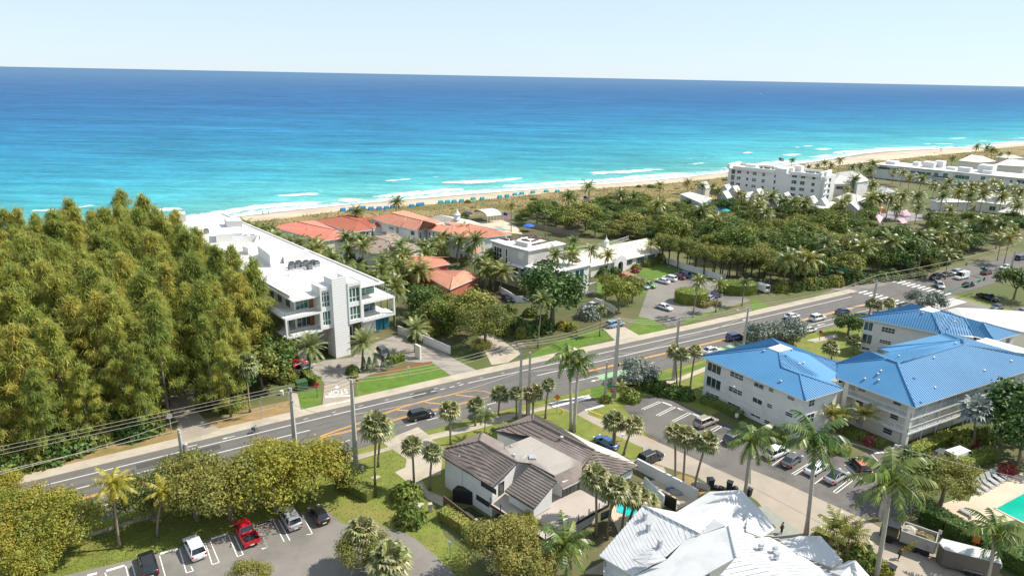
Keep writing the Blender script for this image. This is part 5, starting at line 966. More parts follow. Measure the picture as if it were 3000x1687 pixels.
# pink and orange canopies of the terrace bar
flat([G('U8 150,1170 600,1120 1000,1190 1000,1250 700,1280 300,1230')], 'bar_terrace', mat('bar_paving', (.26, .24, .24), .9, .1, 1), Z2)
for s, c_, lab in (('U8 345,1075 410,1070 475,1160 400,1165', (.85, .42, .20), 'orange pitched canopy on the terrace behind the wood'), ('U8 650,1135 745,1110 805,1200 700,1200', (.66, .34, .42), 'large pink pitched canopy on the terrace behind the wood'), ('U8 615,1235 700,1225 760,1290 680,1305', (.66, .38, .45), 'front pink canopy half hidden by the wood'), ('U8 310,1205 350,1175 420,1220 370,1300', (.64, .36, .43), 'small pink canopy under the leaves at the terrace end')):
    p = [hp('U8 '+k, z) for k, z in zip(s.split()[1:], (4.2, 4.6, 3.0, 2.8))]; T = thing('canopy', lab, 'canopy', V((p[0].x, p[0].y, 0)), 0, 'canopies of the terrace bar')
    mb = MB(); mb.face(p); mb.face([q-V((0, 0, .08)) for q in reversed(p)]); mb.build('cloth', mat('canvas_%d' % int(c_[1]*100), c_, .85, .05, 2), T)
    for q in p: mb = MB(); mb.bar(V((q.x, q.y, 0)), q-V((0, 0, .05)), .1, .1); mb.build('post', m_rail, T)
# ================================================================== vegetation
rv = lambda r=RND: V((r.gauss(0, 1), r.gauss(0, 1), r.gauss(0, 1))).normalized()
U = RND.uniform
def leafmat(name, c, c2, rough=.55, fv=.35, ov=.3, trans=.25, spec=.3, cs=.25): return mat(name, c, rough, .15, 1.2, col2=c2, c2=(.4, .62), c2scale=cs, face_var=fv, obj_var=ov, trans=trans, spec=spec)
m_cas = leafmat('casuarina_needles', (.43, .405, .08), (.24, .31, .07), .7, .3, .22, .45)
m_gold = leafmat('gold_green_leaves', (.31, .285, .038), (.225, .245, .042), .55, .24, .2, .32)
m_olive = leafmat('olive_leaves', (.235, .23, .048), (.165, .19, .046), .55, .28, .2, .28)
m_mid = leafmat('mid_green_leaves', (.145, .19, .036), (.20, .21, .055), .55, .3, .3, .25, .15)
m_dkg = leafmat('dark_green_leaves', (.07, .13, .026), (.12, .165, .036), .5, .4, .25, .22, .25)
m_grape = leafmat('sea_grape_leaves', (.19, .205, .052), (.125, .17, .04), .55, .32, .3, .25, .15)
m_silv = leafmat('silver_buttonwood_leaves', (.235, .265, .215), (.165, .20, .155), .5, .35, .1, .15)
m_palm = leafmat('palm_fronds', (.145, .185, .036), (.22, .215, .045), .4, .5, .3, .25, .45, .5)
m_palmg = leafmat('bright_palm_fronds', (.088, .158, .026), (.15, .185, .036), .38, .5, .2, .25, .5, .5)
m_palmy = leafmat('yellow_palm_fronds', (.36, .30, .03), (.25, .24, .03), .4, .4, .1, .3, .4, .5)
m_sabal = leafmat('fan_palm_leaves', (.18, .21, .066), (.29, .27, .12), .4, .55, .2, .22, .5, .6)
m_bism = leafmat('silver_palm_leaves', (.40, .42, .37), (.28, .32, .29), .45, .4, .1, .15)
m_date = leafmat('date_palm_fronds', (.20, .24, .08), (.27, .29, .12), .4, .45, .15, .2, .45)
m_deadf = leafmat('dry_fronds', (.33, .22, .095), (.24, .15, .06), .8, .4, .1, .1)
m_hedge = leafmat('hedge_leaves', (.145, .20, .03), (.21, .235, .045), .5, .4, .15, .2)
m_flow = leafmat('red_shrub_leaves', (.33, .035, .06), (.16, .10, .03), .5, .5, .1, .2)
m_tuft = leafmat('dune_tuft', (.235, .195, .085), (.165, .165, .06), .8, .4, 0, .2)
m_bark = mat('grey_bark', (.20, .165, .125), .95, .25, 3, bump=.4)
m_barkd = mat('dark_bark', (.11, .08, .055), .95, .25, 3, bump=.4)
m_trunk = mat('palm_trunk', (.27, .215, .15), .9, .2, 1, col2=(.19, .15, .10), c2=(.45, .6), c2scale=3, stretch=(.3, .3, 5))
m_royal = mat('royal_palm_trunk', (.42, .38, .32), .85, .12, 1, col2=(.31, .275, .225), c2=(.5, .62), c2scale=2.5, stretch=(.25, .25, 5))
m_shaft = mat('crownshaft_green', (.12, .19, .045), .4, .15, 2)
m_coco = mat('coconut_husk', (.30, .20, .06), .7, .2, 3)
def leafquad(mb, c, n, s, asp=.6, m=0):
    t = n.cross(rv()).normalized(); b = n.cross(t); mb.face([c-t*s*.5, c+b*s*asp*.5, c+t*s*.5, c-b*s*asp*.5], m)
def blade(mb, p, d, L_, w_, m=0, droop=.0):
    s = d.cross(V((0, 0, 1))); s = s.normalized() if s.length > 1e-3 else V((1, 0, 0)); e = p+d*L_-V((0, 0, droop)); mb.face([p-s*w_*.5, p+s*w_*.5, e+s*w_*.12, e-s*w_*.12], m)
def crown_broad(seed, R, H, n, leaf, z0, clumps=26, mat_=m_mid, flat_=1.0, up=.35, lump=.36):
    r = random.Random(seed); mb = MB(); cs = []
    for i in range(clumps):
        d = rv(r); d.z = abs(d.z)*1.15-.30; d.normalize(); k = r.uniform(.52, .86); cs.append((V((d.x*R*k, d.y*R*k, z0+H*.42+d.z*H*.5*k*flat_)), R*lump*r.uniform(.65, 1.25)))
    per = n//clumps
    for c, rc in cs:
        for _ in range(per):
            d = rv(r); k = r.random()**.4; p = c+V((d.x*rc, d.y*rc, d.z*rc*.85))*k; leafquad(mb, p, (d+rv(r)*.8+V((0, 0, up))).normalized(), leaf*r.uniform(.6, 1.35))
    return mb
def limbs(seed, H, R, r0, m=None, n=6, fork=.35, bend=.4):
    r = random.Random(seed); mb = MB(); top = V((r.uniform(-.3, .3), r.uniform(-.3, .3), H*fork)); mb.tube([(0, 0, -.1), top*.5+V((r.uniform(-.1, .1), 0, 0)), top], [r0*1.25, r0, r0*.8], 7)
    for i in range(n):
        a = 6.283*i/n+r.uniform(-.4, .4); e = V((math.cos(a)*R*r.uniform(.4, .75), math.sin(a)*R*r.uniform(.4, .75), H*r.uniform(.55, .9))); mid = top.lerp(e, .5)+V((0, 0, -.1*H*bend)); mb.tube([top, mid, e], [r0*.6, r0*.38, r0*.12], 5)
    return mb
PT = {}
def proto(name, tr, cr, tm, cm, tn='trunk', cn='crown'): PT[name] = [(tn, tr.mesh(name+'_trunk', tm)), (cn, cr.mesh(name+'_crown', cm))]
for i in range(3): proto('broad%d' % i, limbs(20+i, 7, 3.6, .22), crown_broad(30+i, 4.0, 5.2, 2300, .52, 2.6, 26, lump=.40), m_bark, m_mid)
for i in range(3): proto('grape%d' % i, limbs(120+i, 6, 3.6, .2), crown_broad(130+i, 4.2, 4.6, 2300, .55, 2.0, 30, lump=.36), m_bark, m_grape)
for i in range(2): proto('dark%d' % i, limbs(220+i, 7, 3.4, .22), crown_broad(230+i, 4.0, 5.8, 2300, .55, 2.4, 26, lump=.42), m_bark, m_dkg)
for i in range(2): proto('gold%d' % i, limbs(320+i, 8, 4.6, .26), crown_broad(330+i, 5.2, 5.6, 13000, .29, 2.0, 44, lump=.31), m_bark, m_gold)
for i in range(2): proto('olive%d' % i, limbs(420+i, 8, 4.8, .28), crown_broad(430+i, 5.2, 5.8, 11500, .29, 2.4, 44, lump=.30), m_bark, m_olive)
proto('bigdark', limbs(520, 12, 5, .4), crown_broad(530, 5.6, 11.5, 6500, .6, 1.8, 44, lump=.36), m_bark, m_dkg)
proto('tall0', limbs(540, 11, 3.2, .2, n=8, fork=.45), crown_broad(541, 3.8, 6.0, 2600, .42, 5.2, 30, lump=.34), m_barkd, m_olive); proto('tall1', limbs(550, 11, 3.2, .2, n=8, fork=.4), crown_broad(551, 3.8, 6.0, 2600, .42, 5.0, 30, lump=.34), m_barkd, m_mid)
proto('silver', limbs(560, 4, 2.6, .16), crown_broad(561, 3.0, 4.2, 4800, .40, .3, 34, lump=.42), m_bark, m_silv)
def bush(seed, R, H, n, leaf, m):
    r = random.Random(seed); mb = MB()
    for _ in range(n):
        d = rv(r); d.z = abs(d.z); k = .72+.28*r.random()+.12*math.sin(d.x*7+seed)*math.cos(d.y*6); leafquad(mb, V((d.x*R*k, d.y*R*k, d.z*H*k)), (d+rv(r)*.7).normalized(), leaf*r.uniform(.6, 1.3))
    return mb.mesh('bush', m)
BU = {k: bush(*a) for k, a in {'green': (1, 1.3, 1.6, 700, .34, m_mid), 'hedge': (2, 1.3, 1.5, 800, .30, m_hedge), 'dark': (3, 1.4, 1.8, 800, .36, m_dkg), 'grape': (4, 1.6, 1.8, 800, .42, m_grape), 'red': (5, .9, .9, 380, .3, m_flow), 'silver': (6, 1.5, 1.6, 800, .3, m_silv), 'gold': (7, 1.2, 1.2, 600, .32, m_gold), 'tan': (8, 1.2, .9, 420, .3, m_tuft)}.items()}
def cone_shrub():
    r = random.Random(5); mb = MB()
    for _ in range(600): z = r.random()**.8; a = r.uniform(0, 6.283); R = .62*(1-z)**.7+.06; leafquad(mb, V((R*math.cos(a), R*math.sin(a), z*2.6+.05)), (V((math.cos(a), math.sin(a), .4))+rv(r)*.5).normalized(), .2)
    return mb.mesh('cone_shrub', m_dkg)
BU['cone'] = cone_shrub()
def casuarina(seed, H, R, n):
    r = random.Random(seed); tr = MB(); cr = MB(); lean = V((r.uniform(-.6, .6), r.uniform(-.6, .6), 0)); ax = lambda z: V((lean.x*(z/H)**2, lean.y*(z/H)**2, z))
    tr.tube([ax(0)-V((0, 0, .1)), ax(H*.3), ax(H*.6), ax(H*.92)], [.30, .22, .14, .03], 6); nb = 34; tips = []
    for i in range(nb):
        f = .12+.88*(i/nb)**.9; z = H*f; a = i*2.4+r.uniform(-.5, .5); prof = (1.03-f)**.72*(.8+.2*min(1, f*3))*1.12; L_ = R*prof*r.uniform(.65, 1.15); d = V((math.cos(a), math.sin(a), 0)); e = ax(z)+d*L_+V((0, 0, L_*r.uniform(.25, .6)))
        if L_ > 1.2 and i % 2 == 0: tr.tube([ax(z), ax(z).lerp(e, .55)+V((0, 0, -.15*L_)), e], [.07, .05, .02], 4)
        for j in range(5): tips.append((ax(z).lerp(e, .35+.16*j)+V((r.gauss(0, .35), r.gauss(0, .35), r.gauss(0, .25))), d))
    tips += [(ax(H*(.84+.03*k))+rv(r)*.25*(1-k/7), V((0, 0, 1))) for k in range(7)]
    per = n//len(tips)
    for c, d in tips:
        ps = r.uniform(.5, .95)
        for _ in range(per):
            o = V((r.gauss(0, .42), r.gauss(0, .42), r.gauss(0, .36)))*ps; q = (d*.55+rv(r)*.75+V((0, 0, -.28 if r.random() < .65 else .55))).normalized(); blade(cr, c+o, q, r.uniform(.5, 1.1)*ps*1.25, r.uniform(.07, .15), droop=r.uniform(0, .25))
    return tr, cr
for i in range(5):
    tr, cr = casuarina(60+i, 18, 4.3, 8200); proto('casuarina%d' % i, tr, cr, m_bark, m_cas)
# palms -------------------------------------------------------------
def frond(mb, base, az, el, L_, n, ll, w_, droop, hang=.5, m=0, r=RND, roll=0):
    d = V((math.cos(az), math.sin(az), 0)); p = V(base); pts = []
    for i in range(n+1):
        f = i/n; e = el-droop*f**1.25; pts.append(V(p)); p = p+(d*math.cos(e)+V((0, 0, math.sin(e))))*(L_/n)
    sd = V((-d.y, d.x, 0))
    for i in range(n): mb.face([pts[i]-sd*.035, pts[i]+sd*.035, pts[i+1]+sd*.025, pts[i+1]-sd*.025], m)
    for i in range(1, n+1):
        f = i/n; l = ll*(math.sin(math.pi*(.12+.84*f))**.6)*r.uniform(.85, 1.1); t = (pts[i]-pts[i-1]).normalized()
        for s in (-1, 1):
            dv = (sd*s*.85+t*.55+V((0, 0, -hang*r.uniform(.5, 1.3)))).normalized(); q = pts[i]; e = q+dv*l; mb.face([q-t*w_*.5, q+t*w_*.5, e+t*w_*.15, e-t*w_*.15], m)
def feather(seed, nf, L_, n, ll, w_, el0, el1, droop, hang=.5, dead=0, nuts=0, m=0):
    r = random.Random(seed); mb = MB()
    for i in range(nf):
        f = i/max(1, nf-1); el = el0+(el1-el0)*f; frond(mb, (0, 0, .1*(1-f)), i*2.399+r.uniform(-.2, .2), el+r.uniform(-.12, .12), L_*r.uniform(.85, 1.1), n, ll, w_, droop*r.uniform(.8, 1.2), hang, 0, r)
    for i in range(dead): frond(mb, (0, 0, -.15), r.uniform(0, 6.28), -.75, L_*.7, max(5, n-5), ll*.8, w_, .7, 1.0, 1, r)
    for i in range(nuts): a = i*2.1; mb.blob((.32*math.cos(a), .32*math.sin(a), -.35), (.18, .18, .2), 6, 4, m=2)
    return mb.mesh('feather_crown', [m_palm, m_deadf, m_coco])
def fan(seed, nf, R, m=0):
    r = random.Random(seed); mb = MB()
    for i in range(nf):
        f = (i+.5)/nf; el = math.asin(max(-1, min(1, 1-1.62*f)))*1.0; az = i*2.399+r.uniform(-.2, .2); d = V((math.cos(az)*math.cos(el), math.sin(az)*math.cos(el), math.sin(el))); pl = R*r.uniform(.42, .55); c = d*pl; sd = V((-math.sin(az), math.cos(az), 0)); up = sd.cross(d)
        mb.face([-sd*.02, sd*.02, c+sd*.02, c-sd*.02], 0)
        for k in range(11):
            a = (k-5)/5*1.75; dv = (d*math.cos(a)+sd*math.sin(a)+up*.12*abs(a)).normalized(); L_ = R*r.uniform(.5, .66)*(1-.22*abs(a)/1.75); w_ = R*.075; mid = c+dv*L_*.62; e = c+dv*L_+V((0, 0, -L_*.28)); s2 = dv.cross(up).normalized()
            mb.face([c-s2*w_*.3, c+s2*w_*.3, mid+s2*w_, mid-s2*w_], 1 if el < -.75 and r.random() < .4 else 0); mb.face([mid-s2*w_, mid+s2*w_, e+s2*w_*.1, e-s2*w_*.1], 1 if el < -.75 and r.random() < .5 else 0)
    return mb.mesh('fan_crown', [m_sabal, m_deadf])
def remat(me, m): c = me.copy(); c.materials[0] = m; return c
CR = {'coco': [feather(s, 24, 4.1, 15, .95, .26, 1.25, -.45, 1.15, .6, 2, 4) for s in (1, 2, 3)], 'royal': [feather(s, 19, 3.8, 17, .95, .24, 1.15, -.35, 1.5, .9, 0, 0) for s in (4, 5)], 'date': [feather(s, 40, 2.9, 13, .55, .17, 1.45, -.35, .8, .25, 0, 0) for s in (6,)], 'areca': [feather(s, 15, 2.5, 11, .65, .2, 1.35, .2, 1.0, .5, 1, 0) for s in (8, 9)], 'sabal': [fan(s, 34, 2.0) for s in (10, 11, 12)], 'small': [feather(s, 14, 2.2, 10, .6, .18, 1.2, -.1, 1.0, .5) for s in (14,)]}
CR['royal'] = [remat(x, m_palmg) for x in CR['royal']]; CR['date'] = [remat(x, m_date) for x in CR['date']]; CR['yellow'] = [remat(CR['coco'][0], m_palmy)]; CR['bism'] = [remat(fan(21, 30, 2.6), m_bism)]; CR['green'] = [remat(x, m_palmg) for x in CR['coco']]
def palm(kind, label, crown, base=None, H=None, size=1.0, group=None, r0=None, name=None, lean=.6):
    p = PX(crown)[0]
    if base: b = G1(base); c = above(b, p)
    else: c = at(p, H); b = V((c.x+U(-lean, lean), c.y+U(-lean, lean), 0))
    nm = name or {'coco': 'coconut_palm', 'yellow': 'coconut_palm', 'green': 'coconut_palm', 'royal': 'royal_palm', 'date': 'date_palm', 'areca': 'feather_palm', 'sabal': 'fan_palm', 'bism': 'silver_palm', 'small': 'feather_palm'}[kind]
    T = thing(nm, label, 'palm tree', b, 0, group); k = c-b; h = max(1.2, k.z)
    rr = r0 or {'royal': .27, 'sabal': .17, 'coco': .15, 'date': .24, 'bism': .22, 'areca': .08, 'small': .09}.get(kind, .15)
    mb = MB(); n = 6; pts = [V((k.x*f**1.5, k.y*f**1.5, h*f-.05*(f == 0))) for f in [i/n for i in range(n+1)]]
    mb.tube(pts, [rr*(1.35 if i == 0 else 1.12-.3*i/n) for i in range(n+1)], 7); mb.build('trunk', m_royal if kind == 'royal' else m_trunk, T, True, world=False)
    if kind == 'royal':
        mb = MB(); mb.tube([V((k.x, k.y, h-1.3)), V((k.x, k.y, h-.7)), V((k.x, k.y, h+.1))], [rr*.85, rr*1.0, rr*.45], 8); mb.build('crownshaft', m_shaft, T, True, world=False)
    me = RND.choice(CR[kind]); inst(me, 'crown', (k.x, k.y, h), U(0, 6.28), size*U(.93, 1.07), T); return T
def tree(pk, label, base, s=1.0, group=None, name='tree', sz=None):
    b = base if isinstance(base, V) else G1(base); T = thing(name, label, 'tree', b, U(0, 6.28), group, (s, s, (sz or s)))
    for nm, me in PT[pk]: inst(me, nm, parent=T)
    return T
def shrub(k, label, base, s=1.0, group=None, name='shrub', sz=None):
    b = base if isinstance(base, V) else G1(base); o = inst(BU[k], name, b, U(0, 6.28), (s, s, sz or s)); return tag(o, label, 'shrub', group)
ORD = ['first', 'second', 'third', 'fourth', 'fifth', 'sixth', 'seventh', 'eighth', 'ninth', 'tenth', 'eleventh', 'twelfth', 'thirteenth', 'fourteenth', 'fifteenth', 'sixteenth', 'seventeenth', 'eighteenth', 'nineteenth', 'twentieth', 'twenty-first', 'twenty-second', 'twenty-third', 'twenty-fourth', 'twenty-fifth', 'twenty-sixth', 'twenty-seventh', 'twenty-eighth', 'twenty-ninth', 'thirtieth']
ORD += ['thirty-'+q for q in ORD[:9]]+['fortieth']+['forty-'+q for q in ORD[:9]]+['fiftieth']+['fifty-'+q for q in ORD[:9]]
def proj(p): d = p-CAM; z = d.dot(_F); return PW/2+FOC*d.dot(CX)/z, PH/2-FOC*d.dot(CY)/z
# --- grove of casuarinas on the left ---------------------------------
drive = [(p.x, p.y) for p in G('B1 1480,60 1580,-30 1560,-200 1480,-330 1700,-330 1760,-60 1840,130 1560,290')]
rows_ = {}; gr = []
for io in range(17):
    o = 11+io*6.2
    for it in range(40):
        t = -150+it*6.2+(3.1 if io % 2 else 0)+U(-1.8, 1.8); p = rp(t, o+U(-1.8, 1.8)); px, py = proj(p+V((0, 0, 10)))
        if px < -120 or px > 1400: continue
        q = p-O; u, v = q.dot(cu), q.dot(cv)
        if u > -10.5 or inpoly(p.x, p.y, drive): continue
        bx, by = proj(p)
        if bx > 690 and by > 1120: continue
        if v > 98: continue
        if v < 6 and u > -19: continue
        rows_.setdefault(io, []).append((px, p))
for io, L_ in rows_.items():
    L_.sort(key=lambda k: k[0])
    for j, (px, p) in enumerate(L_):
        s = U(.92, 1.18)*(.8 if io < 1 else 1.0 if io < 3 else 1.1 if io < 9 else 1.2); 
        tree('casuarina%d' % RND.randrange(5), 'feathery casuarina in the grove, %s from the left in the %s row from the road' % (ORD[j], ORD[io]), p, s, 'casuarinas of the roadside grove', 'casuarina_tree')
# --- single palms -----------------------------------------------------
palm('yellow', 'coconut palm with yellow crown, taller of the pair by the parking lot', 'B1 985,650', 'B1 1045,1205', size=.72); palm('yellow', 'coconut palm with yellow crown and curved trunk by the dark olive clump', 'B1 1425,715', 'B1 1372,1115', size=.66)
palm('small', 'small green palm glimpsed between the two yellow crowned palms', 'B1 1000,800', H=4, size=1.0)
for a in (('large round fan palm in the lawn before the road, left of the leaning pair', 'B2 1195,145', 'B2 1187,690', 1.25), ('fan palm standing right behind the large round one', 'B2 1240,175', 'B2 1215,497', 1.1), ('fan palm with a straight trunk at the driveway edge', 'B2 1510,310', 'B2 1528,685', .85), ('short fan palm beside the white house corner', 'B2 1688,370', 'B2 1663,697', .85), ('fan palm on the verge behind the left brown roof', 'M2 1835,1195', 'B2 1845,300', 1.0), ('fan palm at the road verge right of the verge palm by the roof', 'M2 2065,1150', 'M2 2060,1330', .95), ('fan palm at the verge beside the chevron markings', 'M2 2275,1050', 'M2 2262,1240', .95),
          ('slim fan palm left of the two tall poles', 'M3 335,1045', 'M3 337,1270', .75), ('bushy fan palm right of the double poles', 'M3 485,1040', 'M3 480,1240', .98), ('fan palm peeping out behind the concrete pole', 'M3 425,1050', 'M3 428,1230', .72), ('fan palm with a leaning trunk above the brown roof ridge', 'M3 618,970', 'M3 588,1265', .75), ('fan palm left of the blue flats with a round crown', 'M3 1715,680', 'M3 1732,1000', .85), ('fan palm in front of its twin by the blue flats', 'M3 1775,710', 'M3 1755,1040', .85), ('fan palm nearest the blue roof corner', 'M3 1895,680', 'M3 1848,1020', .85),
          ('fan palm with double trunk on the corner lawn, front one', 'B3 1185,95', 'B3 1175,352', 1.05), ('fan palm half hidden behind the corner lawn palm', 'B3 1200,110', 'B3 1190,355', .9), ('fan palm with a strongly leaning trunk by the driveway', 'B3 1360,130', 'B3 1272,392', .95), ('fan palm, leftmost of the three on the dry island', 'B3 1715,200', 'B3 1715,640', .98), ('fan palm, middle of the three on the dry island', 'B3 1810,235', 'B3 1785,665', .98), ('fan palm, right and most leaning of the three on the dry island', 'B3 1995,280', 'B3 1880,715', 1.05),
          ('fan palm leaning over the terrace of the white house', 'B3 1025,590', 'B3 1030,1110', 1.05), ('second fan palm by the terrace, right of the leaning one', 'B3 1190,690', 'B3 1125,1130', 1.0), ('fan palm over the small pool, left', 'B3 1305,720', 'B3 1250,1080', .95), ('fan palm over the small pool, middle', 'B3 1400,760', 'B3 1315,1000', .95), ('fan palm over the small pool, right and lowest', 'B3 1480,810', 'B3 1400,960', .9),
          ('bushy fan palm between the front and rear blue blocks, left', 'M4 695,650', 'M4 700,760', 1.0), ('bushy fan palm between the blue blocks, right', 'M4 895,590', 'M4 890,705', 1.05), ('fan palm behind the rear blue roof, left', 'M4 1050,265', 'M4 1030,360', .85), ('fan palm behind the rear blue roof, middle', 'M4 1110,280', 'M4 1100,370', .8), ('fan palm behind the rear blue roof, right', 'M4 1205,265', 'M4 1200,350', .9), ('fan palm in front of the rear white flats', 'M4 1310,550', 'M4 1300,640', .85)):
    palm('sabal', a[0], a[1], a[2], size=a[3])
palm('sabal', 'tall shaggy fan palm inside the grove edge by the sea grape', 'M1 2140,800', H=9, size=1.2); palm('sabal', 'low fan palm at the park drive under the casuarinas', 'M1 1790,1060', 'M1 1800,1160', size=.85); palm('sabal', 'second low fan palm at the park drive', 'M1 1880,1040', 'M1 1870,1130', size=.7)
palm('sabal', 'large fan palm by the bottom edge beside the round tree', 'B2 1310,1310', H=3.6, size=1.35); palm('sabal', 'fan palm behind the round tree in the lot island', 'B2 1075,1050', H=5.0, size=1.0)
palm('small', 'small feather palm by the white post at the verge', 'M2 2150,1250', H=4.2, size=1.0); palm('small', 'thin young palm by the stop sign', 'M3 1245,985', 'M3 1235,1108', size=.7)
for a in (('royal palm with a grey trunk, left of the pair at the side street mouth', 'M3 795,730', 'M3 810,1372', 1.1), ('royal palm, right of the pair at the side street mouth', 'M3 880,780', 'M3 838,1385', 1.0), ('tall royal palm leaning over the parked cars', 'B4 560,255', 'B4 478,1088', 1.26), ('royal palm beside the front blue flats car park', 'F 1890,1105', 'F 1874,1245', 1.08), ('tallest royal palm with spreading crown over the side street', 'B4 1225,610', 'B4 1090,1449', 1.34), ('royal palm by the hedge at the lower right', 'B4 2140,1050', 'B4 2060,1480', 1.05)):
    palm('royal', a[0], a[1], a[2], size=a[3])
palm('bism', 'silvery fan palm in the garden before the railed walkways', 'M4 1965,1190', 'B4 1932,310', size=1.15)
for a in (('date palm left of the white tower', 'C 835,1260', 'M2 620,870', 1.3), ('date palm right of the white tower', 'C 1660,1190', 'M2 1078,835', 1.3), ('date palm by the cream sign wall', 'M2 1540,490', 'M2 1535,690', 1.2)): palm('date', a[0], a[1], a[2], size=a[3])
for a in (('leftmost of the twin feather palms by the dump truck', 'B4 740,1040', 'B4 755,1255', 1.2), ('right of the twin feather palms by the dump truck', 'B4 860,1110', 'B4 800,1275', 1.25), ('coconut like palm by the walkways, dark and drooping', 'M4 985,1240', 'M4 945,1420', 1.25), ('pale palm clump beside the front blue flats corner', 'M4 715,1240', 'M4 715,1420', 1.3), ('second pale palm beside the front blue flats corner', 'M4 790,1260', 'M4 790,1400', 1.1)): palm('areca', a[0], a[1], a[2], size=a[3])
palm('green', 'bright green coconut palm before the terrace at the bottom', 'B3 760,1180', 'B3 775,1480', size=1.0)
# villas
for a in (('tall coconut palm rising before the orange villa', 'U2 1245,150', 'U2 1228,600', 1.0), ('coconut palm before the brick red roof', 'U2 690,290', 'U2 660,645', .95), ('fan shaped palm left of the brick red roof corner', 'U2 545,460', 'U2 545,640', .7), ('coconut palm at the right end of the brick red roof', 'U2 1000,390', 'U2 1000,575', .75), ('coconut palm over the taupe roof, left', 'U2 865,720', 'U2 900,1005', .95), ('coconut palm over the taupe roof, middle and drooping', 'U2 1020,830', 'U2 1025,1060', 1.05), ('coconut palm over the taupe roof behind the middle one', 'U2 1165,700', 'U2 1160,900', .9), ('coconut palm at the right end of the taupe roof', 'U2 1430,730', 'U2 1430,950', .9), ('bushy coconut palm against the white villa wall', 'U2 1620,760', 'U2 1600,940', 1.0), ('broad coconut palm before the orange villa front', 'U2 2110,690', 'U2 2090,1115', 1.1), ('huge drooping coconut palm left of the red cottage', 'U2 1560,1090', 'U2 1540,1400', 1.15), ('coconut palm right of the orange villa front', 'U3 450,680', 'U3 435,1145', 1.1), ('coconut palm by the cubic house, left', 'U3 620,1120', 'U3 690,1400', .95), ('coconut palm by the cubic house, middle', 'U3 720,1070', 'U3 700,1380', .9), ('leaning coconut palm by the cubic house, right', 'U3 830,1120', 'U3 780,1440', 1.0), ('short palm against the cubic house wall', 'U3 1100,1270', 'U3 1110,1420', .7)):
    palm('coco', a[0], a[1], a[2], size=a[3])
for a in (('tall thin palm behind the flag by the club pool', 'U3 945,200', 'U3 938,570', .6), ('tall thin palm before the timber fence', 'U3 1432,310', 'U3 1412,645', .6), ('palm standing before the stacked tiles, left', 'U3 1555,880', 10.5, .9), ('palm standing before the stacked tiles, right', 'U3 1790,900', 10.5, .9), ('palm with tufted crown by the club house, left', 'U3 2060,810', 9.5, .8), ('thin palm between the two club house palms', 'U3 2150,920', 'U3 2140,1120', .55), ('tall club house palm with a slim trunk', 'U3 2290,890', 'M3 1112,240', .75), ('small palm by the putting lawn', 'U3 1810,690', 'U3 1800,800', .75), ('palm shading the cream roof', 'U4 740,740', 'U4 745,1020', .7), ('second palm shading the cream roof', 'U4 800,760', 'U4 790,900', .6), ('palm of the club car park, left', 'M3 1930,70', 'M3 1872,385', .75), ('palm of the club car park, right', 'M3 2105,100', 'M3 2072,340', .6), ('palm at the right end of the round club hedge', 'M3 2330,80', 'M3 2300,290', .55), ('tall roadside palm before the big dark tree', 'M3 565,230', 'M3 522,650', .75), ('young palm on the roadside lawn', 'M3 1080,310', 'M3 1060,550', .45), ('dark palm before the cubic house door', 'M3 400,90', 'M3 430,250', .6)):
    palm('coco', a[0], a[1], *((None, a[2]) if not isinstance(a[2], str) else (a[2], None)), size=a[3])
for s, l, k, z in (('M2 1560,330', 'dark tree left of the red cottage walls', 'dark0', .9), ('M2 1690,300', 'green tree before the red cottage walls', 'broad1', .8), ('M2 1850,350', 'tree at the foot of the lower coral roof', 'grape1', .8), ('M2 1990,420', 'leafy tree right of the lower coral roof', 'broad2', .9), ('M2 1560,480', 'sea grape tree above the forecourt wall', 'grape0', .8), ('M2 2080,380', 'tree between the coral roof and the cubic house', 'broad0', .85), ('U2 330,860', 'green tree beside the taupe roof at the white block', 'broad1', .7), ('U2 700,930', 'dark tree below the taupe roof', 'dark1', .75), ('U2 1900,1000', 'tree behind the red cottage against the white villa', 'dark0', .6), ('U2 2200,1060', 'shrubby tree before the orange villa garage', 'grape2', .55), ('U3 1750,1330', 'tree right of the big dense dark tree', 'broad0', .7), ('U3 200,470', 'low tree between orange villa and beach club', 'grape0', .4)):
    tree(k, l, s, z)
for s, l in (('M1 1945,905', 'tall casuarina with a bare lower trunk behind the sea grape'), ('M1 2170,850', 'casuarina leaning over the left balconies of the white block'), ('M1 2270,760', 'casuarina at the corner of the white block'), ('M1 1700,900', 'casuarina arching over the park drive'), ('M1 1420,1060', 'casuarina at the left side of the park drive')): tree('casuarina%d' % RND.randrange(5), l, s, U(1.0, 1.12), 'casuarinas of the roadside grove', 'casuarina_tree')
ex = sorted([('U2', RND.uniform(1250, 2350), RND.uniform(820, 1230)) for _ in range(13)]+[('U3', RND.uniform(450, 660), RND.uniform(1200, 1400)) for _ in range(7)]+[('U2', RND.uniform(430, 1250), RND.uniform(900, 1150)) for _ in range(8)], key=lambda k: TL[k[0]][0]+k[1]/4.75)
for i, (t_, x, y) in enumerate(ex):
    b = G1('%s %f,%f' % (t_, x, y)); h = U(4.5, 8.5); T = thing('coconut_palm', 'coconut palm in the villa gardens, %s from the left' % ORD[i], 'palm tree', b, 0, 'palms in the villa gardens'); mb = MB(); mb.tube([(0, 0, -.05), (.1, .2, h*.5), (.4, .1, h)], [.2, .15, .12], 6); mb.build('trunk', m_trunk, T, world=False); inst(RND.choice(CR['coco']+CR['green']), 'crown', (.4, .1, h), U(0, 6), U(.75, 1.0), T)
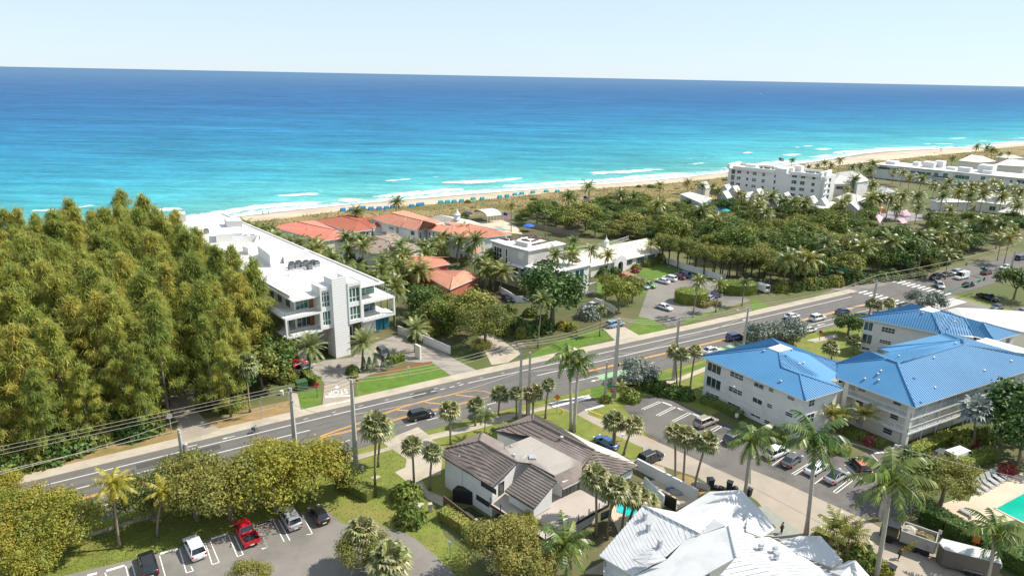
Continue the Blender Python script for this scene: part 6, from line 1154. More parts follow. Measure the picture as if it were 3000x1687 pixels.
# palms screening the white block on its right side
for i in range(26):
    f = i/25; p = L3(19.5+U(-2, 3), 8+f*86+U(-1.5, 1.5)); h = U(9, 12); px = proj(p+V((0, 0, h)))
    T = thing('coconut_palm', 'coconut palm in the row along the white block, %s from the forecourt' % ORD[i], 'palm tree', p, 0, 'palms along the white block'); mb = MB(); mb.tube([(0, 0, -.05), (.1, .1, h*.5), (.3, .2, h)], [.2, .15, .12], 6); mb.build('trunk', m_trunk, T, world=False); inst(RND.choice(CR['coco']), 'crown', (.3, .2, h), U(0, 6), U(.75, 1.0), T)
for i in range(14):
    p = G1('U2 %f,%f' % (1080+U(-60, 380), 1120+U(-40, 300))); h = U(3.5, 6.5)
    T = thing('feather_palm', 'low palm in the thicket left of the red cottage, %s of the group' % ORD[i], 'palm tree', p, 0, 'palms in the red cottage thicket'); mb = MB(); mb.tube([(0, 0, -.05), (0, 0, h)], [.14, .1], 6); mb.build('trunk', m_trunk, T, world=False); inst(RND.choice(CR['coco']), 'crown', (0, 0, h), U(0, 6), U(.7, 1.0), T)
# --- broadleaf trees one by one ---------------------------------------
for a in (('gold0', 'golden green tree at the bottom left corner, largest of the yellow group', 'B1 560,1230', 1.05), ('gold1', 'golden green tree left of the yellow palm, nearest the road', 'B1 330,1130', .95), ('gold0', 'golden tree at the very left edge below the road', 'B1 40,1210', 1.0), ('gold1', 'low golden tree at the bottom edge left of the black car', 'B1 250,1500', .8), ('gold0', 'golden bushy tree at the left frame edge beside the road', 'B1 -60,900', .85), ('gold1', 'golden green tree between the two left ones', 'B1 150,1360', .85),
          ('olive0', 'olive tree behind the second yellow palm', 'B1 1330,960', .92), ('olive1', 'olive tree over the grass behind the white car', 'B1 1720,960', 1.12), ('olive0', 'olive tree behind the red pickup', 'B1 2010,950', 1.15), ('gold1', 'golden olive tree above the silver minivan', 'B2 330,880', 1.3), ('gold0', 'golden round tree right of the clump above the black car', 'B2 650,770', 1.2), ('olive1', 'olive tree at the road side of the clump, by the lamp pole', 'B1 1650,760', .85), ('gold0', 'golden tree at the road side of the clump, right', 'B2 260,640', .9),
          ('olive1', 'round green tree in the parking lot island', 'B2 1090,1390', .68), ('olive0', 'bright olive tree at the bottom before the terrace', 'B3 180,1480', 1.0), ('gold1', 'small olive tree at the terrace corner', 'B3 370,1180', .58), ('olive1', 'olive tree at the bottom edge left of the terrace palm', 'B3 420,1560', .8), ('olive0', 'thin tree crown at the bottom edge of the parking lot', 'B1 2180,1620', .55),
          ('bigdark', 'big dense dark green tree before the cubic house', 'M3 650,470', 1.42), ('olive0', 'spreading olive tree beside the dark roadside palms', 'M3 60,640', 1.3), ('broad1', 'green tree left of the spreading olive tree', 'M2 2060,540', 1.45), ('broad0', 'green tree behind the forecourt wall', 'M2 1720,520', 1.1), ('grape0', 'tree with reddish leaves before the red cottage', 'M2 1900,430', .95), ('dark0', 'dark tree in the thicket behind the forecourt wall', 'M2 1620,430', 1.1), ('olive1', 'low olive tree by the dark driveway', 'M3 30,720', .5), ('broad2', 'bright green tree by the cream fence wall', 'M3 1230,330', 1.15), ('broad0', 'bright green tree before the club garden', 'M3 1340,250', 1.0), ('broad1', 'green tree left of the club garden tree', 'M3 1130,190', .8),
          ('grape1', 'sea grape tree at the right end of the grove', 'M1 2290,1010', 1.25), ('dark1', 'dark glossy tree beside the transformer box', 'M2 330,960', 1.15), ('grape2', 'pale green tree by the left forecourt corner', 'M2 420,830', 1.1), ('dark0', 'dark green tree between sea grape and park drive', 'M1 2080,1120', .95), ('broad2', 'green tree close to the white block balcony', 'M2 210,760', 1.2),
          ('silver', 'rounded silver green tree at the side street corner', 'M3 1385,970', 1.25), ('silver', 'silver green tree left of the front blue roof ridge', 'M4 60,610', 1.15), ('silver', 'silver green tree behind the front blue roof', 'M4 180,600', 1.15), ('silver', 'silver green tree nearest the queue of cars', 'M4 350,590', 1.25), ('silver', 'wide silver green tree beyond the rear blue roof', 'M4 1450,290', 1.1), ('silver', 'second silver green tree beyond the rear blue roof', 'M4 1580,310', 1.1), ('olive0', 'small olive tree behind the forecourt date palm', 'M2 1620,560', .6),
          ('olive1', 'broad leaved tree before the pool', 'B4 1640,850', .98), ('dark0', 'dark glossy tree between pool tree and tall palm', 'B4 1360,800', 1.0), ('dark1', 'dark tree at the right edge behind the silvery palm', 'B4 2290,330', 1.5), ('dark0', 'dark tree at the right edge by the curved path', 'B4 2330,480', 1.1), ('dark1', 'dark tree at the right edge beside the intersection', 'M4 2290,230', 1.3), ('broad0', 'small tree between the back of the villas and the flag', 'U3 300,420', .5)):
    tree(a[0], a[1], a[2], a[3])
tree('bigdark', 'round dense green tree left of the rear white flats', 'M4 840,545', .66, sz=.5)
# --- the wood between club, hotel and road ------------------------------
wood = [(p.x, p.y) for p in G('U3 1000,420 1180,370 1500,300 2000,330 U4 100,200 600,130 900,260 1150,230 1900,230 2300,330 U5 900,290 1500,330 1800,470 2300,470 U6 1000,470 1700,480 2375,420 2375,640 1900,800 1500,960 1000,1130 700,1150 U5 2250,1150 1000,1280 300,1330 U4 2200,1130 1900,1030 1500,880 900,800 700,700 U3 2150,640 1880,620 1400,500 1100,480')]
club_park = [(p.x, p.y) for p in G('U5 0,650 500,600 1000,560 1400,560 1500,640 900,700 500,760 0,780')]
pts = []; tries = 0; RW = random.Random(3)
xs = [p[0] for p in wood]; ys = [p[1] for p in wood]
while tries < 5200:
    tries += 1; p = V((RW.uniform(min(xs), max(xs)), RW.uniform(min(ys), max(ys)), 0))
    if not inpoly(p.x, p.y, wood) or inpoly(p.x, p.y, club_park): continue
    if any((p-q).length < 5.9 for q in pts): continue
    bx, by = proj(p)
    if bx < 1200 or bx > 3120: continue
    tx, ty = proj(p+V((0, 0, 6)))
    if 2550 < tx < 2730 and 600 < ty < 672: continue
    pts.append(p)
pts.sort(key=lambda p: (p-CAM).length); RWS = {}
for p in pts: RWS.setdefault(int(((p-RO).dot(RN))/7), []).append(p)
kinds = [('grape0', 'sea grape tree'), ('grape1', 'sea grape tree'), ('grape2', 'sea grape tree'), ('broad0', 'leafy green tree'), ('broad1', 'leafy green tree'), ('broad2', 'leafy green tree'), ('dark0', 'dark green tree'), ('dark1', 'dark green tree')]
for n_, kk in enumerate(sorted(RWS)):
    L_ = sorted(RWS[kk], key=lambda p: proj(p)[0])
    for j, p in enumerate(L_):
        k, kn = RW.choice(kinds); s = RW.uniform(.8, 1.3) if RW.random() < .65 else RW.uniform(1.3, 1.8)
        if (p-CAM).length > 285: s = min(s, 1.0)
        tree(k, '%s in the wood, %s from the left in the %s row back' % (kn, ORD[j], ORD[n_]), p, s, 'trees of the wood behind the club', 'sea_grape_tree' if 'grape' in k else 'tree', s*RW.uniform(.6, .95))
hp_ = G('U4 880,1010 1000,1040 1130,1080 1250,1110 1370,1150 1490,1180 1610,1200 1720,1215 1830,1225 1930,1235 2040,1240 2150,1240 2260,1250 2330,1260')
for i, p in enumerate(hp_):
    for r_ in range(2):
        q = p+V((.8, 3.2, 0))*(r_+.25)+V((U(-.5, .5), U(-.5, .5), 0)); tree('tall%d' % RND.randrange(2), 'bare stemmed tree behind the white fence, %s from the club house, %s line' % (ORD[i], ('front', 'rear')[r_]), q, U(.82, .98), 'tall hedge trees behind the club fence', 'hedge_tree', .92)
# palms standing in and above the wood
wp_ = [('U4 980,380', 9), ('U4 840,190', 9), ('U4 330,50', 9), ('U4 510,70', 8), ('U4 1450,280', 9), ('U4 1650,420', 9), ('U5 120,150', 10), ('U5 290,70', 10), ('U5 430,150', 10), ('U5 590,160', 10), ('U5 740,170', 9), ('U5 210,300', 10), ('U5 1040,730', 10), ('U5 1570,790', 9), ('U5 1440,690', 9), ('U5 1960,700', 10), ('U5 500,950', 9), ('U5 800,950', 9), ('U5 2360,630', 10), ('U5 1330,90', 6), ('U5 1680,110', 9), ('U5 1800,90', 9), ('U5 2050,210', 6), ('U6 970,670', 9), ('U6 1160,610', 9.5), ('U6 1390,510', 10), ('U6 1500,600', 9), ('U6 1300,640', 8), ('U6 2070,480', 9), ('U6 1880,430', 9), ('U6 2060,650', 8), ('U6 280,80', 9), ('U6 390,90', 9), ('U6 520,110', 9), ('U6 680,70', 10), ('U6 900,70', 9), ('U6 900,240', 7), ('U6 620,230', 6), ('U6 1250,70', 10), ('U6 1480,20', 10), ('U6 1620,60', 10), ('U6 1820,40', 10), ('U6 2070,80', 10), ('U6 2260,150', 10), ('U6 1350,250', 8), ('U6 1060,330', 6), ('U8 230,570', 10), ('U8 270,480', 9), ('U8 270,770', 9), ('U8 780,670', 9), ('U8 690,600', 8), ('U8 560,600', 7), ('U8 950,690', 9), ('U8 1130,780', 9), ('U8 1260,820', 10), ('U8 1340,720', 9), ('U8 1490,790', 10), ('U8 1650,780', 10), ('U8 1820,780', 10), ('U8 1960,740', 9), ('U8 2080,850', 10), ('U8 2250,820', 9), ('U8 2330,860', 9), ('U8 1390,400', 7), ('U8 1600,370', 8), ('U8 100,500', 7), ('U8 1720,240', 12), ('U8 1870,260', 9), ('U8 1935,285', 9), ('U8 1990,300', 8), ('U8 2050,340', 8), ('U8 2165,330', 8), ('U7 1290,330', 8), ('U7 1950,330', 10), ('U7 1740,370', 8), ('U7 1830,400', 8), ('U7 1640,410', 7), ('U7 1520,420', 5), ('U7 1430,420', 5), ('U7 2120,430', 8), ('U7 2250,400', 8), ('U7 2330,480', 9), ('U7 2160,590', 9), ('U7 2050,740', 6), ('U7 2060,850', 5), ('U7 40,690', 8), ('U7 190,690', 8), ('U7 260,760', 8), ('U7 550,800', 8), ('U7 610,820', 7), ('U7 840,860', 9), ('U7 1000,820', 9), ('U7 1150,890', 9), ('U7 1300,900', 9), ('U7 1450,920', 9), ('U7 830,970', 9), ('U7 220,1150', 8), ('U7 950,1070', 8), ('U7 90,990', 8), ('U3 1740,80', 9), ('U3 1820,100', 6), ('F 1480,470', 10), ('F 1430,490', 8), ('F 1560,490', 6), ('F 1660,465', 7), ('F 1730,460', 6), ('F 2540,600', 9), ('F 2480,560', 9), ('F 2385,640', 8), ('F 2240,620', 8), ('F 2330,600', 8), ('F 2010,640', 8), ('F 2120,510', 8), ('F 2560,520', 9), ('F 2515,470', 9), ('F 2450,470', 9)]
wps = sorted(wp_, key=lambda k: at(PX(k[0])[0], k[1]).length)
bands = ['nearest the road', 'in the middle of the wood', 'by the white gables', 'before the long white building', 'close to the beach']
BD = {}
for s, h in wps: d = at(PX(s)[0], h).length; BD.setdefault(min(4, int((d-190)/75)) if d > 190 else 0, []).append((PX(s)[0][0], s, h))
for b in sorted(BD):
    for j, (x, s, h) in enumerate(sorted(BD[b])):
        palm('coco', 'coconut palm standing above the trees %s, %s from the left' % (bands[b], ORD[j]), s, H=h, size=U(.85, 1.1)*(1.1 if h > 8 else .85), group='palms standing above the wood')
# --- hedges ------------------------------------------------------------
def hedge(label, pts, w_, h, m=m_hedge, leaf=.34, name='hedge', dens=16, z=0):
    p = G(pts) if isinstance(pts, str) else pts; mb = MB(); r = random.Random(len(label))
    for a, b in zip(p, p[1:]):
        u, n = unit(a, b); L_ = (b-a).length; c = [a-n*w_*.42, b-n*w_*.42, b+n*w_*.42, a+n*w_*.42]; mb.prism(c, z, z+h*.92)
        for _ in range(int(L_*(2*h+w_)*dens)):
            f = r.random(); q = a+u*(f*L_); side = r.choice((0, 1, 2, 2, 2) if w_ > h else (0, 1, 2)); zz = r.random()*h
            if side == 2: pp = q+n*r.uniform(-.5, .5)*w_+V((0, 0, z+h*r.uniform(.94, 1.05))); nn = V((0, 0, 1))
            else: sg = 1 if side else -1; pp = q+n*sg*w_*r.uniform(.44, .54)+V((0, 0, z+zz)); nn = n*sg
            leafquad(mb, pp, (nn+rv(r)*.75).normalized(), leaf*r.uniform(.6, 1.3))
    return tag(mb.build(name, m, loc=p[0]), label, 'hedge')
def round_hedge(label, ctr, R, R2, h, az=0):
    c = G1(ctr) if isinstance(ctr, str) else ctr; mb = MB(); r = random.Random(9); ca, sa = math.cos(az), math.sin(az)
    f = lambda x, y: V((x*ca-y*sa, x*sa+y*ca, 0))
    mb.grid([[c+f(R*k*math.cos(a*math.pi/12), R2*k*math.sin(a*math.pi/12))+V((0, 0, z)) for a in range(24)] for k, z in ((.93, 0), (.97, h*.5), (.95, h*.9), (.86, h*.97))])
    for _ in range(int(R*h*90)):
        a = r.uniform(0, 6.283); z = r.random()*h
        if r.random() < .45: k = math.sqrt(r.random()); pp = c+f(R*k*math.cos(a), R2*k*math.sin(a))+V((0, 0, h*(1.02-.08*k**4))); nn = V((0, 0, 1))
        else: pp = c+f(R*math.cos(a), R2*math.sin(a))*r.uniform(.97, 1.02)+V((0, 0, z)); nn = f(math.cos(a), math.sin(a))
        leafquad(mb, pp, (nn+rv(r)*.6).normalized(), .38*r.uniform(.6, 1.3))
    return tag(mb.build('hedge', m_hedge, loc=c), label, 'hedge')
round_hedge('round clipped drum hedge in the club car park, left', 'M3 1855,250', 4.6, 3.6, 3.4); round_hedge('wide clipped drum hedge in the club car park, right', 'M3 2260,170', 5.6, 3.4, 3.2)
hedge('clipped hedge along the left wall of the front blue flats', 'M3 1950,1120 2060,1160 2180,1215 2290,1270', 1.8, 1.3, m_dkg); hedge('clipped hedge along the flats behind the parked white car', 'B4 140,190 230,245 330,300', 1.8, 1.3, m_dkg)
hedge('leafy hedge beside the brown wall and stepping slabs', 'B2 1770,930 1960,1040 2080,1140 2150,1190', 2.0, 1.5, m_mid); hedge('hedge with a dead top before the golden trees', 'B2 880,640 1000,700 1160,780', 2.2, 1.5, m_mid)
hedge('long dark hedge along the pool terrace and street', 'B4 1500,960 1700,1070 1950,1190 2200,1320 2500,1480', 3.0, 2.4, m_dkg); hedge('bright clipped hedge beside the white camper van', 'B4 1830,520 1960,460 2110,410', 2.2, 1.8); hedge('clipped hedge below the walkways', 'B4 1400,400 1550,330 1700,260 1900,220', 2.2, 1.3)
hedge('low box hedge behind the cone shrubs', 'M2 1340,790 1430,760', 1.6, 1.6); hedge('low hedge along the lawn by the club car park', 'M3 1950,300 2100,270', 1.6, 1.0, m_olive); hedge('hedge beside the reserved parking bay', 'B4 690,390 780,370 850,400', 1.6, 1.1); hedge('hedge along the street edge by the twin palms', 'B4 560,1080 720,1150 880,1240 1000,1300 1180,1400', 1.4, .9, m_olive); hedge('hedge by the transformer box and date palm', 'M2 570,890 640,960 700,985', 1.7, 1.6, m_dkg)
hedge('dark hedge at the foot of the middle flats', 'B4 820,190 960,260 1150,330', 2.0, 1.2, m_dkg); hedge('planting strip beside the pool loungers', 'B4 1950,600 2060,570 2300,520', 1.3, .8, m_olive); hedge('hedge along the beach club lawn', 'U8 90,1060 270,1075', 3, 2.0, m_dkg)
# --- shrubs -------------------------------------------------------------
for a in (('hedge', 'round light green bush by the stone table', 'B2 1475,790', 1.9), ('green', 'round dark topped bush at the lot edge', 'B2 1490,980', 1.75), ('green', 'shrub beside the small stone bench', 'B2 1410,760', 1.2), ('dark', 'dark shrub below the sea grape by the verge', 'M1 2010,1190', 1.3), ('grape', 'light sea grape bush by the hydrant', 'M1 2030,1170', 1.3), ('grape', 'sea grape bush by the park drive sign, left', 'M1 1000,1400', 2.2), ('dark', 'dark bush at the foot of the grove, first from the sign', 'M1 1180,1420', 2.0), ('grape', 'leafy bush at the foot of the grove, second from the sign', 'M1 860,1449', 2.2), ('dark', 'dark bush at the foot of the grove, third from the sign', 'B1 680,350', 2.2), ('dark', 'bush at the foot of the grove, fourth from the sign', 'B1 480,420', 2.3), ('grape', 'bush at the foot of the grove, fifth from the sign', 'B1 300,460', 2.3), ('dark', 'bush at the foot of the grove near the left frame edge', 'B1 110,520', 2.3), ('green', 'pale green bush right beside the park notice post', 'M1 1320,1380', 1.9), ('grape', 'bush behind the transformer box', 'M2 420,930', 1.6),
          ('cone', 'first cone shaped shrub from the lawn side', 'M2 1090,850', 1.15), ('cone', 'second cone shaped shrub by the red bed', 'M2 1140,860', 1.25), ('cone', 'third cone shaped shrub by the red bed', 'M2 1190,840', 1.2), ('cone', 'fourth cone shaped shrub by the red bed', 'M2 1265,850', 1.25), ('cone', 'fifth cone shaped shrub nearest the box hedge', 'M2 1315,810', 1.3), ('green', 'green shrub left of the cone shrubs', 'M2 990,870', 1.1), ('green', 'low shrub at the lawn corner below the cones', 'M2 1000,910', .8),
          ('hedge', 'corner bush beside the side street stop sign', 'M3 1330,1110', 1.6), ('green', 'low shrub left of the corner bush', 'M3 1110,1120', .9), ('dark', 'dark shrub under the silver tree', 'M3 1500,1010', 1.6), ('dark', 'dark shrub right of the silver tree shadow', 'M3 1600,1050', 1.5), ('dark', 'dark shrub at the car park end', 'M3 1700,1070', 1.4), ('dark', 'dark shrub near the flats hedge end', 'M3 1800,1090', 1.4), ('red', 'red leaved shrub by the pool terrace', 'B4 2180,560', 1.5), ('red', 'second red leaved shrub by the pool terrace', 'B4 2240,530', 1.5), ('red', 'wine red shrub under the silvery palm', 'B4 1940,340', 1.5), ('red', 'wine red shrub at the walkway corner', 'B4 1040,290', 1.7), ('green', 'shrub below the silvery palm', 'B4 1830,320', 1.6), ('hedge', 'shrub between walkway and silvery palm', 'B4 2020,260', 1.6), ('green', 'round shrub on the street corner by the white gable', 'B4 950,1330', 1.7), ('gold', 'yellow shrub beside the round shrub at the street corner', 'B4 1030,1390', .9), ('gold', 'dry shrub below the tall palm', 'B4 1160,1410', 1.0),
          ('dark', 'clipped dark ball shrub by the arched entrance', 'U4 250,1170', 1.5), ('red', 'reddish low shrub left of the brick path', 'U4 350,1200', 1.4), ('red', 'reddish shrub right of the brick path', 'U4 530,1130', 1.5), ('gold', 'yellow shrubs at the club house wall', 'U4 540,1080', 1.4), ('hedge', 'green clipped shrub at the club house wall', 'U4 680,1040', 1.7), ('hedge', 'second clipped shrub at the club house wall', 'U4 780,1000', 1.5), ('dark', 'dark shrub at the club house corner', 'U4 860,990', 1.8), ('dark', 'shrub at the foot of the white garage wall', 'U4 90,1190', 1.6), ('gold', 'gold shrub beside the paved path at the road lawn', 'M3 740,480', 1.6), ('silver', 'greyish shrub by the parked white pickup', 'M3 960,390', 2.2), ('dark', 'dark shrub under the big dense tree', 'M3 560,500', 2.2), ('green', 'low shrubs along the roadside lawn', 'M3 820,500', 1.3), ('dark', 'shrub on the left of the dense tree', 'M3 450,540', 1.9), ('tan', 'tan dry shrub in the club island', 'M3 1960,290', 1.6), ('tan', 'second tan dry shrub in the club island', 'M3 2080,280', 1.3)):
    shrub(a[0], a[1], a[2], a[3])
flat([G('M2 1130,890 1280,850 1500,790 1680,770 1690,790 1500,830 1250,885 1140,905')], 'flower_bed', mat('flower_bed_red', (.22, .06, .035), .95, .3, 2.5, col2=(.10, .11, .03), c2=(.45, .6), c2scale=1.5), Z3+.008)
# thicket shrubs along road side of the wood and between the villas
sl = []
for i in range(26): f = i/25; sl.append(G1('U5 %f,%f' % (420+f*1900, 1395-f*215)))
for i in range(12): sl.append(G1('U6 %f,%f' % (1000+i*40+U(-10, 10), 1080-i*14+U(-10, 30))))
for i, p in enumerate(sl): shrub(RND.choice(['dark', 'grape', 'green']), 'roadside bush at the edge of the wood, %s from the white van' % (ORD[i] if i < 30 else ORD[i-30]+' beyond the pole'), p, U(1.2, 1.9), 'bushes along the wood edge')
sl = [G1('U2 %f,%f' % (RND.uniform(300, 1000), RND.uniform(860, 1080))) for _ in range(10)]+[G1('M2 %f,%f' % (RND.uniform(1500, 2000), RND.uniform(380, 600))) for _ in range(14)]
for i, p in enumerate(sl): shrub(RND.choice(['dark', 'grape', 'green']), 'garden bush between the white block and the villas, %s towards the road' % ORD[i], p, U(1.3, 2.2), 'bushes in the villa thicket')
for i in range(14): shrub(RND.choice(['dark', 'grape', 'green', 'dark']), 'garden bush on the shaded ground left of the big dense tree, %s of the cluster' % ORD[i], 'M3 %f,%f' % (U(60, 480), U(330, 560)), U(1.1, 1.9), 'bushes left of the big dense tree')
# dune scrub and tufts
dp = [(p.x, p.y) for p in dune_poly]; mb = MB(); r = random.Random(8); n = 0
x0, x1 = -150, 420; cnt = 0
while cnt < 15000:
    x, y = r.uniform(x0, x1), r.uniform(200, 640)
    if not inpoly(x, y, dp): continue
    if math.sin(x*.21+y*.13)*math.sin(x*.07-y*.19+1) > .45: 
        if r.random() < .85: continue
    cnt += 1; s = r.uniform(.2, .5); a = r.uniform(0, 6.28); d = V((math.cos(a)*.5, math.sin(a)*.5, 1)).normalized(); q = V((x, y, .04)); w_ = V((-math.sin(a), math.cos(a), 0))*s*.5; mb.face([q-w_, q+w_, q+w_*.6+d*s, q-w_*.6+d*s])
tag(mb.build('dune_grass', m_tuft), kind='stuff')
dsh = []
while len(dsh) < 40:
    x, y = r.uniform(-40, 330), r.uniform(260, 480)
    if inpoly(x, y, dp): dsh.append(V((x, y, 0)))
dsh.sort(key=lambda p: proj(p)[0])
for i, p in enumerate(dsh): shrub(RND.choice(['tan', 'gold', 'grape', 'tan']), 'low scrub bush on the dune, %s from the left' % (ORD[i] if i < 30 else ORD[i-30]+' past the flag'), p, U(.9, 1.8), 'scrub bushes on the dune', 'dune_bush', U(.5, .9))
# lawn blades near the camera
mb = MB(); r = random.Random(18)
polys = [[(p.x, p.y) for p in G(s)] for s in ('B1 480,1449 640,1330 830,1080 1100,960 1400,900 2000,900 2000,1060 1560,1200 1180,1300 540,1449', 'B2 560,850 820,840 900,600 860,520 1030,440 1340,345 1460,430 1450,500 1360,545 1500,655 1600,700 1700,860 1790,1100 1980,1250 2000,1420 1850,1400 1700,1260 1560,1140 1450,1070 1310,1040 1200,995 900,990 760,875')]
for pl0 in polys:
    X = [p[0] for p in pl0]; Y = [p[1] for p in pl0]; c_ = 0
    while c_ < 9000:
        x, y = r.uniform(min(X), max(X)), r.uniform(min(Y), max(Y)); c_ += 1
        if not inpoly(x, y, pl0): continue
        s = r.uniform(.04, .10); a = r.uniform(0, 6.28); w_ = V((math.cos(a), math.sin(a), 0))*s; q = V((x, y, .02)); mb.face([q-w_, q+w_, q+w_*.3+V((r.uniform(-.05, .05), r.uniform(-.05, .05), s*1.1))])
tag(mb.build('lawn_blades', leafmat('grass_blades', (.17, .21, .035), (.22, .21, .05), .8, .3, 0, .2)), kind='stuff')
# ================================================================== vehicles
def paint(n, c, r=.28, metal=0.0): return mat('paint_'+n, c, r, .03, 1, spec=.5, coat=.6, metal=metal)
PA = {'white': paint('car_white', (.72, .72, .72)), 'black': paint('car_black', (.012, .012, .014)), 'grey': paint('car_grey', (.10, .105, .11)), 'silver': paint('car_silver', (.42, .43, .44), .3, .4), 'tan': paint('car_tan', (.40, .34, .29), .3, .3), 'red': paint('car_red', (.52, .012, .022)), 'navy': paint('car_navy', (.015, .03, .09)), 'blue': paint('car_blue', (.03, .11, .28)), 'lblue': paint('car_pale_blue', (.22, .34, .48)), 'green': paint('car_green', (.14, .30, .06)), 'maroon': paint('car_maroon', (.12, .015, .02)), 'orange': paint('car_orange_reflection', (.50, .17, .10))}
m_cg = glass('car_glass', (.012, .016, .02), .05); m_tyre = mat('tyre', (.018, .018, .018), .85, .2, 4); m_rim = mat('rim', (.42, .43, .44), .35, .1, 3, metal=.7); m_hl = mat('headlight', (.75, .77, .8), .1, .05, 2, spec=.9); m_tl = mat('taillight', (.42, .012, .015), .2, .1, 2); m_trim = mat('black_trim', (.03, .03, .032), .6, .1, 3); m_truckg = mat('truck_grey', (.36, .345, .32), .6, .12, 1.2, col2=(.24, .20, .16), c2=(.55, .7), c2scale=1.0); m_debris = mat('garden_debris', (.22, .16, .09), .95, .4, 3, col2=(.10, .12, .03), c2=(.5, .6), c2scale=2)
def loft_body(st, zb0=.24):
    mb = MB(); rings = []
    for x, w, z in st: rings.append([(x, -w*.86, zb0), (x, -w*.98, .42), (x, -w, min(.62, z*.75)), (x, -w*.95, z*.93), (x, -w*.80, z), (x, w*.80, z), (x, w*.95, z*.93), (x, w, min(.62, z*.75)), (x, w*.98, .42), (x, w*.86, zb0)])
    mb.grid(rings); return mb
CK = {  # length, width, body stations (x, half width, height), cabin base x0,x3, roof x1,x2, belt, roof height, half widths
 'sedan': (4.8, [(-2.4, .70, .62), (-2.3, .84, .92), (-1.5, .91, .98), (0, .93, .96), (1.2, .91, .92), (2.0, .86, .82), (2.35, .70, .60)], (-1.95, -1.05, .35, 1.15), .95, 1.45, .80, .60),
 'suv': (4.8, [(-2.4, .78, .75), (-2.3, .90, 1.05), (-1.5, .95, 1.10), (0, .96, 1.08), (1.1, .94, 1.05), (2.1, .90, .95), (2.38, .76, .68)], (-2.28, -1.95, .30, 1.15), 1.06, 1.76, .86, .70),
 'hatch': (4.2, [(-2.1, .70, .68), (-2.0, .84, .95), (-1.3, .89, .99), (0, .90, .97), (1.0, .88, .93), (1.75, .84, .82), (2.08, .68, .60)], (-1.98, -1.5, .35, 1.15), .95, 1.50, .80, .62),
 'minivan': (5.0, [(-2.5, .80, .80), (-2.42, .93, 1.08), (-1.5, .98, 1.12), (0, .98, 1.08), (1.2, .96, 1.02), (2.1, .90, .88), (2.48, .74, .64)], (-2.40, -2.15, .55, 1.65), 1.05, 1.80, .88, .72),
 'van': (5.6, [(-2.8, .92, 1.0), (-2.75, .98, 1.25), (-1, 1.0, 1.28), (1.2, 1.0, 1.25), (2.1, .96, 1.10), (2.6, .90, .92), (2.8, .78, .66)], (-2.76, -2.68, 1.05, 1.95), 1.24, 2.35, .96, .86),
 'pickup': (5.7, [(-.75, .97, 1.10), (0, .98, 1.10), (1.1, .97, 1.08), (2.4, .93, 1.02), (2.8, .85, .90), (2.85, .78, .65)], (-.72, -.45, .75, 1.45), 1.08, 1.82, .86, .72)}
_car = {}
